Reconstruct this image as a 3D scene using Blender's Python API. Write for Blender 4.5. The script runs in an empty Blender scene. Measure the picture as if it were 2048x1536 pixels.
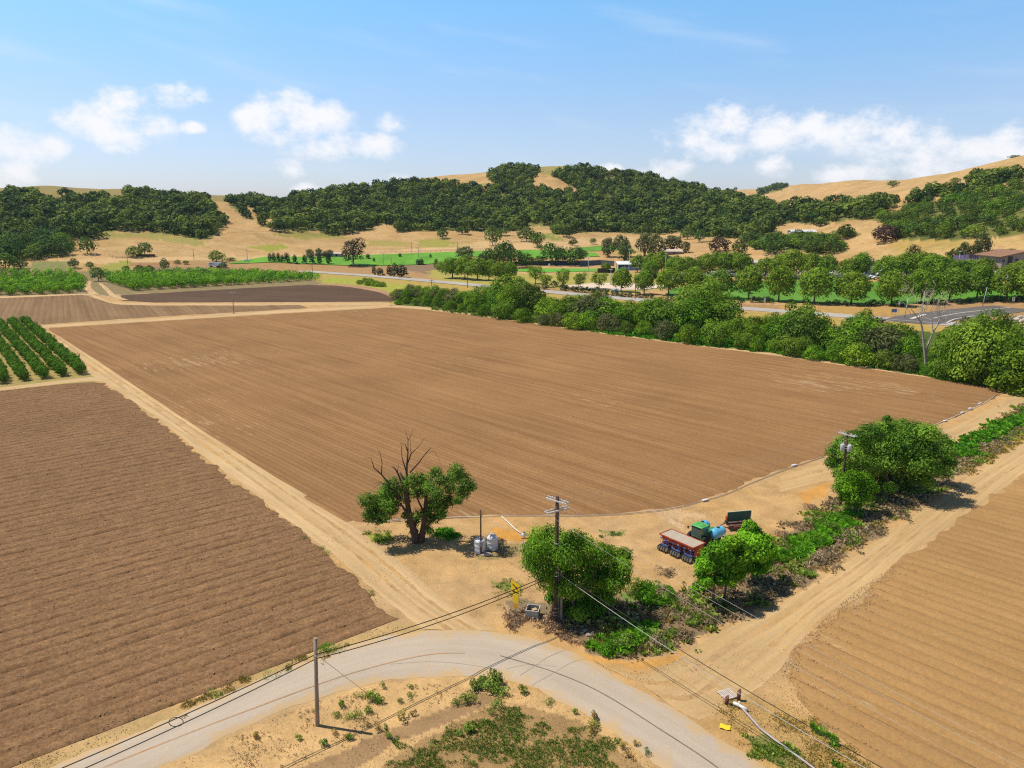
import bpy, math, random
import numpy as np
from mathutils import Vector
from mathutils.geometry import delaunay_2d_cdt

# ------------------------------------------------------------------ camera, sky, sun
S = bpy.context.scene
FPX, CAMH, PITCH = 1470.0, 36.0, math.atan(336 / 1470.0)
cam_d = bpy.data.cameras.new("camera"); cam = bpy.data.objects.new("camera", cam_d)
S.collection.objects.link(cam); S.camera = cam
cam_d.sensor_width = 36.0; cam_d.lens = 36.0 * FPX / 2048.0
cam_d.clip_start = 0.5; cam_d.clip_end = 20000
cam.location = (0, 0, CAMH); cam.rotation_euler = (math.pi / 2 - PITCH, 0, 0)
S.view_settings.view_transform = 'Standard'; S.view_settings.look = 'None'
S.view_settings.gamma = 1.0; S.view_settings.use_curve_mapping = False
S.view_settings.exposure = 0.0
S.render.engine = 'CYCLES'
S.cycles.max_bounces = 6; S.cycles.diffuse_bounces = 2; S.cycles.transmission_bounces = 2
S.cycles.transparent_max_bounces = 4; S.cycles.volume_bounces = 0
S.cycles.use_denoising = False; S.cycles.filter_width = 1.15; S.cycles.sample_clamp_indirect = 4.0

SUN_DIR = Vector((-0.977, 0.21, 1.84)).normalized()      # towards the sun
SUN_EL = math.asin(SUN_DIR.z); SUN_ROT = math.atan2(SUN_DIR.x, SUN_DIR.y)
sun_d = bpy.data.lights.new("sun", 'SUN'); sun_d.energy = 4.75; sun_d.angle = math.radians(0.5)
sun_d.color = (1.0, 0.93, 0.79)
sun = bpy.data.objects.new("sun", sun_d); S.collection.objects.link(sun)
sun.rotation_euler = (-SUN_DIR).to_track_quat('-Z', 'Y').to_euler()

W = bpy.data.worlds.new("World"); S.world = W; W.use_nodes = True
wt = W.node_tree; wt.nodes.clear()
def wn(t, **k):
    n = wt.nodes.new(t)
    for a, b in k.items(): setattr(n, a, b)
    return n
def wmath(op, a, b=None, c=None, clamp=False):
    n = wn('ShaderNodeMath', operation=op, use_clamp=clamp)
    for i, v in enumerate((a, b, c)):
        if v is None: continue
        if isinstance(v, (int, float)): n.inputs[i].default_value = v
        else: wt.links.new(v, n.inputs[i])
    return n.outputs[0]
sky = wn('ShaderNodeTexSky', sky_type='NISHITA', sun_disc=False)
sky.sun_elevation = SUN_EL; sky.sun_rotation = SUN_ROT; sky.altitude = 100; sky.air_density = 1.0; sky.dust_density = 0.6; sky.ozone_density = 2.0
tc = wn('ShaderNodeTexCoord'); sep = wn('ShaderNodeSeparateXYZ'); wt.links.new(tc.outputs['Generated'], sep.inputs[0])
X, Y, Z = sep.outputs
az = wmath('ARCTAN2', X, Y)                                   # radians, 0 straight ahead (north)
el = wmath('ARCSINE', Z)
# domain for the cloud edges: turbulence in direction space
cmb = wn('ShaderNodeCombineXYZ'); wt.links.new(az, cmb.inputs[0]); wt.links.new(wmath('MULTIPLY', el, 1.35), cmb.inputs[1])
nz = wn('ShaderNodeTexNoise'); nz.inputs['Scale'].default_value = 26; nz.inputs['Detail'].default_value = 9; nz.inputs['Roughness'].default_value = 0.62
wt.links.new(cmb.outputs[0], nz.inputs['Vector'])
nz2 = wn('ShaderNodeTexNoise'); nz2.inputs['Scale'].default_value = 9; nz2.inputs['Detail'].default_value = 5
wt.links.new(cmb.outputs[0], nz2.inputs['Vector'])
def dir_of(px, py):
    x = (px - 1024) / FPX; y = (768 - py) / FPX
    f = math.cos(PITCH) + y * math.sin(PITCH); u = y * math.cos(PITCH) - math.sin(PITCH)
    return math.atan2(x, f), math.atan2(u, math.hypot(x, f))
# cumulus heaps: centre, half width, half height of each puff as seen in the sky
PUFFS = [(250, 212, 52, 40), (215, 240, 78, 34), (165, 238, 45, 22), (290, 245, 46, 38), (352, 190, 56, 24), (240, 270, 60, 26),
         (30, 290, 60, 36), (70, 285, 50, 22), (10, 345, 40, 26), (385, 255, 22, 10),
         (570, 220, 52, 36), (530, 245, 58, 30), (600, 250, 66, 34), (660, 240, 50, 30), (560, 270, 66, 22), (790, 245, 40, 18), (740, 292, 66, 24), (680, 285, 50, 24), (580, 334, 34, 20), (640, 300, 90, 22),
         (1400, 275, 76, 34), (1480, 250, 72, 40), (1545, 262, 76, 40), (1620, 265, 60, 36), (1480, 290, 96, 26), (1700, 262, 66, 36), (1800, 275, 62, 40), (1850, 285, 54, 36), (1760, 300, 96, 26), (1870, 320, 64, 32), (1940, 300, 44, 26), (2030, 290, 46, 34), (2120, 300, 80, 50),
         (1705, 348, 56, 22), (1330, 340, 62, 20), (1545, 328, 34, 20), (1225, 340, 30, 12), (800, 360, 26, 14), (612, 382, 30, 14),
         (-120, 300, 90, 40), (-300, 260, 90, 44), (2350, 260, 110, 46)]
dens = None
for (px, py, hw, hh) in PUFFS:
    a0, e0 = dir_of(px, py); wa = hw / FPX * 1.02; we = hh / FPX * 1.05
    dx = wmath('DIVIDE', wmath('SUBTRACT', az, a0), wa); dy = wmath('DIVIDE', wmath('SUBTRACT', el, e0), we)
    r2 = wmath('ADD', wmath('MULTIPLY', dx, dx), wmath('MULTIPLY', dy, dy))
    v = wmath('SUBTRACT', 1.0, r2)
    dens = v if dens is None else wmath('SMOOTH_MAX', dens, v, 0.35)
nn = wmath('MULTIPLY', wmath('SUBTRACT', nz.outputs[0], 0.5), 4.4)
nn2 = wmath('MULTIPLY', wmath('SUBTRACT', nz2.outputs[0], 0.5), 2.2)
d = wmath('ADD', wmath('ADD', dens, nn), nn2)
mr = wn('ShaderNodeMapRange', interpolation_type='SMOOTHSTEP'); wt.links.new(d, mr.inputs[0])
mr.inputs[1].default_value = -0.3; mr.inputs[2].default_value = 1.5; mr.inputs[3].default_value = 0; mr.inputs[4].default_value = 0.97
# thin high veil streaks
cmb2 = wn('ShaderNodeCombineXYZ'); wt.links.new(wmath('MULTIPLY', az, 2.2), cmb2.inputs[0]); wt.links.new(wmath('ADD', wmath('MULTIPLY', el, 13), wmath('MULTIPLY', az, 2.2)), cmb2.inputs[1])
nz3 = wn('ShaderNodeTexNoise'); nz3.inputs['Scale'].default_value = 1.7; nz3.inputs['Detail'].default_value = 5; wt.links.new(cmb2.outputs[0], nz3.inputs['Vector'])
veil = wn('ShaderNodeMapRange', interpolation_type='SMOOTHSTEP'); wt.links.new(nz3.outputs[0], veil.inputs[0])
veil.inputs[1].default_value = 0.5; veil.inputs[2].default_value = 0.8; veil.inputs[3].default_value = 0.0; veil.inputs[4].default_value = 0.3
# sky colour: the Nishita sky, its low band made a little bluer
ramp = wn('ShaderNodeValToRGB'); wt.links.new(wmath('MULTIPLY', el, 2.0, clamp=True), ramp.inputs[0])
cr = ramp.color_ramp
cr.elements[0].position = 0.0; cr.elements[0].color = (1.23, 1.18, 1.50, 1)
cr.elements[1].position = 1.0; cr.elements[1].color = (0.36, 0.46, 0.60, 1)
e = cr.elements.new(0.5); e.color = (1.21, 1.72, 1.90, 1)
e = cr.elements.new(0.25); e.color = (1.35, 1.39, 1.56, 1)
mul = wn('ShaderNodeVectorMath', operation='MULTIPLY'); wt.links.new(sky.outputs[0], mul.inputs[0]); wt.links.new(ramp.outputs[0], mul.inputs[1])
def wmix(f, a, b):
    m = wn('ShaderNodeMix', data_type='RGBA'); wt.links.new(f, m.inputs[0]); wt.links.new(a, m.inputs[6])
    if isinstance(b, tuple): m.inputs[7].default_value = b
    else: wt.links.new(b, m.inputs[7])
    return m.outputs[2]
c1 = wmix(veil.outputs[0], mul.outputs[0], (8.2, 8.9, 10.0, 1))
c2 = wmix(mr.outputs[0], c1, (10.0, 10.0, 10.3, 1))
bg = wn('ShaderNodeBackground'); wt.links.new(c2, bg.inputs[0]); bg.inputs[1].default_value = 0.1
out = wn('ShaderNodeOutputWorld'); wt.links.new(bg.outputs[0], out.inputs[0])
W.cycles.sampling_method = 'MANUAL'; W.cycles.sample_map_resolution = 512

# ------------------------------------------------------------------ helpers
COL = S.collection
rng = np.random.default_rng(7); random.seed(7)
CP, SP = math.cos(PITCH), math.sin(PITCH)
def proj(x, y, z):
    z = z - CAMH; f = y * CP - z * SP; u = y * SP + z * CP
    f = np.where(f < 1.0, 1.0, f)
    return 1024 + FPX * x / f, 768 - FPX * u / f
def g0(px, py, z=0.0):
    x = (px - 1024) / FPX; y = (768 - py) / FPX
    dx, dy, dz = x, CP + y * SP, y * CP - SP
    t = (z - CAMH) / dz
    return np.array([dx * t, dy * t])
def lin(h):
    h = h.lstrip('#'); c = [int(h[i:i + 2], 16) / 255 for i in (0, 2, 4)]
    return tuple((v / 12.92 if v <= .04045 else ((v + .055) / 1.055) ** 2.4) for v in c)
_perm = np.random.default_rng(3).random(65536).astype(np.float64)
def vnoise(x, y, seed=0):
    x = np.asarray(x, float); y = np.asarray(y, float)
    xi = np.floor(x).astype(np.int64); yi = np.floor(y).astype(np.int64)
    fx = x - xi; fy = y - yi; fx = fx * fx * (3 - 2 * fx); fy = fy * fy * (3 - 2 * fy)
    def h(a, b): return _perm[(a * 7919 + b * 104729 + seed * 1299721 + (a * b) * 31) & 65535]
    return (h(xi, yi) * (1 - fx) * (1 - fy) + h(xi + 1, yi) * fx * (1 - fy) + h(xi, yi + 1) * (1 - fx) * fy + h(xi + 1, yi + 1) * fx * fy) * 2 - 1
def fbm(x, y, o=4, seed=0):
    s = 0; a = 1.0; t = 0
    for i in range(o):
        s = s + a * vnoise(x * 2 ** i + 17.3 * i, y * 2 ** i - 9.1 * i, seed + i); t += a; a *= .5
    return s / t
def inpoly(px, py, poly):
    px = np.asarray(px, float); py = np.asarray(py, float); r = np.zeros(px.shape, bool); n = len(poly)
    for i in range(n):
        x1, y1 = poly[i]; x2, y2 = poly[(i + 1) % n]
        if y1 == y2: continue
        c = ((y1 > py) != (y2 > py)) & (px < (x2 - x1) * (py - y1) / (y2 - y1) + x1)
        r ^= c
    return r
def smooth_line(pts, step=1.0, closed=False):
    p = [np.array(q, float) for q in pts]
    out = []
    for i in range(len(p) - 1):
        a = p[max(i - 1, 0)]; b = p[i]; c = p[i + 1]; d_ = p[min(i + 2, len(p) - 1)]
        n = max(1, int(np.linalg.norm(c - b) / step))
        for k in range(n):
            t = k / n
            out.append(.5 * ((2 * b) + (c - a) * t + (2 * a - 5 * b + 4 * c - d_) * t * t + (3 * b - a - 3 * c + d_) * t ** 3))
    out.append(p[-1]); return np.array(out)

def tag(o, label=None, cat=None, group=None, kind=None):
    if label: o['label'] = label
    if cat: o['category'] = cat
    if group: o['group'] = group
    if kind: o['kind'] = kind
    return o
def mesh_np(name, v, f, mat=None, attrs=None, smooth=False, uv=None):
    me = bpy.data.meshes.new(name); v = np.ascontiguousarray(v, np.float32); f = np.ascontiguousarray(f, np.int32)
    k = f.shape[1]
    me.vertices.add(len(v)); me.vertices.foreach_set('co', v.ravel())
    me.loops.add(f.size); me.loops.foreach_set('vertex_index', f.ravel())
    me.polygons.add(len(f)); me.polygons.foreach_set('loop_start', np.arange(0, f.size, k, dtype=np.int32))
    me.polygons.foreach_set('loop_total', np.full(len(f), k, np.int32))
    if smooth: me.polygons.foreach_set('use_smooth', np.ones(len(f), bool))
    if attrs:
        for an, av in attrs.items():
            av = np.asarray(av, np.float32)
            if av.ndim == 1:
                a = me.attributes.new(an, 'FLOAT', 'POINT'); a.data.foreach_set('value', av)
            else:
                a = me.attributes.new(an, 'FLOAT_COLOR', 'POINT')
                c = np.ones((len(av), 4), np.float32); c[:, :3] = av; a.data.foreach_set('color', c.ravel())
    if uv is not None:
        l = me.uv_layers.new(name='UVMap'); l.data.foreach_set('uv', np.asarray(uv, np.float32)[f.ravel()].ravel())
    me.update(calc_edges=True)
    if mat: me.materials.append(mat)
    return me
def link(name, me, parent=None, loc=None):
    o = bpy.data.objects.new(name, me); COL.objects.link(o)
    if parent: o.parent = parent
    if loc is not None: o.location = loc
    return o
def empty(name, loc, rz=0.0, **k):
    o = bpy.data.objects.new(name, None); COL.objects.link(o); o.location = loc; o.rotation_euler = (0, 0, rz); o.empty_display_size = .5
    return tag(o, **k)

class MB:
    def __init__(s): s.v = []; s.f = []
    def add(s, vs, fs):
        b = len(s.v); s.v += [tuple(map(float, q)) for q in vs]; s.f += [tuple(b + i for i in q) for q in fs]; return s
    def box(s, c, sz, rz=0.0, rx=0.0, ry=0.0, bev=0.0):
        hx, hy, hz = sz[0] / 2, sz[1] / 2, sz[2] / 2; vs = []
        if bev <= 0:
            P_ = [(-hx, -hy, -hz), (hx, -hy, -hz), (hx, hy, -hz), (-hx, hy, -hz), (-hx, -hy, hz), (hx, -hy, hz), (hx, hy, hz), (-hx, hy, hz)]
            F_ = [(0, 3, 2, 1), (4, 5, 6, 7), (0, 1, 5, 4), (1, 2, 6, 5), (2, 3, 7, 6), (3, 0, 4, 7)]
        else:
            b = bev; P_ = []
            for z_, ins in ((-hz, b), (-hz + b, 0), (hz - b, 0), (hz, b)):
                x_, y_ = hx - ins, hy - ins
                for (q, w) in ((-x_, -y_ + b), (-x_ + b, -y_), (x_ - b, -y_), (x_, -y_ + b), (x_, y_ - b), (x_ - b, y_), (-x_ + b, y_), (-x_, y_ - b)): P_.append((q, w, z_))
            F_ = [tuple(range(7, -1, -1)), tuple(range(24, 32))]
            for l in range(3):
                for i in range(8): F_.append((l * 8 + i, l * 8 + (i + 1) % 8, l * 8 + 8 + (i + 1) % 8, l * 8 + 8 + i))
        for (x, y, z) in P_:
            if rx: y, z = y * math.cos(rx) - z * math.sin(rx), y * math.sin(rx) + z * math.cos(rx)
            if ry: x, z = x * math.cos(ry) + z * math.sin(ry), -x * math.sin(ry) + z * math.cos(ry)
            if rz: x, y = x * math.cos(rz) - y * math.sin(rz), x * math.sin(rz) + y * math.cos(rz)
            vs.append((x + c[0], y + c[1], z + c[2]))
        return s.add(vs, F_)
    def tube(s, pts, rad, n=8, cap=True):
        pts = [Vector(p) for p in pts]; m = len(pts)
        rad = [rad] * m if isinstance(rad, (int, float)) else list(rad); vs = []; fs = []; u = None
        for i, p in enumerate(pts):
            t = (pts[min(i + 1, m - 1)] - pts[max(i - 1, 0)])
            t = t.normalized() if t.length > 1e-9 else Vector((0, 0, 1))
            if u is None: u = t.cross(Vector((0, 0, 1)) if abs(t.z) < .9 else Vector((1, 0, 0))).normalized()
            else:
                u = (u - t * u.dot(t)); u = u.normalized() if u.length > 1e-6 else t.orthogonal().normalized()
            w = t.cross(u)
            for k in range(n):
                a = 2 * math.pi * k / n; vs.append(p + (u * math.cos(a) + w * math.sin(a)) * rad[i])
        for i in range(m - 1):
            for k in range(n): fs.append((i * n + k, i * n + (k + 1) % n, (i + 1) * n + (k + 1) % n, (i + 1) * n + k))
        if cap: fs.append(tuple(range(n - 1, -1, -1))); fs.append(tuple((m - 1) * n + k for k in range(n)))
        return s.add(vs, fs)
    def lathe(s, prof, c=(0, 0, 0), n=20, axis='z', rz=0.0):
        vs = []; fs = []
        for (r, h) in prof:
            for k in range(n):
                a = 2 * math.pi * k / n; q = (r * math.cos(a), r * math.sin(a), h)
                if axis == 'x': q = (h, r * math.cos(a), r * math.sin(a))
                if axis == 'y': q = (r * math.cos(a), h, r * math.sin(a))
                if rz: q = (q[0] * math.cos(rz) - q[1] * math.sin(rz), q[0] * math.sin(rz) + q[1] * math.cos(rz), q[2])
                vs.append((q[0] + c[0], q[1] + c[1], q[2] + c[2]))
        m = len(prof)
        for i in range(m - 1):
            for k in range(n): fs.append((i * n + k, i * n + (k + 1) % n, (i + 1) * n + (k + 1) % n, (i + 1) * n + k))
        fs.append(tuple(range(n - 1, -1, -1))); fs.append(tuple((m - 1) * n + k for k in range(n)))
        return s.add(vs, fs)
    def mesh(s, name, mat, smooth=False):
        me = bpy.data.meshes.new(name); me.from_pydata(s.v, [], s.f); me.update()
        if smooth:
            me.polygons.foreach_set('use_smooth', [len(p.vertices) < 5 for p in me.polygons])
        if mat: me.materials.append(mat)
        return me
    def obj(s, name, mat, parent=None, smooth=False, **k): return tag(link(name, s.mesh(name, mat, smooth), parent), **k)

# ------------------------------------------------------------------ materials
def newmat(name, rough=.8, spec=.3, metal=0.0):
    m = bpy.data.materials.new(name); m.use_nodes = True; b = m.node_tree.nodes['Principled BSDF']
    b.inputs['Roughness'].default_value = rough; b.inputs['Specular IOR Level'].default_value = spec; b.inputs['Metallic'].default_value = metal
    return m, m.node_tree, b
def nd(nt, t, ins=None, **k):
    n = nt.nodes.new(t)
    for a, b in k.items(): setattr(n, a, b)
    for a, b in (ins or {}).items():
        if hasattr(b, 'is_linked'): nt.links.new(b, n.inputs[a])
        else: n.inputs[a].default_value = b
    return n
def rgb(c): return (c[0], c[1], c[2], 1)
def paint(name, c, rough=.6, var=.12, scale=3.0, metal=0.0, spec=.35, dirt=None, bump=0.0):
    """plain coat with uneven wear: noise on the base colour, a little dust"""
    m, nt, b = newmat(name, rough, spec, metal)
    tcn = nd(nt, 'ShaderNodeTexCoord')
    n = nd(nt, 'ShaderNodeTexNoise', {'Vector': tcn.outputs['Object'], 'Scale': scale, 'Detail': 5.0, 'Roughness': .65})
    r = nd(nt, 'ShaderNodeMapRange', {0: n.outputs[0], 1: .3, 2: .7, 3: 0.0, 4: 1.0})
    lo = tuple(x * (1 - var) for x in c); hi = tuple(min(1, x * (1 + var)) for x in c)
    mx = nd(nt, 'ShaderNodeMix', {0: r.outputs[0], 6: rgb(lo), 7: rgb(hi)}, data_type='RGBA')
    o = mx.outputs[2]
    if dirt:
        n2 = nd(nt, 'ShaderNodeTexNoise', {'Vector': tcn.outputs['Object'], 'Scale': scale * .5, 'Detail': 6.0, 'Roughness': .7})
        r2 = nd(nt, 'ShaderNodeMapRange', {0: n2.outputs[0], 1: .5, 2: .72, 3: 0.0, 4: .8})
        mx2 = nd(nt, 'ShaderNodeMix', {0: r2.outputs[0], 6: o, 7: rgb(dirt)}, data_type='RGBA'); o = mx2.outputs[2]
    nt.links.new(o, b.inputs['Base Color'])
    if bump:
        bp = nd(nt, 'ShaderNodeBump', {'Height': n.outputs[0], 'Strength': bump, 'Distance': .02}); nt.links.new(bp.outputs[0], b.inputs['Normal'])
    return m
def leafmat(name, dark, light, rnd=.25, trans=.28):
    m, nt, b = newmat(name, .7, .08)
    at = nd(nt, 'ShaderNodeAttribute', attribute_name='tint')
    mx = nd(nt, 'ShaderNodeMix', {0: at.outputs['Fac'], 6: rgb(dark), 7: rgb(light)}, data_type='RGBA')
    oi = nd(nt, 'ShaderNodeObjectInfo')
    hs = nd(nt, 'ShaderNodeHueSaturation', {'Color': mx.outputs[2], 'Saturation': 1.0})
    r1 = nd(nt, 'ShaderNodeMapRange', {0: oi.outputs['Random'], 3: 1 - rnd, 4: 1 + rnd}); nt.links.new(r1.outputs[0], hs.inputs['Value'])
    w = nd(nt, 'ShaderNodeMath', {0: oi.outputs['Random'], 1: 37.7}, operation='MULTIPLY'); w2 = nd(nt, 'ShaderNodeMath', {0: w.outputs[0]}, operation='FRACT')
    r2 = nd(nt, 'ShaderNodeMapRange', {0: w2.outputs[0], 3: .5 - rnd * .07, 4: .5 + rnd * .07}); nt.links.new(r2.outputs[0], hs.inputs['Hue'])
    nt.links.new(hs.outputs[0], b.inputs['Base Color'])
    tr = nd(nt, 'ShaderNodeBsdfTranslucent', {'Color': hs.outputs[0]})
    ms = nd(nt, 'ShaderNodeMixShader', {0: trans, 1: b.outputs[0], 2: tr.outputs[0]})
    nt.links.new(ms.outputs[0], nt.nodes['Material Output'].inputs[0])
    return m
def groundmat(name, scale=1.0, bump=.5, var=.25, attr='col', dist=.15):
    m, nt, b = newmat(name, .95, .1)
    at = nd(nt, 'ShaderNodeAttribute', attribute_name=attr); ge = nd(nt, 'ShaderNodeNewGeometry')
    n1 = nd(nt, 'ShaderNodeTexNoise', {'Vector': ge.outputs['Position'], 'Scale': .35 * scale, 'Detail': 8.0, 'Roughness': .68})
    n2 = nd(nt, 'ShaderNodeTexNoise', {'Vector': ge.outputs['Position'], 'Scale': 5.0 * scale, 'Detail': 5.0, 'Roughness': .7})
    a = nd(nt, 'ShaderNodeMapRange', {0: n1.outputs[0], 1: .3, 2: .7, 3: 1 - var, 4: 1 + var})
    c = nd(nt, 'ShaderNodeMapRange', {0: n2.outputs[0], 1: .3, 2: .7, 3: 1 - var * .8, 4: 1 + var * .8})
    k = nd(nt, 'ShaderNodeMath', {0: a.outputs[0], 1: c.outputs[0]}, operation='MULTIPLY')
    vm = nd(nt, 'ShaderNodeVectorMath', {0: at.outputs['Color'], 3: k.outputs[0]}, operation='SCALE')
    nt.links.new(vm.outputs[0], b.inputs['Base Color'])
    bp = nd(nt, 'ShaderNodeBump', {'Height': n2.outputs[0], 'Strength': bump, 'Distance': dist}); nt.links.new(bp.outputs[0], b.inputs['Normal'])
    return m
EARTH = (.93, .87, .80)
def streakmat(name, c, c2, uvs=(.05, 3.0), var=.2, bump=.4, rough=.95, salt=None, clod=4.0, dist=.1, period=None, furrow=None, fw=.16, edge=None):
    """earth or paving whose marks run along the strip (UV x = metres along, y = metres across)"""
    if 'grass' not in name: c = tuple(a * k for a, k in zip(c, EARTH)); c2 = tuple(a * k for a, k in zip(c2, EARTH))
    m, nt, b = newmat(name, rough, .12)
    uv = nd(nt, 'ShaderNodeUVMap'); ge = nd(nt, 'ShaderNodeNewGeometry')
    mp = nd(nt, 'ShaderNodeMapping', {'Vector': uv.outputs[0], 'Scale': (uvs[0], uvs[1], 1)})
    n1 = nd(nt, 'ShaderNodeTexNoise', {'Vector': mp.outputs[0], 'Scale': 1.0, 'Detail': 5.0, 'Roughness': .6})
    n2 = nd(nt, 'ShaderNodeTexNoise', {'Vector': ge.outputs['Position'], 'Scale': clod, 'Detail': 5.0, 'Roughness': .75})
    n3 = nd(nt, 'ShaderNodeTexNoise', {'Vector': ge.outputs['Position'], 'Scale': .045, 'Detail': 4.0, 'Roughness': .6})
    r1 = nd(nt, 'ShaderNodeMapRange', {0: n1.outputs[0], 1: .32, 2: .68, 3: 0.0, 4: 1.0})
    mx = nd(nt, 'ShaderNodeMix', {0: r1.outputs[0], 6: rgb(c), 7: rgb(c2)}, data_type='RGBA')
    a = nd(nt, 'ShaderNodeMapRange', {0: n2.outputs[0], 1: .3, 2: .7, 3: 1 - var, 4: 1 + var})
    a3 = nd(nt, 'ShaderNodeMapRange', {0: n3.outputs[0], 1: .3, 2: .7, 3: .9, 4: 1.1})
    k = nd(nt, 'ShaderNodeMath', {0: a.outputs[0], 1: a3.outputs[0]}, operation='MULTIPLY')
    vm = nd(nt, 'ShaderNodeVectorMath', {0: mx.outputs[2], 3: k.outputs[0]}, operation='SCALE'); o = vm.outputs[0]
    if period:      # furrow shade painted into the soil colour, darkest along each furrow bottom
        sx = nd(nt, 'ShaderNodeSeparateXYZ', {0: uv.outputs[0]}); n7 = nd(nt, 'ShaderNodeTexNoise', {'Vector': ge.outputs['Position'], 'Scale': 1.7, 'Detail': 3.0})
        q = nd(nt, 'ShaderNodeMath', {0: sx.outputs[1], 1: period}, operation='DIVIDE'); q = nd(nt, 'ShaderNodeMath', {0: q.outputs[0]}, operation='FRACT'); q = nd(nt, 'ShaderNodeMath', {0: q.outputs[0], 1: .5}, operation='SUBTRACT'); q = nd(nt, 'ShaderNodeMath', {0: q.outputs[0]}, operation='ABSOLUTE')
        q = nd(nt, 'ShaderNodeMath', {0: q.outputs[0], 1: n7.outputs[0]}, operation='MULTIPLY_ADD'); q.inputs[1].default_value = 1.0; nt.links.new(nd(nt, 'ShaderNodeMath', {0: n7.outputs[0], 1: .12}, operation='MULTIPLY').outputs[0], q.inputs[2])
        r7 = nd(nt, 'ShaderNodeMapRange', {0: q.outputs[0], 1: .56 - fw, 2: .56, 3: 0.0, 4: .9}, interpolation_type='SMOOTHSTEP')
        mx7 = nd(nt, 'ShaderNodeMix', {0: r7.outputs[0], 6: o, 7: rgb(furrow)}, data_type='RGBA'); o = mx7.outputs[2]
    if edge:        # dust blown and driven onto the borders
        at = nd(nt, 'ShaderNodeAttribute', attribute_name='across'); n8 = nd(nt, 'ShaderNodeTexNoise', {'Vector': ge.outputs['Position'], 'Scale': .6, 'Detail': 6.0, 'Roughness': .7})
        q = nd(nt, 'ShaderNodeMath', {0: at.outputs['Fac'], 1: .5}, operation='SUBTRACT'); q = nd(nt, 'ShaderNodeMath', {0: q.outputs[0]}, operation='ABSOLUTE'); q = nd(nt, 'ShaderNodeMath', {0: q.outputs[0], 1: n8.outputs[0]}, operation='ADD')
        r8 = nd(nt, 'ShaderNodeMapRange', {0: q.outputs[0], 1: .78, 2: 1.02, 3: 0.0, 4: .9}, interpolation_type='SMOOTHSTEP')
        mx8 = nd(nt, 'ShaderNodeMix', {0: r8.outputs[0], 6: o, 7: rgb(edge)}, data_type='RGBA'); o = mx8.outputs[2]
    if salt:
        mp2 = nd(nt, 'ShaderNodeMapping', {'Vector': uv.outputs[0], 'Scale': (.22, 1.1, 1)})
        n4 = nd(nt, 'ShaderNodeTexNoise', {'Vector': mp2.outputs[0], 'Scale': 1.0, 'Detail': 4.0, 'Roughness': .6})
        n5 = nd(nt, 'ShaderNodeTexNoise', {'Vector': ge.outputs['Position'], 'Scale': .02, 'Detail': 3.0})
        s1 = nd(nt, 'ShaderNodeMath', {0: n4.outputs[0], 1: n5.outputs[0]}, operation='ADD')
        r4 = nd(nt, 'ShaderNodeMapRange', {0: s1.outputs[0], 1: 1.17, 2: 1.38, 3: 0.0, 4: .55})
        mx4 = nd(nt, 'ShaderNodeMix', {0: r4.outputs[0], 6: o, 7: rgb(salt)}, data_type='RGBA'); o = mx4.outputs[2]
    nt.links.new(o, b.inputs['Base Color'])
    bp = nd(nt, 'ShaderNodeBump', {'Height': n2.outputs[0], 'Strength': bump, 'Distance': dist}); nt.links.new(bp.outputs[0], b.inputs['Normal'])
    return m

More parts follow.
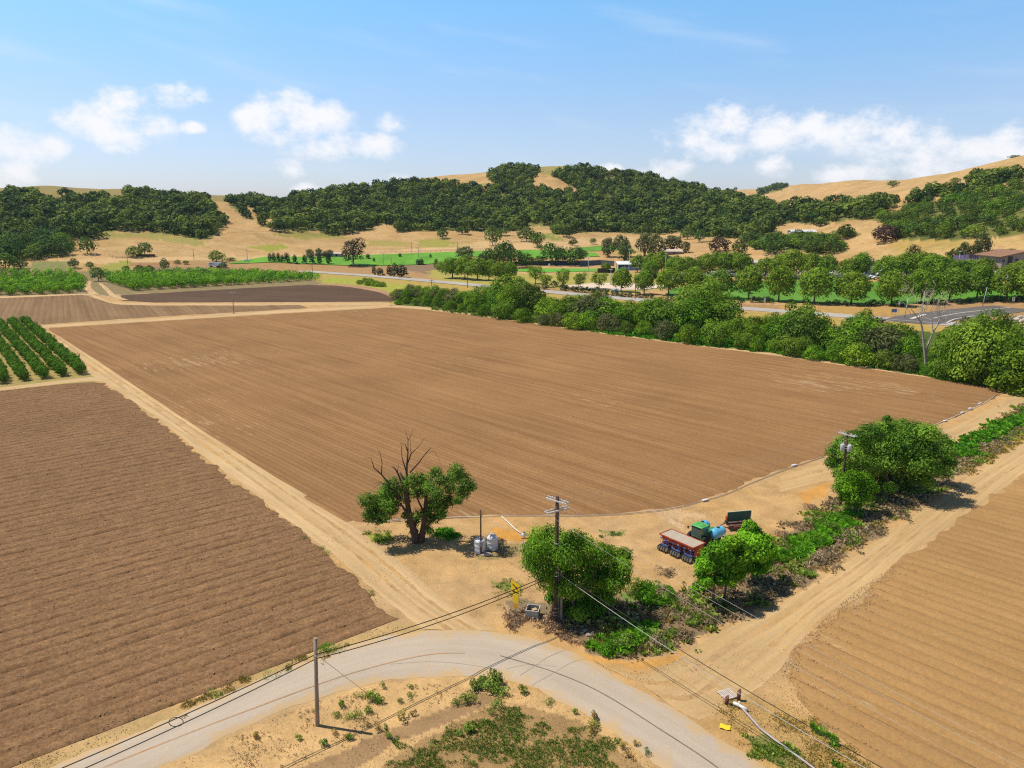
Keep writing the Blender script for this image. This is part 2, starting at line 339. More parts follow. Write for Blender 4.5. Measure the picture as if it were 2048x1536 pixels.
# ------------------------------------------------------------------ terrain: plain and hills
# photo column -> (picture row, range in metres) of: rise, foot, mid slope, near ridge, dip, far ridge
PROF = {
 -900: [(505, 600), (470, 720), (432, 860), (392, 1080), (392, 1250), (378, 1600)],
 -200: [(505, 600), (470, 720), (432, 860), (390, 1080), (392, 1250), (377, 1600)],
 0: [(505, 600), (470, 720), (430, 860), (388, 1080), (392, 1250), (376, 1600)],
 110: [(505, 600), (470, 720), (430, 860), (388, 1080), (392, 1250), (371, 1600)],
 200: [(505, 600), (470, 715), (430, 850), (388, 1080), (392, 1250), (380, 1600)],
 290: [(505, 600), (470, 705), (432, 845), (392, 1050), (396, 1220), (378, 1580)],
 400: [(505, 600), (473, 690), (438, 830), (402, 1020), (405, 1200), (391, 1550)],
 470: [(503, 605), (472, 700), (440, 840), (410, 1000), (410, 1200), (392, 1550)],
 545: [(500, 610), (470, 720), (440, 850), (410, 1000), (412, 1200), (399, 1600)],
 620: [(500, 620), (470, 735), (435, 880), (391, 1120), (399, 1300), (398, 1700)],
 750: [(500, 620), (469, 745), (425, 920), (374, 1250), (382, 1450), (384, 1800)],
 885: [(500, 620), (467, 760), (415, 950), (351, 1330), (360, 1500), (368, 1900)],
 960: [(500, 620), (467, 765), (410, 955), (349, 1340), (358, 1500), (360, 1900)],
 1040: [(500, 620), (467, 770), (405, 960), (338, 1350), (348, 1500), (352, 1900)],
 1110: [(500, 620), (467, 770), (405, 960), (333, 1350), (343, 1500), (352, 1900)],
 1180: [(500, 620), (467, 775), (408, 960), (336, 1350), (348, 1500), (356, 1900)],
 1240: [(500, 620), (467, 780), (412, 960), (347, 1330), (356, 1500), (366, 2000)],
 1340: [(500, 610), (467, 775), (418, 950), (366, 1270), (380, 1500), (380, 2200)],
 1430: [(500, 600), (468, 760), (428, 920), (389, 1200), (400, 1500), (386, 2600)],
 1480: [(498, 590), (470, 730), (436, 880), (400, 1130), (408, 1420), (380, 2600)],
 1525: [(496, 580), (472, 700), (442, 830), (408, 1060), (414, 1350), (381, 2500)],
 1580: [(496, 570), (472, 670), (440, 800), (408, 1000), (410, 1250), (367, 2300)],
 1640: [(502, 545), (465, 650), (430, 780), (400, 950), (402, 1200), (368, 1900)],
 1690: [(502, 530), (460, 630), (424, 750), (392, 920), (392, 1130), (357, 1650)],
 1740: [(500, 520), (456, 605), (418, 730), (388, 890), (388, 1060), (364, 1500)],
 1850: [(500, 490), (450, 565), (402, 690), (375, 850), (372, 980), (355, 1250)],
 1950: [(497, 475), (445, 545), (395, 660), (352, 820), (346, 930), (333, 1110)],
 2048: [(492, 460), (440, 525), (385, 640), (336, 800), (326, 920), (309, 1080)],
 2300: [(488, 440), (430, 505), (370, 620), (315, 780), (306, 900), (292, 1050)],
 2900: [(490, 440), (440, 505), (390, 620), (345, 780), (340, 900), (330, 1050)]}
def pix_az_el(px, py):
    x = (px - 1024) / FPX; y = (768 - py) / FPX
    f = CP + y * SP; u = y * CP - SP
    return math.atan2(x, f), u / math.hypot(x, f)
AZ = np.linspace(math.radians(-62), math.radians(62), 620); RR = np.arange(0, 4000, 5.0)
_cols = []
for pxc, pr in sorted(PROF.items()):
    a0 = pix_az_el(pxc, 440)[0]; row = []
    for (py, r) in pr:
        row += [r, CAMH + r * pix_az_el(pxc, py)[1]]
    _cols.append([a0] + row)
_cols = np.array(_cols)
HT = np.zeros((len(AZ), len(RR)))
for i, a in enumerate(AZ):
    v = [np.interp(a, _cols[:, 0], _cols[:, k]) for k in range(1, _cols.shape[1])]
    rs = v[0::2]; zs = v[1::2]
    # smooth azimuth blend
    r0 = rs[0] - 110
    xs = np.array([0, r0 - 60, r0] + rs + [rs[-1] + 300, rs[-1] + 900, 4000]); ys = np.array([0, 0, 0] + zs + [zs[-1] * .7, 10, 0])
    dlt = np.diff(ys) / np.diff(xs); mm = np.zeros(len(xs))
    for k in range(1, len(xs) - 1):
        mm[k] = 0 if dlt[k - 1] * dlt[k] <= 0 else 2 * dlt[k - 1] * dlt[k] / (dlt[k - 1] + dlt[k])
    j = np.clip(np.searchsorted(xs, RR, side='right') - 1, 0, len(xs) - 2); h_ = xs[j + 1] - xs[j]; t = (RR - xs[j]) / h_
    HT[i] = ys[j] * (2 * t ** 3 - 3 * t ** 2 + 1) + h_ * mm[j] * (t ** 3 - 2 * t ** 2 + t) + ys[j + 1] * (-2 * t ** 3 + 3 * t ** 2) + h_ * mm[j + 1] * (t ** 3 - t ** 2)
_ker = np.exp(-.5 * (np.arange(-9, 10) / 4.0) ** 2); _ker /= _ker.sum()
HT = np.apply_along_axis(lambda c: np.convolve(np.pad(c, 9, mode='edge'), _ker, 'valid'), 0, HT)
_A, _R = np.meshgrid(AZ, RR, indexing='ij'); _X = _R * np.sin(_A); _Y = _R * np.cos(_A)
_rid = np.array([np.interp(a, _cols[:, 0], _cols[:, 7]) for a in AZ])[:, None]; _foot = np.array([np.interp(a, _cols[:, 0], _cols[:, 1]) for a in AZ])[:, None]
_t = np.clip((_R - _foot) / (_rid - _foot), 0, 1); _w = np.where(_R < _rid, np.sin(_t * math.pi), .25 * np.clip((_R - _rid) / 200, 0, 1))
_n = fbm(_X / 150, _Y / 150, 4, 5); _n = 1 - 2 * np.abs(_n) - .45
HT = HT + _w * _n * 11 + _w * fbm(_X / 40, _Y / 40, 3, 9) * 2.5
_w2 = np.clip((_R - _foot + 60) / 120, 0, 1) * np.clip(1 - (_R - _rid) / 100, 0, 1)
HT += _w2 * fbm(_X / 60, _Y / 60, 3, 12) * 1.0
def H(x, y):
    x = np.asarray(x, float); y = np.asarray(y, float)
    a = np.arctan2(x, y); r = np.hypot(x, y)
    i = np.clip((a - AZ[0]) / (AZ[1] - AZ[0]), 0, len(AZ) - 1.001); j = np.clip(r / 5.0, 0, len(RR) - 1.001)
    i0 = i.astype(int); j0 = j.astype(int); fi = i - i0; fj = j - j0
    z = HT[i0, j0] * (1 - fi) * (1 - fj) + HT[i0 + 1, j0] * fi * (1 - fj) + HT[i0, j0 + 1] * (1 - fi) * fj + HT[i0 + 1, j0 + 1] * fi * fj
    back = np.clip((np.abs(a) - math.radians(62)) / math.radians(25), 0, 1)
    return z * (1 - back)
def G(px, py, zoff=0.0):
    """the place on the ground (plain or hillside) seen at this spot of the photograph"""
    x = (px - 1024) / FPX; y = (768 - py) / FPX
    dx, dy, dz = x, CP + y * SP, y * CP - SP; hn = math.hypot(dx, dy)
    r = np.arange(30, 3000, 2.0); zz = CAMH + dz / hn * r; hh = H(dx / hn * r, dy / hn * r) + zoff
    k = np.nonzero(zz <= hh)[0]
    if len(k) == 0: k = [np.argmin(zz - hh)]
    k = k[0]
    rr = r[k]
    if k > 0:
        a_, b_ = (zz - hh)[k - 1], (zz - hh)[k]; rr = r[k - 1] + 2.0 * a_ / (a_ - b_ + 1e-9)
    X_, Y_ = dx / hn * rr, dy / hn * rr
    return np.array([X_, Y_, float(H(X_, Y_))])
def mpp(b):
    """metres of upright height per photo pixel at ground point b"""
    p0 = proj(b[0], b[1], b[2]); p1 = proj(b[0], b[1], b[2] + 1.0); return 1.0 / float(p0[1] - p1[1])
# ------------------------------------------------------------------ ground cover zones (what grows or lies where)
DIRT = (.50, .35, .19); GOLD = (.49, .325, .145); PALE = (.60, .43, .225)
CL_TONGUE = [(1070, 350), (1092, 344), (1112, 358), (1150, 376), (1163, 388), (1130, 386), (1090, 386), (1066, 374)]
FOREST = [
 [(-900, 393), (-50, 393), (30, 389), (75, 393), (90, 407), (118, 405), (135, 393), (170, 401), (190, 397), (225, 392), (300, 390), (400, 401), (425, 407), (425, 412), (408, 418), (430, 428), (455, 440), (448, 455), (425, 472), (400, 480), (360, 470), (330, 468), (285, 462), (205, 460), (198, 478), (150, 478), (100, 470), (45, 470), (-900, 470)],
 [(-900, 478), (30, 480), (140, 478), (135, 512), (60, 520), (30, 522), (-10, 515), (-900, 515)],
 [(458, 402), (500, 393), (535, 402), (548, 415), (575, 402), (600, 392), (660, 384), (700, 378), (760, 372), (830, 366), (880, 368), (930, 376), (985, 382), (1010, 372), (975, 362), (985, 345), (1040, 335), (1082, 342), (1070, 352), (1060, 372), (1075, 384), (1165, 392), (1150, 374), (1105, 352), (1130, 342), (1160, 338), (1200, 346), (1270, 352), (1340, 366), (1400, 380), (1450, 392), (1515, 400), (1560, 420), (1575, 440), (1540, 470), (1500, 478), (1430, 476), (1350, 466), (1300, 470), (1200, 463), (1120, 470), (1060, 462), (960, 464), (930, 458), (880, 462), (780, 464), (740, 460), (660, 472), (640, 462), (570, 460), (540, 462), (510, 442), (470, 430)],
 [(1540, 428), (1560, 412), (1620, 414), (1680, 402), (1730, 404), (1760, 396), (1800, 402), (1850, 392), (1880, 386), (1930, 372), (1960, 356), (2060, 352), (2200, 345), (2900, 345), (2900, 470), (2048, 468), (1990, 476), (1950, 478), (1900, 480), (1800, 480), (1786, 468), (1770, 450), (1740, 440), (1690, 440), (1640, 452), (1600, 446), (1560, 448)],
 [(1512, 386), (1545, 374), (1578, 371), (1562, 380), (1520, 392)], [(1440, 386), (1470, 384), (1475, 388), (1440, 392)],
 [(1500, 476), (1545, 484), (1575, 478), (1640, 478), (1680, 486), (1690, 502), (1640, 508), (1580, 502), (1530, 506), (1490, 490)],
]
CLEAR = [
 CL_TONGUE, [(900, 372), (930, 384), (962, 394), (960, 398), (922, 388), (896, 378)],
 [(452, 400), (470, 420), (500, 445), (530, 462), (505, 466), (470, 445), (450, 420)], [(535, 398), (560, 404), (585, 424), (572, 420), (548, 408)],
 [(195, 386), (235, 383), (262, 400), (240, 408), (215, 398)], [(82, 394), (112, 392), (128, 402), (110, 412), (86, 408)],
 [(1965, 374), (2020, 364), (2018, 376), (1975, 384)], [(1845, 400), (1885, 390), (1892, 404), (1860, 418)], [(1780, 412), (1830, 398), (1810, 430), (1770, 438)],
 [(1700, 446), (1745, 438), (1770, 448), (1740, 462), (1690, 466), (1650, 474), (1660, 460)], [(1545, 455), (1600, 452), (1620, 460), (1580, 470), (1530, 474)],
 [(480, 410), (500, 408), (520, 440), (510, 445)], [(520, 440), (545, 436), (560, 458), (535, 460)], [(1050, 452), (1100, 452), (1110, 468), (1050, 470)],
 [(740, 452), (790, 448), (800, 462), (745, 465)],
]
ZONES = [  # polygon in the photograph, base colour, roughness of the edge in metres
 ([(-900, 500), (200, 505), (700, 480), (1200, 470), (1700, 470), (2900, 460), (2900, 300), (-900, 300)], GOLD, 8),
 ([(-400, 515), (60, 522), (280, 513), (700, 508), (1000, 480), (1350, 470), (1345, 478), (1050, 500), (700, 520), (300, 524), (60, 530), (-400, 540)], PALE, 6),
 ([(540, 470), (600, 462), (680, 466), (690, 476), (600, 478)], (.33, .30, .09), 6),
 ([(500, 494), (560, 488), (575, 496), (540, 505)], (.32, .34, .06), 5), ([(830, 480), (900, 478), (910, 494), (840, 496)], (.34, .32, .08), 6),
 ([(740, 480), (820, 484), (800, 492), (730, 492)], (.38, .33, .10), 6), ([(1050, 466), (1110, 468), (1120, 480), (1060, 478)], (.25, .28, .07), 6),
 ([(150, 462), (330, 466), (420, 484), (400, 492), (300, 478), (160, 472)], (.34, .31, .10), 6), ([(-200, 460), (40, 462), (40, 470), (-200, 472)], (.22, .27, .07), 6),
 ([(-900, 395), (200, 400), (560, 405), (600, 395), (560, 380), (200, 360), (-900, 360)], (.30, .25, .09), 8), ([(700, 385), (850, 372), (990, 366), (1000, 335), (1250, 330), (1300, 352), (1120, 352), (1060, 345), (1000, 372), (860, 380)], (.33, .29, .11), 8),
 ([(1800, 470), (1990, 478), (2300, 470), (2300, 500), (2000, 490), (1880, 500), (1800, 520), (1780, 500)], (.46, .33, .11), 6),
 ([(60, 522), (140, 524), (150, 545), (60, 548)], (.24, .26, .10), 4), ([(200, 530), (260, 520), (275, 528), (240, 541), (200, 541)], (.33, .34, .08), 4),
 ([(260, 524), (420, 524), (420, 532), (260, 540)], (.36, .22, .11), 4),
 ([(330, 522), (520, 520), (760, 530), (850, 525), (1000, 545), (1000, 570), (760, 550), (520, 540), (330, 538)], (.42, .27, .13), 4),
 ([(810, 527), (905, 524), (930, 540), (850, 548), (800, 538)], (.27, .19, .12), 4),
 ([(-900, 545), (-200, 540), (240, 541), (330, 533), (430, 536), (640, 546), (660, 560), (640, 570), (240, 590), (-900, 600)], (.27, .22, .12), 3),
 ([(640, 545), (780, 556), (980, 576), (1100, 586), (1240, 600), (1400, 617), (1560, 628), (1860, 650), (1950, 660), (2300, 690), (2300, 720), (1500, 660), (1200, 645), (900, 612), (780, 606), (700, 580), (630, 562)], (.44, .34, .10), 3),
 ([(655, 556), (725, 556), (775, 566), (862, 575), (880, 582), (830, 592), (770, 584), (735, 574), (640, 566)], (.36, .39, .07), 3),
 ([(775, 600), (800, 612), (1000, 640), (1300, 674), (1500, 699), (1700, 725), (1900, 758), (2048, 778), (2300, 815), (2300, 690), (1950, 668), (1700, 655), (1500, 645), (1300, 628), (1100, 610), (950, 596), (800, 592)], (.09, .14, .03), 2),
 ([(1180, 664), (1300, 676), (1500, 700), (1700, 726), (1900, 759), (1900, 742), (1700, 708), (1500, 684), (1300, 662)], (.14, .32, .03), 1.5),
 ([(860, 540), (1050, 548), (1340, 545), (1350, 575), (1200, 592), (1100, 580), (960, 570), (860, 556)], (.40, .37, .10), 3),
 ([(1075, 572), (1200, 585), (1400, 603), (1600, 612), (1850, 612), (2100, 590), (2300, 590), (2300, 640), (1890, 645), (1700, 634), (1560, 624), (1340, 607), (1080, 584)], (.40, .26, .13), 3),
 ([(1560, 612), (1860, 612), (1850, 628), (1700, 632), (1560, 620)], (.47, .31, .11), 3),
 ([(-900, 660), (60, 645), (78, 652), (200, 758), (170, 772), (0, 778), (-900, 850)], (.36, .30, .12), 1.5),
 # ditch between the two tracks
 ([(1130, 1252), (1180, 1300), (1240, 1325), (1330, 1303), (1430, 1245), (1560, 1195), (1640, 1150), (1700, 1105), (1830, 1015), (1905, 960), (2048, 868), (2300, 700), (2300, 640), (2048, 806), (1910, 892), (1860, 930), (1700, 985), (1600, 1045), (1540, 1098), (1470, 1155), (1380, 1180), (1300, 1180), (1220, 1200), (1100, 1215)], (.26, .19, .12), 1.0),
 ([(1905, 892), (2048, 822), (2300, 680), (2300, 720), (2048, 856), (1930, 912), (1900, 916)], (.13, .28, .05), .8),
 ([(1930, 925), (2048, 862), (2048, 880), (1940, 938)], (.42, .30, .08), .6),
 ([(1560, 1112), (1620, 1070), (1680, 1035), (1712, 1028), (1700, 1055), (1640, 1085), (1590, 1118), (1550, 1130)], (.14, .26, .05), .8),
 ([(1255, 1185), (1330, 1165), (1340, 1195), (1300, 1215), (1255, 1210)], (.15, .24, .06), .8),
 ([(1190, 1290), (1240, 1275), (1300, 1255), (1315, 1270), (1270, 1305), (1215, 1312)], (.13, .22, .05), .7),
 ([(730, 1062), (780, 1066), (780, 1085), (735, 1082)], (.30, .33, .07), .7), ([(875, 1060), (918, 1062), (915, 1078), (880, 1076)], (.12, .24, .04), .5),
 ([(985, 1160), (1045, 1165), (1040, 1185), (1000, 1180)], (.28, .30, .08), .6), ([(1010, 1200), (1130, 1205), (1110, 1240), (1030, 1240)], (.25, .20, .13), .8),
 ([(1195, 1060), (1250, 1062), (1240, 1075), (1200, 1070)], (.30, .28, .10), .5), ([(940, 1088), (1050, 1090), (1045, 1115), (960, 1120)], (.33, .26, .12), .7),
 ([(975, 1055), (1030, 1058), (1065, 1068), (1060, 1084), (1010, 1080), (985, 1075)], (.60, .32, .08), .5), ([(935, 1022), (1000, 1022), (1010, 1032), (940, 1036)], (.60, .38, .13), .5),
 ([(1600, 985), (1660, 965), (1655, 990), (1620, 1010)], (.60, .33, .10), .8), ([(1160, 1300), (1260, 1330), (1420, 1300), (1400, 1330), (1280, 1345), (1180, 1325)], (.60, .34, .11), .8),
 ([(1310, 1018), (1400, 1020), (1380, 1035), (1310, 1034)], (.57, .41, .24), 1.4), ([(1335, 1030), (1385, 1046), (1375, 1060), (1330, 1040)], (.59, .44, .28), 1.6),
 # verge of the paved road, patch of weeds inside the bend
 ([(50, 1548), (150, 1500), (330, 1430), (520, 1345), (700, 1275), (780, 1246), (860, 1240), (860, 1262), (640, 1318), (330, 1448), (200, 1500), (90, 1545)], (.50, .36, .17), .5),
 ([(300, 1545), (520, 1443), (760, 1365), (880, 1355), (1000, 1360), (1100, 1395), (1200, 1445), (1330, 1545), (1400, 1640), (300, 1640)], (.60, .41, .20), .5),
 ([(560, 1545), (700, 1500), (830, 1440), (960, 1385), (1000, 1395), (900, 1445), (780, 1500), (700, 1545)], (.36, .24, .13), .4),
 ([(740, 1640), (770, 1540), (870, 1470), (960, 1415), (1040, 1405), (1130, 1435), (1210, 1475), (1290, 1545), (1340, 1640)], (.37, .25, .12), .6),
 ([(1420, 1430), (1480, 1400), (1560, 1400), (1640, 1450), (1760, 1545), (1900, 1640), (1700, 1640), (1540, 1545)], (.50, .34, .14), .8),
 ([(1480, 1478), (1520, 1470), (1580, 1510), (1640, 1545), (1600, 1560), (1540, 1530)], (.20, .22, .07), .5), ([(1630, 1440), (1655, 1450), (1665, 1480), (1640, 1475)], (.22, .26, .07), .4),
]
def inforest(px, py):
    m = np.zeros(np.shape(px), bool)
    for p in FOREST: m |= inpoly(px, py, p)
    for p in CLEAR: m &= ~inpoly(px, py, p)
    return m
def ground_colour(x, y, z):
    n = len(x); c = np.tile(np.array(DIRT), (n, 1)); r = np.hypot(x, y); front = y > 5
    w = np.clip(.5 + 1.1 * fbm(x / 9, y / 9, 4, 40), 0, 1)[:, None]; c = c * (1 - .5 * w) + np.array((.60, .36, .125)) * .5 * w
    w = np.clip(-.05 + 1.6 * fbm((x * .77 + y * .64) / 14, (y * .77 - x * .64) / 1.6, 4, 43), 0, 1)[:, None]; c = c * (1 - .6 * w) + np.array((.40, .26, .12)) * .6 * w
    w = np.clip(-.1 + 1.6 * fbm((x * .6 - y * .8) / 12, (y * .6 + x * .8) / 1.5, 4, 47), 0, 1)[:, None]; c = c * (1 - .5 * w) + np.array((.64, .45, .22)) * .5 * w
    far = r > 420; c[far] = GOLD
    n1 = fbm(x / 3.0, y / 3.0, 4, 21); n2 = fbm(x / 3.0 + 50, y / 3.0, 4, 27)
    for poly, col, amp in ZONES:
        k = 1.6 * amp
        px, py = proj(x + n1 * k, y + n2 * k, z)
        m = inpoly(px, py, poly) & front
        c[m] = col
    gold = (c[:, 0] > .44) & (r > 450)
    v = fbm(x / 45, y / 25, 4, 60)
    dry = np.clip(v * 1.6, 0, 1)[:, None] * gold[:, None]; c = c * (1 - dry * .55) + np.array((.33, .28, .10)) * dry * .55
    v = np.clip(.5 + 1.5 * fbm(x / 14, y / 14, 4, 64), 0, 1)[:, None] * gold[:, None]; c = c * (1 - v * .45) + np.array((.66, .47, .25)) * v * .45
    v = np.clip(-.2 + 2.0 * fbm(x / 26, y / 9, 4, 66), 0, 1)[:, None] * gold[:, None]; c = c * (1 - v * .5) + np.array((.33, .23, .10)) * v * .5
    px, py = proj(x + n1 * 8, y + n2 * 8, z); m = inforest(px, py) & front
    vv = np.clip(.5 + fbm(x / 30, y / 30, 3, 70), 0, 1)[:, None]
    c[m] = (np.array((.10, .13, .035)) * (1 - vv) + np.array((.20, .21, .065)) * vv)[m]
    return c * np.array(EARTH)
def build_terrain():
    fine = np.linspace(math.radians(-46), math.radians(46), 860); cs = np.radians(np.arange(50, 311, 5.0))
    a = np.concatenate([fine, cs]); r = [2.0]
    while r[-1] < 40: r.append(r[-1] * 1.12)
    while r[-1] < 150: r.append(r[-1] * 1.006)
    while r[-1] < 3600: r.append(r[-1] * 1.0125 if r[-1] < 1700 else r[-1] * 1.03)
    r += [4200, 5000, 6000]; r = np.array(r)
    Ag, Rg = np.meshgrid(a, r, indexing='ij'); x = (Rg * np.sin(Ag)).ravel(); y = (Rg * np.cos(Ag)).ravel()
    z = H(x, y); rr_ = Rg.ravel()
    z = z + np.where(rr_ < 350, 0.02 * fbm(x / 1.2, y / 1.2, 3, 90) - .035, -.12)
    na, nr = len(a), len(r); i, j = np.meshgrid(np.arange(na), np.arange(nr - 1), indexing='ij'); i = i.ravel(); j = j.ravel(); i2 = (i + 1) % na
    f = np.stack([i * nr + j, i2 * nr + j, i2 * nr + j + 1, i * nr + j + 1], 1)
    v = np.stack([x, y, z], 1); f = np.concatenate([f]); col = ground_colour(x, y, z)
    f = f[:, ::-1]
    me = mesh_np('ground', v, f, groundmat('earth_and_grass', 1.0, .45, .22), {'col': col}, smooth=True)
    tag(link('ground', me), kind='structure', label='dry earth and golden grass plain rising to hills')
build_terrain()

# ------------------------------------------------------------------ ploughed fields: every bed is real relief
def field(name, poly_px, vp_x, spacing, prof, ds, mat, label, jit=.5, rough=.03, margin=0.02, ext=None, cell=None):
    """rows run towards the point of the horizon above photo column vp_x; prof = [(across 0..1, height)]"""
    P_ = np.array([g0(x, y) for x, y in poly_px]); d_ = np.array([(vp_x - 1024) / FPX, 1 / CP]); d_ /= np.linalg.norm(d_)
    nrm = np.array([-d_[1], d_[0]]); s = P_ @ nrm; t = P_ @ d_; n = len(P_); V = []; Fc = []; UV = []; base = 0
    prof = sorted(prof); pa = np.array([p[0] for p in prof]) * spacing; ph = np.array([p[1] for p in prof]); m = len(pa)
    r_ = np.random.default_rng(len(name))
    def crossings(so):
        c_ = []
        for i in range(n):
            a, b = i, (i + 1) % n
            if (s[a] > so) != (s[b] > so): c_.append(t[a] + (t[b] - t[a]) * (so - s[a]) / (s[b] - s[a]))
        return sorted(c_)
    for k in range(int(math.floor(s.min() / spacing)), int(math.ceil(s.max() / spacing)) + 1):
        hs = 1 + .14 * r_.standard_normal()
        cA, cB = crossings(k * spacing + 1e-4), crossings((k + 1) * spacing - 1e-4)
        if len(cA) != len(cB): cA = cB = crossings((k + .5) * spacing)
        for q in range(0, len(cA) - 1, 2):
            aw = pa / spacing; sv = k * spacing + pa
            T0 = cA[q] * (1 - aw) + cB[q] * aw + jit * 2.2 * fbm(sv / 2.3, sv * 0 + 5, 4, 61); T1 = cA[q + 1] * (1 - aw) + cB[q + 1] * aw + jit * 2.2 * fbm(sv / 2.3, sv * 0 + 11, 4, 62)
            if (T1 - T0).min() < ds * 2: continue
            L = int((T1 - T0).max() / ds) + 1; uu = np.linspace(0, 1, L)[:, None]; TT = T0[None] * (1 - uu) + T1[None] * uu; AA = np.repeat(pa[None], L, 0); tt = TT[:, 0]
            wob = fbm(tt / 6, np.full(L, k * 3.3), 2, 31)[:, None] * .025 * spacing
            ss = k * spacing + AA + wob
            wx = ss * nrm[0] + TT * d_[0]; wy = ss * nrm[1] + TT * d_[1]
            end = np.clip(np.minimum(TT - T0[None], T1[None] - TT) / (1.8 * spacing), .05, 1)
            zz = margin + (ph[None, :] * hs) * end * (1 + .14 * vnoise(TT / 1.7, AA * 0 + k, 5)) + r_.standard_normal(TT.shape) * rough + r_.standard_normal((L, 1)) * rough * .5
            zz = np.maximum(zz, margin); zz[:, 0] = zz[:, -1] = .0; zz[0] = zz[-1] = -.03
            V.append(np.stack([wx, wy, zz], -1).reshape(-1, 3)); UV.append(np.stack([TT, k * spacing + AA], -1).reshape(-1, 2))
            i, j = np.meshgrid(np.arange(L - 1), np.arange(m - 1), indexing='ij'); o = base + (i * m + j).ravel()
            Fc.append(np.stack([o, o + m, o + m + 1, o + 1], 1)); base += L * m
    V = np.concatenate(V); Fc = np.concatenate(Fc); UV = np.concatenate(UV)
    me = mesh_np(name, V, Fc[:, ::-1], mat, None, smooth=False, uv=UV)
    # upward normals
    o = link(name, me); tag(o, label=label, kind='structure'); return o
F_CEN = [(92, 656), (300, 643), (560, 627), (780, 615), (830, 618), (1000, 638), (1200, 667), (1400, 693), (1600, 718), (1800, 748), (1960, 771), (2012, 779), (1995, 792), (1930, 825), (1880, 845), (1780, 880), (1700, 900), (1650, 911), (1560, 938), (1450, 982), (1350, 1014), (1250, 1026), (1130, 1030), (1000, 1029), (860, 1038), (735, 1042), (690, 1042), (600, 986), (500, 922), (435, 881), (370, 839), (285, 782), (200, 725), (142, 688)]
F_LEFT = [(-900, 830), (0, 783), (100, 771), (190, 763), (207, 766), (269, 808), (330, 851), (398, 909), (480, 970), (570, 1040), (613, 1071), (664, 1111), (734, 1174), (792, 1234), (760, 1250), (700, 1268), (520, 1335), (330, 1418), (150, 1485), (40, 1530), (-200, 1640), (-900, 1900)]
F_FAN = [(-300, 604), (0, 596), (170, 589), (188, 596), (225, 608), (300, 611), (500, 611), (740, 608), (600, 617), (300, 634), (85, 649), (0, 640), (-300, 650)]
F_DARK = [(236, 597), (245, 590), (400, 581), (640, 568), (690, 573), (760, 584), (790, 594), (790, 603), (600, 604), (300, 605), (250, 603)]
F_RIGHT = [(2600, 700), (2200, 862), (2048, 948), (1900, 1050), (1790, 1128), (1712, 1200), (1640, 1245), (1590, 1292), (1558, 1345), (1600, 1405), (1660, 1460), (1790, 1555), (2000, 1700), (2900, 1500)]
BEDL = [(0, 0), (.05, .01), (.12, .10), (.26, .13), (.42, .12), (.52, .10), (.62, .12), (.78, .13), (.9, .10), (1, 0)]
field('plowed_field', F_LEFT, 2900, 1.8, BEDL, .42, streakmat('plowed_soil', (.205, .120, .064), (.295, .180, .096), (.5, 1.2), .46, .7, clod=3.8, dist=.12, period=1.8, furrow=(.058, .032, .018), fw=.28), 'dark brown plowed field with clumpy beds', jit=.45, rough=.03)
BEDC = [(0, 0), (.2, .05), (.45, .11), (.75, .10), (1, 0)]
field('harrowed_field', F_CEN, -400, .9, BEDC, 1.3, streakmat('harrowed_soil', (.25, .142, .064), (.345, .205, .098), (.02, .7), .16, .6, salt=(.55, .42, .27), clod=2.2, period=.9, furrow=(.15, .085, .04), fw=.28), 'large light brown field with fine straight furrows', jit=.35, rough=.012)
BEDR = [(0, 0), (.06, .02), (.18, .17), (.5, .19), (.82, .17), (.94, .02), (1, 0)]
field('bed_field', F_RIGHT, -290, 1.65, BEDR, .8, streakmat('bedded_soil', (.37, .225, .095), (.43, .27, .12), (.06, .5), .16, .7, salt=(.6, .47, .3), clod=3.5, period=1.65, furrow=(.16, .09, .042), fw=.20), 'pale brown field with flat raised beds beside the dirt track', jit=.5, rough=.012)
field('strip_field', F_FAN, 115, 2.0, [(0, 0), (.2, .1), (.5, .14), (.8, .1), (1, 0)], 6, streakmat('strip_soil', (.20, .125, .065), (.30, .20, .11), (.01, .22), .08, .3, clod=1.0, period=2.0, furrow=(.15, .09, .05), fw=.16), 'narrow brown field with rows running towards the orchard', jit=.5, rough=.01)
field('dark_field', F_DARK, -2600, 1.2, [(0, 0), (.5, .06), (1, 0)], 8, streakmat('moist_soil', (.105, .068, .046), (.135, .088, .058), (.01, .15), .06, .3, clod=1.0), 'dark moist field in front of the far orchard', jit=.5, rough=.01)

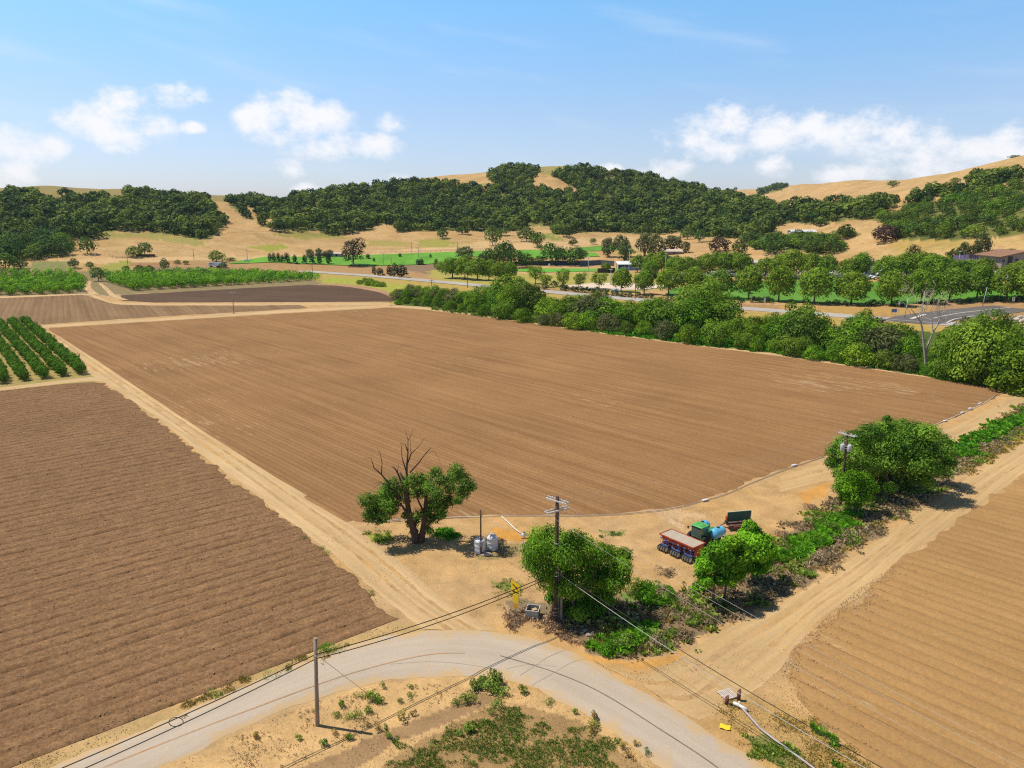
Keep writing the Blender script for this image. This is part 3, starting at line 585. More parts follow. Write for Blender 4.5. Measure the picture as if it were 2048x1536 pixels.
# ------------------------------------------------------------------ tracks and roads
def strip(name, A, B, mat, z, label, nv=8, step=1.2, rag=.25, crown=0.0, ruts=None, kind='structure', drape=False):
    """a band between two edge lines given in photo pixels; ruts = [(v, halfwidth, depth)]"""
    a = smooth_line([g0(*p) for p in A], step); b = smooth_line([g0(*p) for p in B], step)
    n = max(len(a), len(b))
    def rs(q):
        l = np.r_[0, np.cumsum(np.linalg.norm(np.diff(q, axis=0), axis=1))]; t = np.linspace(0, l[-1], n)
        return np.stack([np.interp(t, l, q[:, 0]), np.interp(t, l, q[:, 1])], 1), t
    a, ta = rs(a); b, tb = rs(b); vv = np.linspace(0, 1, nv)
    Pn = a[:, None] * (1 - vv[None, :, None]) + b[:, None] * vv[None, :, None]; w = np.linalg.norm(b - a, axis=1)
    if rag:
        u = (b - a) / (w[:, None] + 1e-9)
        Pn[:, 0] -= u * (rag * (fbm(ta / 1.3, ta * 0 + 3, 3, 80) - .2))[:, None]; Pn[:, -1] += u * (rag * (fbm(tb / 1.3, tb * 0 + 8, 3, 81) - .2))[:, None]
    Z = z + crown * (1 - (2 * vv - 1) ** 2)[None, :] + np.zeros((n, nv))
    if ruts:
        for (rv, hw, dp) in ruts: Z -= dp * np.exp(-(((vv[None, :] - rv) * w[:, None]) / hw) ** 2)
        Z += .012 * vnoise(Pn[..., 0] * 1.1, Pn[..., 1] * 1.1, 7)
    if drape: Z = Z + H(Pn[..., 0], Pn[..., 1])
    if z < .06: Z[:, 0] = Z[:, -1] = -.03
    V = np.concatenate([Pn, Z[..., None]], -1).reshape(-1, 3); UV = np.stack([np.repeat(ta[:, None], nv, 1), vv[None, :] * w[:, None]], -1).reshape(-1, 2)
    i, j = np.meshgrid(np.arange(n - 1), np.arange(nv - 1), indexing='ij'); o = (i * nv + j).ravel(); f = np.stack([o, o + 1, o + nv + 1, o + nv], 1)
    p = V[f[0]]; nz_ = np.cross(p[1] - p[0], p[2] - p[0])[2]
    if nz_ < 0: f = f[:, ::-1]
    me = mesh_np(name, V, f, mat, {'across': np.repeat(vv[None], n, 0).ravel()}, smooth=True, uv=UV); o = link(name, me)
    if kind: tag(o, label=label, kind=kind)
    return o
M_TRACK = streakmat('packed_dirt', (.50, .355, .19), (.66, .49, .285), (.045, .75), .10, .5, clod=2.5, dist=.06)
M_TRACK2 = streakmat('packed_dirt_ochre', (.47, .33, .165), (.61, .445, .24), (.05, .7), .10, .5, clod=2.5, dist=.06)
RUT = [(.3, .35, .07), (.62, .35, .07), (.45, .25, .03)]
strip('dirt_track', [(94, 652), (142, 685), (203, 724), (287, 780), (373, 837), (505, 921), (603, 985), (700, 1048), (800, 1120), (900, 1205), (1000, 1262)],
      [(78, 654), (110, 690), (180, 748), (211, 766), (274, 808), (334, 850), (402, 908), (484, 969), (574, 1039), (668, 1110), (738, 1172), (840, 1258)], M_TRACK, .0, 'pale dirt track between the dark plowed field and the large field', nv=14, rag=.28, ruts=RUT)
strip('dirt_track', [(1180, 1318), (1260, 1345), (1340, 1325), (1440, 1262), (1560, 1205), (1640, 1160), (1720, 1105), (1840, 1022), (1920, 965), (2060, 880), (2300, 745)],
      [(1290, 1372), (1400, 1440), (1480, 1400), (1560, 1340), (1600, 1285), (1640, 1240), (1715, 1195), (1795, 1125), (1905, 1048), (2060, 942), (2300, 800)], M_TRACK2, .0, 'ochre dirt track along the ditch and the pale bedded field', nv=14, rag=.4, ruts=RUT)
strip('dirt_track', [(1560, 950), (1650, 925), (1760, 900), (1860, 868), (1930, 842), (1990, 812), (2060, 782), (2300, 740)],
      [(1560, 985), (1640, 965), (1740, 940), (1850, 905), (1920, 880), (2000, 850), (2060, 810), (2300, 760)], M_TRACK2, .0, 'dirt track at the right end of the large field', nv=10, rag=.4, ruts=RUT)
strip('dirt_track', [(78, 651), (300, 637.5), (560, 621), (700, 614), (790, 609)], [(80, 656), (300, 642.5), (560, 626), (700, 618), (790, 613)], M_TRACK, .01, 'cream dirt track across the far end of the large field', nv=4, step=4)
strip('dirt_track', [(780, 610), (850, 614), (1000, 632), (1200, 661), (1400, 686), (1600, 711), (1800, 741), (1960, 764), (2100, 785)],
      [(780, 614), (850, 619), (1000, 638), (1200, 668), (1400, 694), (1600, 720), (1800, 751), (1960, 774), (2050, 795)], M_TRACK, .01, 'dirt track between the large field and the green creek belt', nv=5, step=3)
strip('dirt_track', [(-300, 598), (0, 592.5), (165, 587), (185, 588), (205, 597), (240, 605), (400, 607), (780, 606)], [(-300, 602), (0, 596), (165, 590.5), (190, 596), (225, 607), (260, 609.5), (400, 610), (780, 609)], M_TRACK, .01, 'cream dirt track in front of the far orchard', nv=4, step=4)
strip('dirt_track', [(172, 562), (168, 575), (178, 588)], [(184, 562), (182, 575), (200, 590)], M_TRACK, .03, 'dirt track leading between the two far orchards', nv=4, step=4)
strip('dirt_track', [(196, 566), (205, 575), (222, 592), (245, 600)], [(203, 566), (215, 575), (232, 590), (262, 600)], M_TRACK, .03, 'short dirt lane beside the lone dark oak', nv=4, step=4)
strip('dirt_track', [(-300, 806), (0, 775), (100, 763), (190, 753), (215, 755)], [(-300, 820), (0, 782), (100, 769.5), (190, 761), (225, 768)], M_TRACK, .01, 'cream dirt track in front of the near orchard', nv=5, step=2)
strip('dirt_track', [(640, 566), (700, 569), (760, 578), (792, 592)], [(640, 569), (690, 573), (755, 584), (788, 600)], streakmat('reddish_dirt', (.36, .22, .13), (.46, .30, .18), (.03, .3), .08), .01, 'reddish dirt bank beside the dark field', nv=4, step=4)
# paved lane in the foreground
OUT_ = [(-420, 1790), (-200, 1675), (90, 1540), (200, 1492), (330, 1440), (520, 1357), (640, 1312), (760, 1275), (880, 1260), (1000, 1263), (1085, 1282), (1160, 1312), (1300, 1390), (1400, 1450), (1540, 1540), (1750, 1690), (1950, 1840)]
INN_ = [(0, 1790), (150, 1675), (330, 1580), (420, 1492), (520, 1442), (650, 1392), (760, 1363), (880, 1352), (1000, 1357), (1100, 1392), (1200, 1445), (1330, 1540), (1440, 1640), (1560, 1760)]
OUT_ = [(-700, 1920), (-200, 1662)] + OUT_[2:]; INN_ = [(-500, 1990), (0, 1700), (230, 1582), (330, 1533), (420, 1490)] + INN_[4:]
M_ASPH = streakmat('worn_asphalt', (.47, .41, .35), (.54, .475, .405), (.04, .9), .12, .35, rough=.9, clod=9.0, dist=.02, edge=(.52, .36, .19))
strip('road', OUT_, INN_, M_ASPH, .03, 'worn grey asphalt lane bending through the foreground', nv=9, step=.7, rag=.35, crown=.05)
MID = [(-600, 1955), (-100, 1686), (160, 1561), (210, 1536), (330, 1487), (500, 1421), (700, 1349), (850, 1312), (930, 1308), (1000, 1313), (1100, 1343), (1200, 1386), (1330, 1467), (1440, 1541), (1600, 1670), (1750, 1800)]
def offs(pts, d_):
    q = smooth_line([g0(*p) for p in pts], .8); t = np.gradient(q, axis=0); t /= np.linalg.norm(t, axis=1)[:, None]; n = np.stack([-t[:, 1], t[:, 0]], 1)
    return q - n * d_ / 2, q + n * d_ / 2
def band(name, pts, width, mat, z, label, kind='structure', part=None):
    a, b = offs(pts, width); n = len(a); V = np.zeros((2 * n, 3)); V[0::2, :2] = a; V[1::2, :2] = b; V[:, 2] = z
    i = np.arange(n - 1) * 2; f = np.stack([i, i + 2, i + 3, i + 1], 1)
    if np.cross(V[f[0]][1] - V[f[0]][0], V[f[0]][2] - V[f[0]][0])[2] < 0: f = f[:, ::-1]
    l = np.r_[0, np.cumsum(np.linalg.norm(np.diff(a, axis=0), axis=1))]; uv = np.zeros((2 * n, 2)); uv[0::2, 0] = l; uv[1::2, 0] = l; uv[1::2, 1] = width
    return tag(link(name, mesh_np(name, V, f, mat, uv=uv)), label=label, kind=kind)
band('road_marking', MID[:9], .13, streakmat('faded_orange_paint', (.50, .27, .12), (.42, .36, .28), (.5, 2.0), .2), .09, 'faded orange centre line on the asphalt lane')
band('road_crack', MID[9:], .11, streakmat('tar_seam', (.16, .14, .12), (.26, .23, .2), (.4, 2.0), .2), .09, 'dark seam along the middle of the asphalt lane')
CRK_M = streakmat('crack_tar', (.26, .23, .2), (.36, .32, .28), (.8, 2.0), .2)
for k_, (pp, w_) in enumerate([([(1040, 1352), (1068, 1335), (1092, 1318), (1130, 1300)], .035), ([(1062, 1372), (1100, 1352), (1140, 1328), (1165, 1318)], .03), ([(1010, 1340), (1060, 1330), (1110, 1335)], .025), ([(930, 1268), (936, 1300), (925, 1330), (930, 1352)], .03),
                              ([(700, 1300), (712, 1330), (705, 1352), (722, 1372)], .03), ([(480, 1375), (500, 1402), (530, 1420)], .03), ([(1290, 1392), (1262, 1420), (1230, 1436)], .03), ([(1380, 1452), (1352, 1480), (1330, 1510)], .03), ([(780, 1330), (860, 1325), (930, 1330), (1000, 1342)], .025), ([(300, 1470), (330, 1500), (345, 1520)], .03)]):
    if k_ in (3, 4, 5, 6, 7, 9): continue
    band('road_crack', pp, w_ * .8, CRK_M, .088, 'thin irregular crack in the asphalt lane')
# highway and side road
HW = [(150, 541), (240, 538), (330, 534), (430, 535), (520, 538), (600, 542), (700, 548.5), (760, 553), (850, 561), (934, 568.5), (975, 572.5), (1082, 582), (1148, 588), (1230, 595), (1283, 600), (1350, 606), (1457, 615), (1560, 622), (1707, 633), (1861, 645), (1960, 652), (2200, 672)]
M_HW = streakmat('pale_highway', (.40, .39, .38), (.50, .49, .47), (.01, .3), .05, .2, rough=.9, clod=3)
band('highway', HW, 11.0, M_HW, .06, 'pale grey highway running past the creek belt')
band('road_marking', [(x, y + .05) for x, y in HW[5:]], .35, paint('white_line', (.75, .74, .70), .7), .09, 'white centre line on the highway')
def flat_poly(name, px, mat, z, label, kind='structure', drape=False, sp=8.0, amp=0.0):
    P_ = [g0(x, y) if not drape else G(x, y)[:2] for x, y in px]
    if drape or amp:
        q = []
        for i in range(len(P_)):
            a, b = P_[i], P_[(i + 1) % len(P_)]; k = max(1, int(np.linalg.norm(b - a) / sp))
            for s_ in range(k): q.append(a + (b - a) * s_ / k)
        P_ = q
    P_ = np.array(P_)
    if amp: P_ = P_ + amp * np.stack([fbm(P_[:, 0] / 5, P_[:, 1] / 5, 3, 14), fbm(P_[:, 0] / 5, P_[:, 1] / 5, 3, 15)], 1)
    vs = [Vector(p) for p in P_]; nb = len(vs)
    if drape:
        lo, hi = P_.min(0), P_.max(0); gx, gy = np.meshgrid(np.arange(lo[0], hi[0], sp), np.arange(lo[1], hi[1], sp)); gx = gx.ravel(); gy = gy.ravel()
        m = inpoly(gx, gy, [tuple(p) for p in P_]); vs += [Vector((a, b)) for a, b in zip(gx[m], gy[m])]
    r = delaunay_2d_cdt(vs, [], [list(range(nb))], 1, 1e-4); v2 = np.array([tuple(p) for p in r[0]]); f = np.array(r[2])
    zz = z + (H(v2[:, 0], v2[:, 1]) if drape else 0)
    V = np.column_stack([v2, np.zeros(len(v2)) + zz]); p = V[f[0]]
    if np.cross(p[1] - p[0], p[2] - p[0])[2] < 0: f = f[:, ::-1]
    return tag(link(name, mesh_np(name, V, f, mat, uv=v2)), label=label, kind=kind)
M_ASPH2 = streakmat('dark_asphalt', (.13, .128, .135), (.18, .172, .175), (.02, .2), .08, .2, clod=3)
flat_poly('road', [(1765, 640), (1790, 633), (1830, 627), (1898, 619), (1965, 613), (2070, 605), (2200, 598), (2200, 618), (2060, 622), (2015, 628), (1950, 635), (1912, 641), (1892, 648), (1840, 648), (1790, 643)], M_ASPH2, .08, 'dark asphalt side road joining the highway')
flat_poly('road', [(2016, 640), (2048, 646), (2200, 668), (2200, 655), (2048, 634), (2028, 632)], M_ASPH2, .08, 'dark asphalt turning lane behind the bright willow')
M_WL = paint('road_paint', (.72, .70, .62), .7)
band('road_marking', [(1866, 637), (1895, 630.5), (1930, 625), (1980, 619.5), (2045, 613), (2150, 606)], .45, M_WL, .11, 'pale centre line on the side road')
band('road_marking', [(1893, 646), (1905, 640), (1922, 636), (1948, 632)], .45, M_WL, .11, 'white edge line at the side road corner')
band('road_marking', [(1822, 638), (1850, 629)], 1.2, M_WL, .11, 'white stop bar where the side road meets the highway')
# lawns and courts
def lawnmat(n, a, b): return streakmat(n, a, b, (.09, .02), .10, .4, clod=1.5)
flat_poly('golf_lawn', [(455, 528), (480, 522), (530, 514), (620, 514), (700, 511), (800, 508), (900, 504.5), (960, 502), (1060, 500), (1150, 502), (1190, 506), (1200, 513), (1080, 517), (1000, 512), (940, 514), (910, 523), (850, 529), (790, 531), (720, 532), (640, 529), (540, 525)], lawnmat('golf_grass', (.10, .28, .03), (.17, .38, .045)), .25, 'bright green golf lawn below the golden slope', drape=True, sp=9)
flat_poly('golf_lawn', [(1150, 497), (1200, 492), (1260, 487), (1262, 499), (1200, 502), (1150, 503)], lawnmat('golf_grass_dark', (.10, .24, .035), (.13, .30, .04)), .25, 'dark green grass patch on the slope behind the park', drape=True, sp=9)
flat_poly('sports_lawn', [(1010, 541), (1060, 536), (1120, 533), (1200, 532), (1245, 536), (1250, 541), (1170, 543), (1080, 545)], lawnmat('field_grass', (.10, .33, .04), (.15, .41, .05)), .10, 'green ball field in front of the dark fence')
flat_poly('sports_lawn', [(1330, 588), (1345, 578), (1400, 568), (1500, 563), (1650, 557), (1800, 566), (1950, 572), (2200, 574), (2200, 598), (2000, 600), (1900, 604), (1800, 609), (1600, 606), (1450, 600), (1340, 594)], lawnmat('park_grass', (.08, .22, .025), (.14, .30, .04)), .12, 'bright green park lawn behind the row of broad trees', drape=True, sp=9)
flat_poly('sand_court', [(1125, 573), (1150, 569), (1200, 566), (1290, 567), (1345, 571), (1330, 575), (1280, 580), (1230, 580), (1180, 579)], streakmat('pale_sand', (.66, .55, .45), (.78, .68, .58), (.05, .1), .08), .12, 'pale pink sand court beside the highway hedge', drape=False)
flat_poly('car_park', [(1330, 560), (1450, 553), (1600, 548), (1800, 556), (1950, 562), (2200, 566), (2200, 545), (1900, 538), (1700, 538), (1450, 540), (1330, 548)], streakmat('car_park_asphalt', (.26, .25, .25), (.33, .32, .31), (.02, .1), .08), .11, 'grey car park behind the park lawn', drape=True, sp=9)
flat_poly('car_park', [(1912, 545), (2048, 537), (2250, 532), (2250, 522), (2048, 526), (1920, 530)], streakmat('car_park_concrete', (.5, .47, .43), (.58, .54, .5), (.02, .1), .08), .35, 'pale upper car park in front of the brown roofed building', drape=True, sp=6)
# ------------------------------------------------------------------ foliage building
def sample_blobs(blobs, n, r_, inner=.22, low=-.35, fuzz=.09):
    B = np.array(blobs, float); w = (B[:, 3] * B[:, 4] * B[:, 5]) ** (2 / 3.); w /= w.sum()
    out_p = []; out_d = []; out_b = []
    while sum(map(len, out_p)) < n:
        k = r_.choice(len(B), n, p=w); d_ = r_.standard_normal((n, 3)); d_ /= np.linalg.norm(d_, axis=1)[:, None]
        rad = np.where(r_.random(n) < inner, r_.uniform(.3, .85, n), r_.normal(.95, fuzz, n))
        p = B[k, :3] + d_ * B[k, 3:6] * rad[:, None]
        ok = (d_[:, 2] > low) | (r_.random(n) < .35)
        # thin out what lies deep inside a neighbour
        deep = np.zeros(n, bool)
        for q in B: deep |= (((p - q[:3]) / q[3:6]) ** 2).sum(1) < .42
        ok &= ~deep | (r_.random(n) < .3)
        out_p.append(p[ok]); out_d.append(d_[ok]); out_b.append(k[ok])
    return np.concatenate(out_p)[:n], np.concatenate(out_d)[:n], np.concatenate(out_b)[:n]
def leaf_mesh(name, blobs, n, size, mat, seed=1, inner=.22, low=-.35, droop=0.0, aspect=.62, updir=.6, contrast=.5, fit=None, fuzz=.10, coh=1.5):
    r_ = np.random.default_rng(seed); p, d_, kb = sample_blobs(blobs, n, r_, inner, low, fuzz)
    if fit:   # bring the crown to its stated width and height
        w0 = (np.percentile(p[:, 0], 98) - np.percentile(p[:, 0], 2) + np.percentile(p[:, 1], 98) - np.percentile(p[:, 1], 2)) / 2; p[:, :2] *= fit[0] / w0
        lo, hi = np.percentile(p[:, 2], 1), np.percentile(p[:, 2], 99); p[:, 2] = fit[1] + (p[:, 2] - lo) * (fit[2] - fit[1]) / (hi - lo)
    nrm = d_ * coh + r_.standard_normal((n, 3)) * .42 + np.array([0, 0, updir]); nrm /= np.linalg.norm(nrm, axis=1)[:, None]
    t = r_.standard_normal((n, 3)); t[:, 2] -= droop * 3; t -= nrm * (t * nrm).sum(1)[:, None]; t /= np.linalg.norm(t, axis=1)[:, None] + 1e-9
    b = np.cross(nrm, t); s = size * r_.uniform(.55, 1.35, n)[:, None]
    V = np.empty((n, 4, 3)); V[:, 0] = p - t * s; V[:, 1] = p + b * s * aspect + nrm * s * .15; V[:, 2] = p + t * s - nrm * s * .2; V[:, 3] = p - b * s * aspect + nrm * s * .15
    f = np.arange(n * 4).reshape(n, 4); bt = r_.uniform(-.5, .5, len(blobs)) * contrast
    tint = np.clip(.45 + r_.normal(0, .24, n) + bt[kb], 0, 1)
    return mesh_np(name, V.reshape(-1, 3), f, mat, {'tint': np.repeat(tint, 4)})
def crown_blobs(w, h, z0, n, seed, flat=1.0, shape='round', rs=.34):
    """puffs of a crown w wide, h tall, starting z0 above ground"""
    r_ = np.random.default_rng(seed); out = [(0, 0, z0 + h * .5, w * .38, w * .38, h * .42)]
    for i in range(n):
        a = i * 2.399 + r_.uniform(-.4, .4); u = r_.random()
        zz = (i + .5) / n
        if shape == 'round': rr = w * .5 * math.sqrt(max(.05, 1 - (2 * zz - .85) ** 2)) * .66
        elif shape == 'cone': rr = w * .5 * (1 - zz) * .7
        elif shape == 'column': rr = w * .22
        elif shape == 'vase': rr = w * .5 * (.35 + .65 * math.sin(min(1, zz * 1.15) * math.pi * .62)) * .66
        else: rr = w * .36
        rr *= r_.uniform(.75, 1.12); s = rs * w * r_.uniform(.55, 1.05) * (.6 if shape == 'cone' else 1)
        if shape == 'cone': s *= (1.25 - zz)
        out.append((rr * math.cos(a), rr * math.sin(a), z0 + h * (.1 + .82 * zz), s * .62, s * .62, min(s * .5, h * .26) * flat))
    return out
def trunk_mb(h, r, blobs, seed, limbs=6, lean=0.0, n=7, fork=1, flare=1.5):
    r_ = np.random.default_rng(seed); m = MB(); lx, ly = lean * math.cos(seed), lean * math.sin(seed)
    m.tube([(0, 0, -.3), (0, 0, h * .1), (lx * .3, ly * .3, h * .5), (lx, ly, h), (lx * 1.2, ly * 1.2, h * 1.5)], [r * flare, r * 1.1, r * .85, r * .65, r * .25], n)
    bl = sorted(blobs, key=lambda q: -q[3])[:limbs + 1]
    for q in bl[1:]:
        s0 = Vector((lx * .8, ly * .8, h * r_.uniform(.6, 1.0))); e = Vector(q[:3]); md = s0.lerp(e, .5) + Vector((r_.normal() * .04 * h, r_.normal() * .04 * h, -.04 * h))
        m.tube([s0, md, e], [r * .5, r * .3, r * .1], 5, False)
    return m
BARK = paint('bark', (.14, .10, .07), .95, .35, 4.0, bump=.6)
BARK_PALE = paint('pale_bark', (.42, .36, .30), .9, .25, 4.0)
L_OAK = leafmat('oak_leaves', (0.033, 0.066, 0.018), (0.168, 0.275, 0.046), .28, 0.21)
L_OAKG = leafmat('oak_leaves_green', (0.058, 0.114, 0.017), (0.276, 0.418, 0.050), .25, 0.26)
L_ORCH = leafmat('orchard_leaves', (0.064, 0.175, 0.015), (0.315, 0.595, 0.031), .15, 0.36)
L_PARK = leafmat('park_leaves', (0.078, 0.149, 0.015), (0.329, 0.499, 0.046), .16, 0.36)
L_CREEK = leafmat('creek_leaves', (0.057, 0.145, 0.013), (0.336, 0.558, 0.037), .22, 0.36)
L_WILLOW = leafmat('willow_leaves', (0.071, 0.144, 0.014), (0.338, 0.524, 0.052), .12, 0.38)
L_OLIVE = leafmat('olive_leaves', (0.062, 0.077, 0.027), (0.264, 0.288, 0.104), .2, 0.31)
L_ORCHN = leafmat('near_orchard_leaves', (.040, .110, .012), (.190, .380, .030), .12, .3)
L_DARK = leafmat('dark_leaves', (0.015, 0.033, 0.015), (0.072, 0.115, 0.042), .2, 0.21)
L_WALNUT = leafmat('walnut_leaves', (0.038, 0.103, 0.016), (0.212, 0.424, 0.053), .1, 0.36)
L_MUL = leafmat('bright_leaves', (0.072, 0.207, 0.011), (0.336, 0.682, 0.031), .1, 0.38)
L_BIG = leafmat('dense_leaves', (0.053, 0.154, 0.016), (0.287, 0.504, 0.053), .1, 0.36)
L_PEPPER = leafmat('pepper_leaves', (0.058, 0.189, 0.013), (0.294, 0.543, 0.043), .1, 0.38)
L_PLUM = leafmat('plum_leaves', (0.056, 0.037, 0.035), (0.192, 0.120, 0.088), .15, 0.26)
L_WEED = leafmat('weed_leaves', (0.081, 0.155, 0.024), (0.356, 0.510, 0.079), .25, 0.31)
L_BRIGHTW = leafmat('lush_weed_leaves', (0.062, 0.188, 0.013), (0.240, 0.544, 0.032), .2, 0.36)
L_DRY = leafmat('dry_stalks', (0.210, 0.150, 0.090), (0.598, 0.448, 0.264), .25, 0.26)
L_STRAW = leafmat('yellow_straw', (0.300, 0.220, 0.060), (0.520, 0.400, 0.120), .25, 0.26)

class Kind:
    """one kind of tree: a crown mesh, a trunk mesh; plant() puts down individual trees"""
    def __init__(s, name, crown, trunk, height, width): s.name, s.crown, s.trunk, s.h, s.w = name, crown, trunk, height, width
def plant(kind, b, h, label, cat='tree', group=None, wide=None, parts=True, rz=None, name=None):
    s = h / kind.h; w = (wide / kind.w) if wide else s; rz = random.uniform(0, 6.28) if rz is None else rz
    nm = name or kind.name
    if parts and kind.trunk:
        e = empty(nm, b, rz, label=label, cat=cat, group=group); e.scale = (w * random.uniform(.88, 1.12), w * random.uniform(.88, 1.12), s)
        link('crown', kind.crown, e); link('trunk', kind.trunk, e); return e
    o = link(nm, kind.crown if kind.trunk is None or parts else kind.crown, None, b); o.rotation_euler = (0, 0, rz); o.scale = (w, w, s)
    return tag(o, label=label, cat=cat, group=group)
def mk(name, w, h, z0, nb, nl, ls, mat, seed, shape='round', tr=.25, flat=1.0, bark=BARK, limbs=6, rs=.34, **k):
    bl = crown_blobs(w, h - z0, z0, nb, seed, flat, shape, rs)
    cm = leaf_mesh(name + '_crown', bl, nl, ls, mat, seed, fit=(w * .97, z0, h), **k)
    tm = trunk_mb(z0 + (h - z0) * .35, tr, bl, seed, limbs).mesh(name + '_trunk', bark, True) if tr else None
    return Kind(name, cm, tm, h, w)
OAK = [mk('oak_tree', 12, 9.5, 1.6, 13, 620, .62, L_OAK, 11 + i, tr=.3, flat=1.15) for i in range(4)]
OAKG = [mk('oak_tree', 12, 9.5, 1.2, 13, 620, .62, L_OAKG, 31 + i, tr=.3, flat=1.15) for i in range(2)]
# ---- hill oaks ----
def hill_points():
    pts = []; r_ = np.random.default_rng(99); tries = 0
    cell = {}
    cand_px = r_.uniform(-60, 2110, 90000); cand_py = r_.uniform(330, 525, 90000)
    x = (cand_px - 1024) / FPX
    keep = inforest(cand_px, cand_py); cand_px = cand_px[keep]; cand_py = cand_py[keep]
    # march each candidate to the ground
    xx = (cand_px - 1024) / FPX; yy = (768 - cand_py) / FPX; dy = CP + yy * SP; dz = yy * CP - SP; hn = np.hypot(xx, dy); ux = xx / hn; uy = dy / hn; sl = dz / hn
    hit = np.zeros(len(ux)); done = np.zeros(len(ux), bool)
    for r in np.arange(380, 2600, 5.0):
        h_ = H(ux * r, uy * r); m = (~done) & (CAMH + sl * r <= h_); hit[m] = r; done |= m
        if done.all(): break
    for i in np.nonzero(done)[0]:
        X_, Y_ = ux[i] * hit[i], uy[i] * hit[i]; sp = r_.uniform(6.5, 11.0); key = (int(X_ // 12), int(Y_ // 12)); bad = False
        for a in (-1, 0, 1):
            for b in (-1, 0, 1):
                for q in cell.get((key[0] + a, key[1] + b), ()):
                    if (q[0] - X_) ** 2 + (q[1] - Y_) ** 2 < sp * sp: bad = True; break
                if bad: break
            if bad: break
        if bad: continue
        if fbm(X_ / 40, Y_ / 40, 3, 55) < -.40 and r_.random() < .85: continue
        cell.setdefault(key, []).append((X_, Y_)); pts.append((X_, Y_, float(H(X_, Y_)), hit[i], cand_px[i], cand_py[i]))
    return pts
HP = hill_points(); HP.sort(key=lambda q: q[3])
print('hill oaks', len(HP))
rr_ = np.random.default_rng(5)
n_ind = 235
SPOTS = [(120, 'above the left end of the far orchard'), (220, 'above the lone leaning slope oak'), (330, 'above the corral'), (480, 'above the campers'), (640, 'above the row of young conifers'), (800, 'behind the tall eucalyptus'), (1100, 'above the golf lawn'),
         (1400, 'behind the picnic park'), (1530, 'above the plum tree'), (1620, 'around the pale hillside house'), (1720, 'above the slope thicket'), (1850, 'above the brownish tree'), (1950, 'left above the upper car park'), (9999, 'above the brown roofed building')]
for i, q in enumerate(HP[:n_ind]):
    right = q[4] > 1500; pool = OAKG if rr_.random() < (.5 if right else .12) else OAK
    spot = next(t for lim, t in SPOTS if q[4] < lim)
    h = rr_.uniform(6.0, 11) * (.75 if right else 1); k = pool[int(rr_.integers(len(pool)))]; hue = 'green' if pool is OAKG else 'dark'
    size = 'tall' if h > 9.3 else ('middling' if h > 7.6 else 'low')
    plant(k, (q[0], q[1], q[2] - .3), h, f'{size} {hue} oak in the wood {spot}', group=f'{size} {hue} oaks {spot}', wide=h * rr_.uniform(1.1, 1.5))
def bulk(name, kinds, pts, mat, label, nl=150, ls=1.15, seed=3, tint_shift=None, hr=(6.5, 12)):
    """far-off wood that reads as one mass"""
    r_ = np.random.default_rng(seed); protos = []
    for i in range(6):
        bl = crown_blobs(12, 7.5, 1.0, 9, 300 + i + seed, 1.15)
        me = leaf_mesh('tmp', bl, nl, ls, None, 400 + i, inner=.05, coh=2.2); v = np.empty(len(me.vertices) * 3, np.float32); me.vertices.foreach_get('co', v)
        t = np.empty(len(me.vertices), np.float32); me.attributes['tint'].data.foreach_get('value', t); protos.append((v.reshape(-1, 3).copy(), t)); bpy.data.meshes.remove(me)
    VS = []; TS = []
    for q in pts:
        v, t = protos[r_.integers(6)]; a = r_.uniform(0, 6.28); h = r_.uniform(*hr) / 8.5; w = h * r_.uniform(.9, 1.25); c, s = math.cos(a), math.sin(a)
        o = np.empty_like(v); o[:, 0] = (v[:, 0] * c - v[:, 1] * s) * w + q[0]; o[:, 1] = (v[:, 0] * s + v[:, 1] * c) * w + q[1]; o[:, 2] = v[:, 2] * h + q[2] - .4
        VS.append(o); TS.append(np.clip(t * .8 + r_.normal(0, .24), 0, 1))
    V = np.concatenate(VS); me = mesh_np(name, V, np.arange(len(V)).reshape(-1, 4), mat, {'tint': np.concatenate(TS)})
    return tag(link(name, me), label=label, kind='stuff')
L_OAKFAR = leafmat('far_oak_leaves', (0.033, 0.076, 0.019), (0.243, 0.312, 0.048), 0, 0.21)
rest = [q for q in HP[n_ind:]]
bulk('oak_woodland', None, [q for i, q in enumerate(rest) if i % 7 > 1], L_OAKFAR, 'dense oak woodland covering the hills')
L_SCRUB = leafmat('scrub_leaves', (.055, .085, .022), (.20, .25, .060), 0, .2)
bulk('green_scrub', None, [q for i, q in enumerate(rest) if i % 7 <= 1], L_SCRUB, 'lighter green scrub scattered between the hill oaks', seed=9, hr=(3.5, 7))
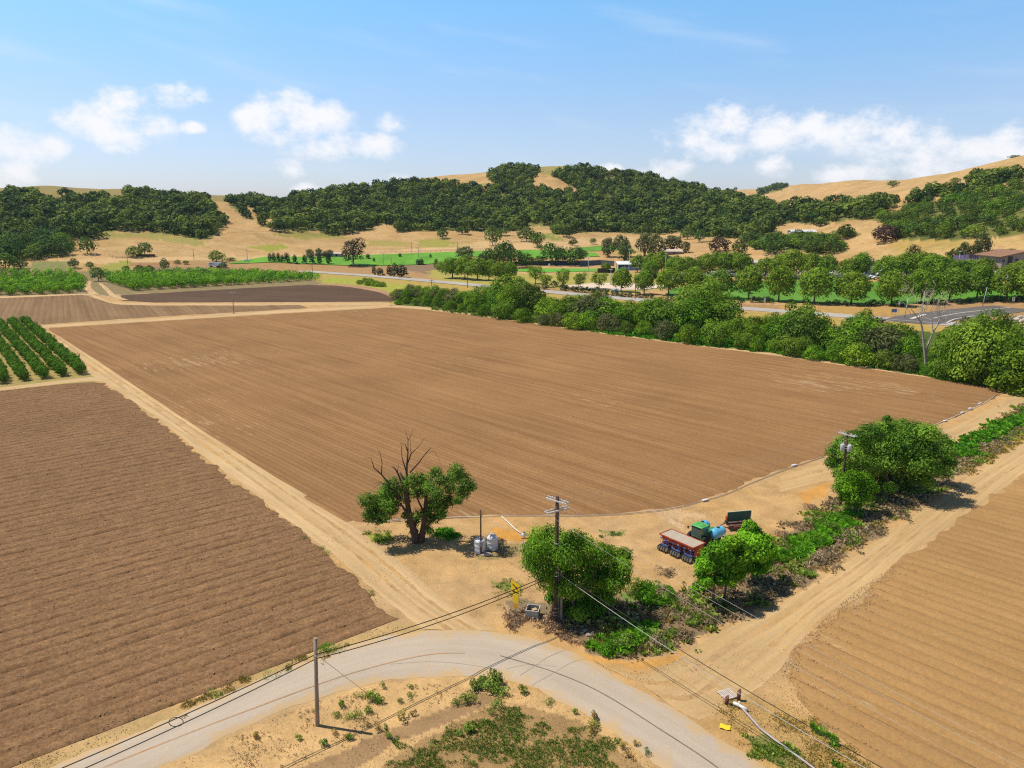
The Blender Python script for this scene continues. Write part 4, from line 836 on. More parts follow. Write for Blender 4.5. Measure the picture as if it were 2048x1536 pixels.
# low green scrub between the oaks
# lone oaks of the golden slopes: foot of the trunk in the photo, height and width in photo pixels
def at(kind, px, py, hpx, wpx, label, **k):
    b = G(px, py); m = mpp(b); return plant(kind, (b[0], b[1], b[2] - .15), hpx * m, label, wide=wpx * m * 1.0, **k)
LONE = [(885, 477, 22, 24, 'dark round oak alone on the golden slope above the golf lawn'), (985, 491, 40, 34, 'broad dark oak on the golden slope, topmost of the slope oaks'),
 (1053, 483, 30, 34, 'dark oak on the golden slope left of the similar lower one'), (1075, 494, 30, 28, 'dark round oak lowest on the golden slope above the park'),
 (1133, 474, 22, 26, 'small oak at the foot of the wooded middle hill'), (1186, 488, 12, 14, 'tiny oak on the golden slope behind the park'),
 (1146, 491, 14, 20, 'small reddish oak on the slope behind the park'), (175, 508, 34, 38, 'leaning dark oak alone on the left golden slope'),
 (268, 514, 22, 28, 'green oak beside the corral, nearer of two'), (290, 511, 26, 26, 'dark oak rising behind the corral'),
 (433, 524, 24, 28, 'round green tree above the parked campers'), (12, 538, 32, 44, 'bright edged oak at the far left end of the orchard'), (42, 537, 18, 28, 'low dark oak next to the orchard corner'),
 (197, 562, 28, 34, 'dense dark oak standing alone between the two far orchards'), (148, 536, 20, 22, 'grey green bush at the far orchard edge'), (180, 537, 14, 16, 'small dark bush behind the far orchard'),
 (330, 540, 24, 18, 'dark upright tree behind the middle of the far orchard'), (280, 545, 15, 24, 'dark bush at the back of the far orchard'), (300, 544, 14, 20, 'second dark bush at the back of the far orchard'), (252, 543, 12, 14, 'small bush beside the far pole'),
 (355, 527, 8, 14, 'low shrub on the bank left of the campers'), (372, 528, 8, 12, 'low shrub on the bank nearest the campers'), (447, 537, 14, 14, 'dark bush in front of the campers'), (461, 521, 7, 18, 'low rounded green shrub at the lawn end'),
 (1375, 478, 22, 30, 'dark oak at the foot of the wooded saddle'), (1400, 484, 24, 26, 'dark oak lower than its neighbour at the wooded saddle'),
 (1478, 512, 34, 30, 'open dark oak on the golden slope right of the plum tree'), (1540, 508, 40, 56, 'wide dark oak spreading over the slope behind the floodlight'), (1625, 509, 26, 34, 'dark oak at the lower end of the slope thicket'), (1660, 507, 32, 46, 'large dark oak at the right end of the slope thicket'),
 (1910, 521, 26, 32, 'round dark oak left of the upper car park'), (2022, 517, 20, 28, 'round oak behind the brown roofed building'), (2025, 506, 8, 8, 'tiny oak high behind the brown roofed building'),
 (1690, 478, 30, 30, 'oak at the lower edge of the right wooded hill'), (1793, 474, 26, 26, 'oak at the corner of the right wooded hill'),
 (1786, 374, 13, 24, 'dark oak alone on the golden ridge'), (1471, 379, 8, 8, 'tiny tree on the far bare summit'), (1910, 365, 10, 18, 'dark oak on the upper golden slope edge'),
 (1040, 340, 12, 60, 'wide dark oak clump on the summit of the middle hill'), (2030, 314, 8, 26, 'low dark grove on the highest golden ridge'),
 (600, 392, 14, 20, 'oak on the skyline dip left of the middle hill'), (1003, 470, 14, 30, 'low spreading oak at the foot of the middle hill'), (925, 468, 16, 30, 'oak pair silhouette at the foot of the middle hill')]
for i, (px, py, hp, wp, lb) in enumerate(LONE):
    at((OAKG if 'green oak' in lb or 'green tree' in lb or 'bright' in lb or 'shrub' in lb else OAK)[i % 2], px, py, hp, wp, lb, cat='tree' if 'shrub' not in lb and 'bush' not in lb else 'shrub', name='oak_tree' if 'shrub' not in lb and 'bush' not in lb else 'shrub')
PLUM = mk('plum_tree', 10, 8, .8, 10, 900, .5, L_PLUM, 71, tr=.25); OLIV = [mk('olive_tree', 10, 9, 1.0, 11, 1000, .5, L_OLIVE, 73 + i, tr=.25) for i in range(2)]
at(PLUM, 1438, 503, 28, 38, 'round purple leaved tree on the slope behind the park'); at(PLUM, 1770, 484, 34, 52, 'bare brownish round tree on the golden slope', name='brown_tree')
at(OLIV[0], 1250, 528, 48, 24, 'tall grey green tree behind the white roofed shelter'); at(OLIV[0], 1217, 514, 38, 26, 'tall narrow grey green tree above the shelter')
at(OLIV[1], 1925, 518, 34, 20, 'pale olive tree left of the upper car park lamps'); at(OLIV[0], 1962, 520, 50, 34, 'tall feathery olive tree behind the upper car park'); at(OLIV[1], 1945, 520, 30, 30, 'spreading olive tree behind the upper car park')
for i, (px, py, h, w) in enumerate([(1288, 512, 44, 36), (1310, 514, 46, 32), (1345, 503, 32, 36), (1240, 506, 36, 26), (1370, 505, 22, 20)]):
    at(OLIV[i % 2], px, py, h, w, 'grey green tree in the clump behind the picnic park', group='grey green trees behind the park')
# eucalyptus
EUC = mk('eucalyptus_tree', 11, 19, 4, 13, 1500, .5, leafmat('eucalyptus_leaves', (.035, .032, .022), (.12, .12, .065), .1, .2), 77, shape='column', tr=.5, rs=.42, bark=BARK_PALE)
at(EUC, 707, 531, 54, 44, 'tall ragged eucalyptus standing on the golf lawn')
# young conifers along the lawn edge
CYP = mk('cypress_tree', 4.0, 8, .6, 14, 700, .33, L_DARK, 81, shape='cone', tr=.12, flat=1.3, rs=.5)
for i, (px, py, h, w) in enumerate([(540, 523, 17, 9), (548, 523, 18, 8), (557, 524, 19, 9), (565, 524, 15, 8), (574, 525, 20, 12), (590, 527, 18, 10), (610, 527, 18, 10), (624, 527, 20, 11), (639, 528, 19, 9), (657, 528, 22, 12)]):
    at(CYP, px, py, h, w, 'small dark conifer in the row along the golf lawn edge', group='row of young conifers by the golf lawn', cat='conifer')
for i, (px, py, h, w) in enumerate([(621, 516, 18, 14), (638, 515, 19, 12), (650, 514, 12, 10), (660, 513, 14, 12)]):
    at(OLIV[i % 2], px, py, h, w, 'tree at the back edge of the golf lawn near the small shed', group='trees at the back of the golf lawn')
for i, (px, py, h, w) in enumerate([(748, 549, 18, 9), (760, 551, 16, 15), (779, 552, 22, 12), (790, 553, 28, 14), (803, 554, 25, 22)]):
    at(CYP, px, py, h, w, 'dark cypress in the cluster beside the highway', group='dark cypresses beside the highway', cat='cypress')
for i, (px, py, h) in enumerate([(736, 518, 11), (748, 523, 8), (800, 514, 8), (836, 529, 11), (843, 529, 12), (861, 515, 7), (872, 525, 8), (873, 538, 18), (880, 543, 20), (900, 545, 22), (893, 525, 8), (918, 526, 10)]):
    at(CYP if h < 13 else OAKG[0], px, py, h, h * .75, 'small young tree dotted over the golf lawn', group='young trees on the golf lawn')
# ---- orchards ----
ORN = [mk('orchard_tree', 4.4, 3.9, .55, 12, 1300, .20, L_ORCHN, 91 + i, shape='vase', tr=.09, rs=.40) for i in range(3)]
ORF = [mk('orchard_tree', 5.2, 4.2, .7, 9, 330, .36, L_ORCH, 101 + i, shape='vase', tr=.09, rs=.42) for i in range(3)]
def gridpts(a, b, c, nu, nv):
    """grid spanned from corner a along b and c (ground places)"""
    return [[a + (b - a) * i / nu + (c - a) * j / nv for j in range(nv + 1)] for i in range(nu + 1)]
POLYO = [(-200, 640), (60, 647), (74, 656), (108, 692), (168, 750), (60, 764), (-200, 788)]
vp = np.array([(-190 - 1024) / FPX, 1 / CP]); vp /= np.linalg.norm(vp); pn = np.array([vp[1], -vp[0]])
o0 = g0(162, 748); rowc = 0; near = []
for j in range(0, 17):
    for i in range(0, 50):
        q = o0 - pn * 3.75 * j + vp * 2.15 * i; px, py = proj(q[0], q[1], 0.0)
        if inpoly(px, py, POLYO) and px > -14: near.append((q[0], q[1], j))
print('near orchard', len(near))
ONES = ['', 'first', 'second', 'third', 'fourth', 'fifth', 'sixth', 'seventh', 'eighth', 'ninth', 'tenth', 'eleventh', 'twelfth', 'thirteenth', 'fourteenth', 'fifteenth', 'sixteenth', 'seventeenth', 'eighteenth', 'nineteenth']
def ordinal(n):
    if n < 20: return ONES[n]
    t = {2: 'twent', 3: 'thirt', 4: 'fort', 5: 'fift', 6: 'sixt'}[n // 10]
    return t + 'ieth' if n % 10 == 0 else t + 'y-' + ONES[n % 10]
rown = {}
for (x, y, j) in sorted(near, key=lambda q: (q[2], q[1])):
    rown[j] = rown.get(j, 0) + 1
    k = ORN[random.randrange(3)]; h = random.uniform(2.4, 3.2)
    rows = ['first', 'second', 'third', 'fourth', 'fifth', 'sixth', 'seventh', 'eighth', 'ninth']
    plant(k, (x + random.gauss(0, .15), y + random.gauss(0, .15), 0), h, f'{ordinal(rown[j])} tree from the near end, {rows[min(j, 8)]} orchard row from the dirt track', group=f'near orchard trees, {rows[min(j, 8)]} row', wide=random.uniform(2.1, 2.6))
FARO = [[(-300, 602), (-300, 548), (20, 546), (140, 547), (170, 553), (168, 566), (160, 586), (0, 592)], [(215, 560), (208, 551), (260, 549), (340, 545), (500, 546), (640, 554), (634, 561), (560, 566), (400, 575), (250, 583), (236, 576)]]
fars = []
for pi, pl in enumerate(FARO):
    P_ = [G(*p)[:2] for p in pl]; pp = np.array(P_)
    u = pp.min(0)
    vv_ = vp; n_ = pn
    s_ = pp @ n_; t_ = pp @ vv_
    for a in np.arange(s_.min(), s_.max(), 5.6):
        for b in np.arange(t_.min(), t_.max(), 5.0):
            q = n_ * a + vv_ * b
            if inpoly(q[0], q[1], [tuple(z) for z in P_]):
                px, py = proj(q[0], q[1], 0.)
                if -30 < px < 2060 and random.random() < .97: fars.append((q[0], q[1], float(H(q[0], q[1])), pi))
fars.sort(key=lambda q: q[1] + abs(q[0]) * .2)
print('far orchard', len(fars)); nfar = max(60, 300 - len(near))
for q in fars[:nfar]:
    nm = 'left' if q[3] == 0 else 'long'; qx = float(proj(q[0], q[1], 0.)[0]); prt = ('left end' if qx < 60 else 'right end') if q[3] == 0 else ('left end' if qx < 330 else 'left middle' if qx < 430 else 'right middle' if qx < 530 else 'right end')
    plant(ORF[random.randrange(3)], (q[0] + random.gauss(0, .3), q[1] + random.gauss(0, .3), q[2]), random.uniform(3.3, 4.6), f'bright green front tree at the {prt} of the {nm} far orchard', group=f'front trees, {prt} of the {nm} far orchard', parts=True)
bulk('orchard_foliage', None, [(q[0], q[1], q[2]) for q in fars[nfar:]], L_ORCH, 'green mass of orchard trees behind the front rows', nl=90, ls=.95, seed=17, hr=(3.4, 4.6))
bpy.data.objects['orchard_foliage'].scale = (1, 1, 1)
# ---- creek belt ----
CRK = [mk('creek_tree', 9, 7.5, .2, 13, 2600, .27, L_CREEK, 111 + i, tr=.2, rs=.36) for i in range(3)] + [mk('creek_tree', 8, 8, .3, 12, 2400, .27, L_WILLOW, 121 + i, shape='vase', tr=.2, rs=.38) for i in range(2)]
CRO = mk('creek_tree', 9, 7, .2, 12, 2400, .26, L_OLIVE, 125, tr=.2); CRD = mk('creek_tree', 9, 7, .2, 12, 2600, .28, L_OAKG, 127, tr=.2)
CREEK = []
base = [(800, 610), (850, 611), (900, 620), (950, 628), (1000, 638), (1050, 646), (1100, 653), (1150, 659), (1200, 664), (1250, 671), (1300, 674), (1350, 684), (1400, 690), (1450, 694), (1500, 702), (1550, 706), (1600, 716), (1650, 724), (1700, 728), (1750, 738), (1800, 744), (1850, 752), (1900, 762), (1960, 772), (2010, 780), (2060, 786)]
bx = [b[0] for b in base]; by = [b[1] for b in base]
# silhouette of the belt top in the photo
topx = [780, 820, 860, 900, 940, 980, 1010, 1060, 1090, 1130, 1170, 1200, 1230, 1260, 1300, 1330, 1380, 1420, 1450, 1480, 1520, 1560, 1600, 1640, 1680, 1720, 1760, 1800, 1850, 1880, 1900, 1950, 2000, 2060]
topy = [582, 568, 566, 575, 580, 562, 560, 562, 590, 592, 580, 578, 600, 600, 592, 590, 576, 572, 590, 632, 628, 626, 612, 634, 650, 622, 632, 645, 680, 668, 650, 624, 630, 655]
r_ = np.random.default_rng(44); x = 796.0; crk = []
while x < 2060:
    yb = np.interp(x, bx, by); yt = np.interp(x, topx, topy); b0 = G(x, yb); m = mpp(b0)
    crk.append((x, yb - r_.uniform(0, 3), r_.uniform(.34, .52) * (yb - yt), 0)); x += r_.uniform(.45, .62) * (yb - yt) * .9
x = 800.0
while x < 2070:
    yb = np.interp(x, bx, by); yt = np.interp(x, topx, topy); hh = (yb - yt)
    crk.append((x, yb - hh * r_.uniform(.16, .26), hh * r_.uniform(.56, .76), 1)); x += .42 * hh
x = 792.0
while x < 2070:
    yb = np.interp(x, bx, by); yt = np.interp(x, topx, topy); hh = (yb - yt)
    yf = yb - hh * r_.uniform(.36, .44); crk.append((x, yf, max(6, yf - yt - r_.uniform(-3, 5)), 2)); x += .40 * hh
print('creek', len(crk))
crk.sort(key=lambda q: q[0]); cnt = {0: 0, 1: 0, 2: 0}
DESC = {'CREEK': 'bright green', 'WILLOW': 'yellow green', 'OLIVE': 'grey olive', 'OAKG': 'dark green'}
for (px, py, hp, row) in crk:
    hp *= .93
    if 1815 < px < 1890 and row: hp *= .62
    w = hp * r_.uniform(.95, 1.35); u = r_.random()
    if 1185 < px < 1240 and row == 2: k, d_ = CRD, 'dark green'
    elif u < .62: k, d_ = CRK[r_.integers(3)], 'bright green'
    elif u < .8: k, d_ = CRK[3 + r_.integers(2)], 'yellow green'
    elif u < .9: k, d_ = CRO, 'grey olive'
    else: k, d_ = CRD, 'dark green'
    seg = ['far tip', 'left part', 'part before the sand court', 'part before the park lawn', 'part left of the dead tree', 'part at the side road'][min(5, int((px - 780) / 215))]
    rw = ['field side bush', 'middle tree', 'highway side tree'][row]
    at(k, px, py, hp, w, f'{d_} {rw} of the creek belt, {seg}', cat='tree' if row else 'bush', group=f'{d_} {rw} in the {seg}', name='creek_tree' if row else 'creek_bush')
WIL = mk('willow_tree', 12, 11, .3, 22, 9000, .26, L_WILLOW, 141, tr=.35, rs=.30, contrast=.8)
at(WIL, 1962, 766, 140, 112, 'largest yellow green willow at the road end of the creek belt', name='willow_tree')
WIL2 = mk('willow_tree', 9, 9, .3, 16, 6000, .25, L_CREEK, 143, tr=.3, rs=.32, contrast=.8)
at(CRK[4], 1908, 757, 96, 72, 'olive green tree leaning left of the largest willow', name='creek_tree')
at(CRK[3], 2012, 760, 112, 76, 'upright yellow green tree behind the right side of the willow', name='creek_tree')
at(WIL2, 2040, 785, 104, 100, 'dense green tree right of the largest willow', name='creek_tree')
at(CRK[3], 1400, 660, 96, 92, 'tall yellow green tree rising over the highway, middle of the belt', name='creek_tree'); at(CRK[4], 1605, 690, 82, 76, 'feathery yellow green tree in front of the third lawn tree', name='creek_tree')
at(CRK[0], 1022, 612, 62, 90, 'broad green tree topping the left part of the creek belt', name='creek_tree'); at(CRK[1], 1722, 700, 80, 50, 'upright olive green tree left of the dead tree', name='creek_tree')
# ---- park trees ----
PK = [mk('park_tree', 10, 10.5, 2.3, 16, 3000, .36, L_PARK, 151 + i, tr=.28, rs=.34, flat=1.2, shape='round') for i in range(4)]
PKS = [mk('park_tree', 7, 8, 2.2, 10, 1200, .30, L_PARK, 161 + i, tr=.18, rs=.36, shape='vase') for i in range(2)]
ORD = ['first', 'second', 'third', 'fourth', 'fifth', 'sixth', 'seventh', 'eighth', 'ninth', 'tenth', 'eleventh', 'twelfth', 'thirteenth', 'fourteenth', 'fifteenth', 'sixteenth', 'seventeenth', 'eighteenth', 'nineteenth', 'twentieth']
FRONT = [(1071, 567, 38, 30), (1091, 574, 28, 26), (1126, 577, 42, 28), (1160, 578, 36, 28), (1198, 578, 36, 30), (1242, 583, 50, 36), (1288, 588, 50, 36), (1337, 590, 58, 44), (1385, 592, 62, 46), (1436, 596, 60, 54), (1497, 598, 70, 58), (1557, 603, 76, 58), (1628, 607, 76, 64), (1702, 609, 70, 62), (1782, 611, 74, 66), (1842, 606, 74, 60), (1898, 603, 70, 56), (1953, 600, 74, 62), (2012, 601, 74, 64), (2060, 603, 72, 60)]
for i, (px, py, h, w) in enumerate(FRONT):
    at(PK[i % 4] if h > 45 else PKS[i % 2], px, py, h * .93, w * random.uniform(.9, 1.1), f'{ORD[i]} tree from the left in the front row along the highway hedge')
BACK = [(905, 556, 40, 44), (930, 558, 46, 40), (955, 560, 44, 40), (978, 560, 40, 34), (1000, 562, 38, 36), (1020, 560, 36, 30), (1375, 556, 42, 44), (1410, 554, 46, 44), (1450, 552, 48, 40), (1480, 553, 46, 46), (1530, 556, 40, 40), (1585, 556, 56, 54), (1622, 557, 50, 40), (1652, 556, 46, 44), (1700, 558, 40, 50), (1721, 553, 48, 36), (1772, 562, 50, 54), (1812, 560, 54, 58), (1855, 548, 42, 44), (1870, 560, 50, 54), (1915, 560, 40, 44), (1966, 562, 46, 44), (1350, 552, 40, 36), (1322, 549, 46, 34), (1300, 546, 40, 26), (1275, 544, 34, 26), (1212, 545, 20, 22), (1430, 540, 36, 34), (1470, 545, 40, 44), (1555, 553, 44, 40), (1835, 552, 48, 44), (1890, 552, 38, 40), (1935, 553, 34, 36), (2035, 560, 38, 44), (1300, 556, 34, 34)]
BACK.sort(); secn = {}
for i, (px, py, h, w) in enumerate(BACK):
    sec = 'beyond the young trees left of the ball field' if px < 1100 else ('between the ball field and the car park' if px < 1400 else ('in front of the car park, middle part' if px < 1700 else 'hiding the right part of the car park'))
    secn[sec] = secn.get(sec, -1) + 1; at(PK[(i * 3) % 4], px, py, h, w, f'{ORD[secn[sec]]} park tree from the left {sec}', group=f'park trees {sec}')
at(mk('round_tree', 8, 7, 1.5, 12, 1800, .3, L_MUL, 171, tr=.25), 1252, 514, 22, 30, 'very bright round tree above the white roofed shelter')
at(mk('poplar_tree', 7, 12, 1.0, 13, 1800, .34, L_MUL, 173, shape='cone', tr=.25, rs=.6, flat=1.2), 1719, 552, 42, 26, 'pointed bright tree rising above the car park trees')
at(mk('conifer_tree', 10, 13, 2, 18, 1600, .42, L_DARK, 175, shape='cone', tr=.35, rs=.42, flat=.5), 1822, 548, 58, 32, 'dark spiky conifer rising behind the lawn trees', cat='conifer')
DK = [(975, 537, 40, 44), (1000, 538, 50, 40), (1012, 528, 46, 34), (1030, 536, 36, 36), (1052, 534, 28, 30), (1100, 530, 44, 40), (1120, 527, 34, 26), (1145, 530, 36, 44), (1160, 522, 28, 26), (1078, 530, 18, 22), (1080, 500, 12, 14), (930, 519, 26, 36)]
for i, (px, py, h, w) in enumerate(DK):
    lb = 'dull brown green tree at the end of the golf lawn' if px == 930 else 'dark rounded oak in the grove behind the ball field fence'
    at(OLIV[0] if px == 930 else OAK[i % 4], px, py, h, w, lb, group=None if px == 930 else 'dark oaks behind the ball field')
# clipped round shrubs under the front row
BALL = mk('hedge_shrub', 2.6, 2.0, 0, 5, 420, .16, L_DARK, 181, tr=0)
hx = [(1090, 578), (1107, 573), (1125, 580), (1133, 581), (1148, 584), (1160, 584), (1175, 585), (1185, 585), (1195, 586), (1212, 588), (1232, 592), (1245, 594), (1262, 595), (1275, 596), (1290, 596), (1303, 596), (1355, 598), (1485, 604), (1508, 605), (1520, 605), (1534, 605), (1545, 606), (1583, 607), (1611, 609), (1655, 611), (1673, 611), (1690, 612), (1722, 613), (1735, 613), (1745, 612), (1764, 611), (1792, 612), (1806, 612), (1866, 607), (1877, 606), (1917, 608), (1937, 604), (1965, 606), (1976, 605), (1995, 602), (2025, 604), (2040, 604)]
for i, (px, py) in enumerate(hx):
    o = at(BALL, px + random.uniform(-2, 2), py, random.uniform(9, 14), random.uniform(11, 19), 'dark clipped round shrub in the hedge line beside the highway' if px < 1400 else 'dark clipped round shrub under the lawn trees', cat='shrub', group='hedge shrubs beside the highway' if px < 1400 else 'hedge shrubs under the lawn trees', name='hedge_shrub')
# mustard and roadside bushes by the highway
for i, (px, py, h, w) in enumerate([(720, 568, 9, 16), (740, 570, 14, 20), (752, 572, 12, 22), (765, 573, 10, 16), (730, 563, 8, 12), (735, 571, 9, 12)]):
    at(CRK[i % 3], px, py, h, w, 'green roadside bush between the dark field and the highway', group='roadside bushes beside the dark field', cat='bush', name='roadside_bush')
for i, (px, py, h, w) in enumerate([(1690, 472, 16, 40), (1650, 480, 14, 30), (1560, 492, 24, 40), (1590, 496, 20, 44), (1610, 484, 16, 30), (1520, 498, 18, 30), (1700, 474, 12, 30)]):
    at(OAKG[i % 2], px, py, h, w, 'low green thicket bush on the golden right slope', group='thicket bushes on the right slope', cat='bush', name='thicket_bush')
# lower fringe of bright weeds along the creek belt
def tufts(name, poly, n, size, hgt, mat, seed, label, kind='stuff', blades=5, spread=1.0, clump=None):
    """ground cover: clusters of upright blades and leaves"""
    r_ = np.random.default_rng(seed); P_ = np.array([g0(*p) for p in poly]); lo, hi = P_.min(0), P_.max(0); pts = np.zeros((0, 2))
    while len(pts) < n:
        q = r_.uniform(lo, hi, (n * 3, 2)); m = inpoly(q[:, 0] + 2.6 * fbm(q[:, 0] / 1.6, q[:, 1] / 1.6, 3, seed + 1), q[:, 1] + 2.6 * fbm(q[:, 0] / 1.6 + 9, q[:, 1] / 1.6, 3, seed + 2), [tuple(p) for p in P_]); q = q[m]
        if clump: q = q[(fbm(q[:, 0] / clump, q[:, 1] / clump, 3, seed) + r_.normal(0, .12, len(q))) > spread]
        pts = np.concatenate([pts, q])
        if len(q) == 0: break
    pts = pts[:n]; N = len(pts) * blades; c = np.repeat(pts, blades, 0); sc = np.repeat(r_.uniform(.5, 1.3, len(pts)), blades)
    a = r_.uniform(0, 6.28, N); rad = r_.uniform(0, 1, N) * size * sc; px = c[:, 0] + np.cos(a) * rad; py = c[:, 1] + np.sin(a) * rad
    h = hgt * sc * r_.uniform(.5, 1.2, N) * (1.1 - .6 * rad / (size * sc + 1e-9)); w = hgt * .38 * r_.uniform(.6, 1.3, N) * sc
    t = r_.uniform(0, 6.28, N); tx, ty = np.cos(t), np.sin(t); lx, ly = np.cos(a) * h * .5, np.sin(a) * h * .5
    V = np.zeros((N, 4, 3)); b = np.stack([px, py, H(px, py) + 0.0], 1)
    V[:, 0] = b + np.stack([-tx * w * .4, -ty * w * .4, h * .05], 1); V[:, 1] = b + np.stack([tx * w * .4, ty * w * .4, h * .05], 1)
    V[:, 2] = b + np.stack([tx * w + lx, ty * w + ly, h], 1); V[:, 3] = b + np.stack([-tx * w + lx, -ty * w + ly, h * .9], 1)
    ti = np.clip(.5 + np.repeat(r_.normal(0, .2, len(pts)), blades) + r_.normal(0, .18, N), 0, 1)
    return tag(link(name, mesh_np(name, V.reshape(-1, 3), np.arange(N * 4).reshape(N, 4), mat, {'tint': np.repeat(ti, 4)})), label=label, kind=kind)
tufts('weed_undergrowth', [(1180, 664), (1300, 678), (1500, 702), (1700, 728), (1900, 761), (2060, 784), (2060, 770), (1900, 742), (1700, 708), (1500, 684), (1300, 662)], 2600, .7, .8, L_BRIGHTW, 7, 'bright green weeds along the foot of the creek belt', blades=8)
tufts('weed_undergrowth', [(860, 618), (1180, 664), (1180, 655), (860, 610)], 500, .7, .7, L_WEED, 8, 'green weeds at the far part of the creek belt', blades=8)
# ------------------------------------------------------------------ the trees and plants close by
def tree_near(name, px, py, blobs, n, ls, mat, label, limbs, bark=BARK, seed=5, cat='tree', **k):
    """limbs = [(points, radii)]; every limb is real wood, the crown is thousands of leaves"""
    b = G(px, py); e = empty(name, b, 0, label=label, cat=cat)
    link('crown', leaf_mesh(name + '_crown', blobs, n, ls, mat, seed, fuzz=.2, **k), e)
    m = MB()
    for pts, rad in limbs: m.tube(pts, rad, 8)
    m.obj('trunk', bark, e, smooth=True); return e
def up(px, py, base):
    """point above the picture spot, upright over the plane through base that faces the road"""
    y = base[1]; X_ = (px - 1024) / FPX; Y_ = (768 - py) / FPX; dy = CP + Y_ * SP; dz = Y_ * CP - SP; t = y / dy
    return np.array([X_ * t - base[0], 0.0, CAMH + dz * t - base[2]])
def blobs_px(base, lst, depth_jit=.5, seed=1):
    """puffs given by photo centre and radius in pixels; depth spread so that the crown is round"""
    r_ = np.random.default_rng(seed); out = []; m = mpp(base) * .96
    for q in lst:
        c = up(q[0], q[1], base); r = q[2] * m; dpt = q[3] if len(q) > 3 else r_.uniform(-depth_jit, depth_jit)
        # keep the same picture place when moved in depth
        s_ = (base[1] + dpt) / base[1]; out.append(((c[0] + base[0]) * s_ - base[0], dpt, (c[2] + base[2] - CAMH) * s_ + CAMH - base[2], r, r, r * .85))
    return out
# half-dead tree beside the tanks
B = G(833, 1084)
def lim(base, pts, rad, seed=0):
    r_ = np.random.default_rng(seed); o = []
    for i, p in enumerate(pts):
        c = up(p[0], p[1], base); dd = p[2] if len(p) > 2 else 0.0; s_ = (base[1] + dd) / base[1]
        o.append(((c[0] + base[0]) * s_ - base[0], dd, (c[2] + base[2] - CAMH) * s_ + CAMH - base[2]))
    rr = np.interp(np.linspace(0, 1, len(o)), np.linspace(0, 1, len(rad)), rad); return (o, list(rr))
LB = [lim(B, [(833, 1092), (831, 1074), (822, 1040), (817, 1020), (812, 985), (808, 960), (800, 945)], [.50, .42, .30, .24, .12]),
      lim(B, [(840, 1090), (846, 1060, .3), (850, 1030, .5), (852, 1000, .6), (855, 975, .8)], [.46, .34, .26, .2, .12]),
      lim(B, [(822, 1040), (810, 1020, -.3), (803, 1010, -.5), (790, 1012, -.8), (775, 1022, -1.0)], [.2, .14, .08, .04]),
      lim(B, [(817, 1020), (815, 970, .3), (813, 945, .4), (814, 925, .4), (816, 905, .5), (811, 890, .5), (801, 886, .6)], [.2, .15, .1, .06, .03]),
      lim(B, [(814, 930, .4), (822, 908, .5), (838, 892, .8), (850, 876, 1.0)], [.09, .06, .03, .015]),
      lim(B, [(816, 905, .5), (816, 880, .5), (810, 858, .4)], [.06, .035, .012]), lim(B, [(816, 882, .5), (824, 866, .6), (827, 854, .7)], [.035, .02, .01]),
      lim(B, [(822, 908, .5), (821, 888, .4), (820, 875, .3)], [.04, .02, .01]),
      lim(B, [(813, 945, .4), (804, 915, .2), (803, 895, .1), (801, 886, 0)], [.08, .05, .03, .015]),
      lim(B, [(820, 945, .2), (838, 925, .3), (850, 908, .4), (862, 896, .6), (860, 893, .6)], [.09, .06, .04, .02]),
      lim(B, [(850, 908, .4), (868, 902, .5), (878, 918, .6), (882, 930, .6)], [.03, .02, .012, .008]),
      lim(B, [(806, 975, -.2), (801, 960, -.3), (795, 945, -.4), (788, 935, -.4), (783, 933, -.4)], [.14, .11, .08, .04]),
      lim(B, [(795, 945, -.4), (796, 935, -.3), (797, 928, -.2)], [.05, .03, .015]),
      lim(B, [(800, 1000, -.5), (785, 975, -.8), (772, 960, -.9), (762, 948, -1), (748, 936, -1), (745, 925, -1), (741, 915, -1), (724, 919, -1)], [.12, .1, .08, .05, .03, .012]),
      lim(B, [(763, 949, -1), (764, 925, -1), (760, 905, -1), (753, 895, -1)], [.06, .04, .025, .012]),
      lim(B, [(790, 985, -.6), (772, 968, -1.2), (758, 968, -1.4), (744, 980, -1.6)], [.07, .05, .03, .012]),
      lim(B, [(772, 968, -1.2), (755, 964, -1.4), (745, 972, -1.4)], [.03, .02, .01]),
      lim(B, [(850, 1000, .6), (862, 965, .9), (868, 945, 1.1), (872, 935, 1.2)], [.12, .08, .05, .03]), lim(B, [(868, 945, 1.1), (860, 937, 1), (846, 930, 1)], [.05, .03, .015]),
      lim(B, [(852, 1010, .6), (880, 985, 1), (905, 962, 1.2), (918, 945, 1.2), (930, 935, 1.2)], [.14, .1, .06, .03, .015]), lim(B, [(905, 962, 1.2), (925, 940, 1.4), (940, 938, 1.4)], [.04, .02, .01]),
      lim(B, [(850, 1030, .5), (836, 1000, .1), (827, 965, 0)], [.12, .1, .06]), lim(B, [(846, 1060, .3), (866, 1040, .6), (880, 1020, .8)], [.12, .08, .04])]
bb = blobs_px(B, [(735, 1000, 17), (748, 1018, 15), (760, 1000, 20), (740, 1030, 15), (757, 1034, 16), (772, 985, 17), (784, 970, 17), (775, 1010, 17), (790, 995, 18), (770, 1032, 13), (785, 1018, 12), (800, 982, 10),
                  (820, 965, 16), (835, 958, 15), (830, 985, 14), (850, 962, 16), (860, 975, 14), (845, 985, 13), (872, 945, 13), (882, 960, 13), (875, 985, 14), (865, 1005, 16), (880, 1010, 17), (895, 1000, 16), (900, 975, 14),
                  (912, 940, 15), (905, 955, 14), (925, 955, 15), (935, 970, 15), (925, 985, 15), (945, 975, 8), (915, 1000, 10), (870, 1030, 15), (855, 1040, 12), (885, 1028, 10), (825, 1045, 13), (835, 1030, 12), (812, 1030, 9), (852, 1058, 11), (860, 1062, 8), (828, 1062, 9), (855, 1020, 12), (815, 1000, 8)], 2.2, 3)
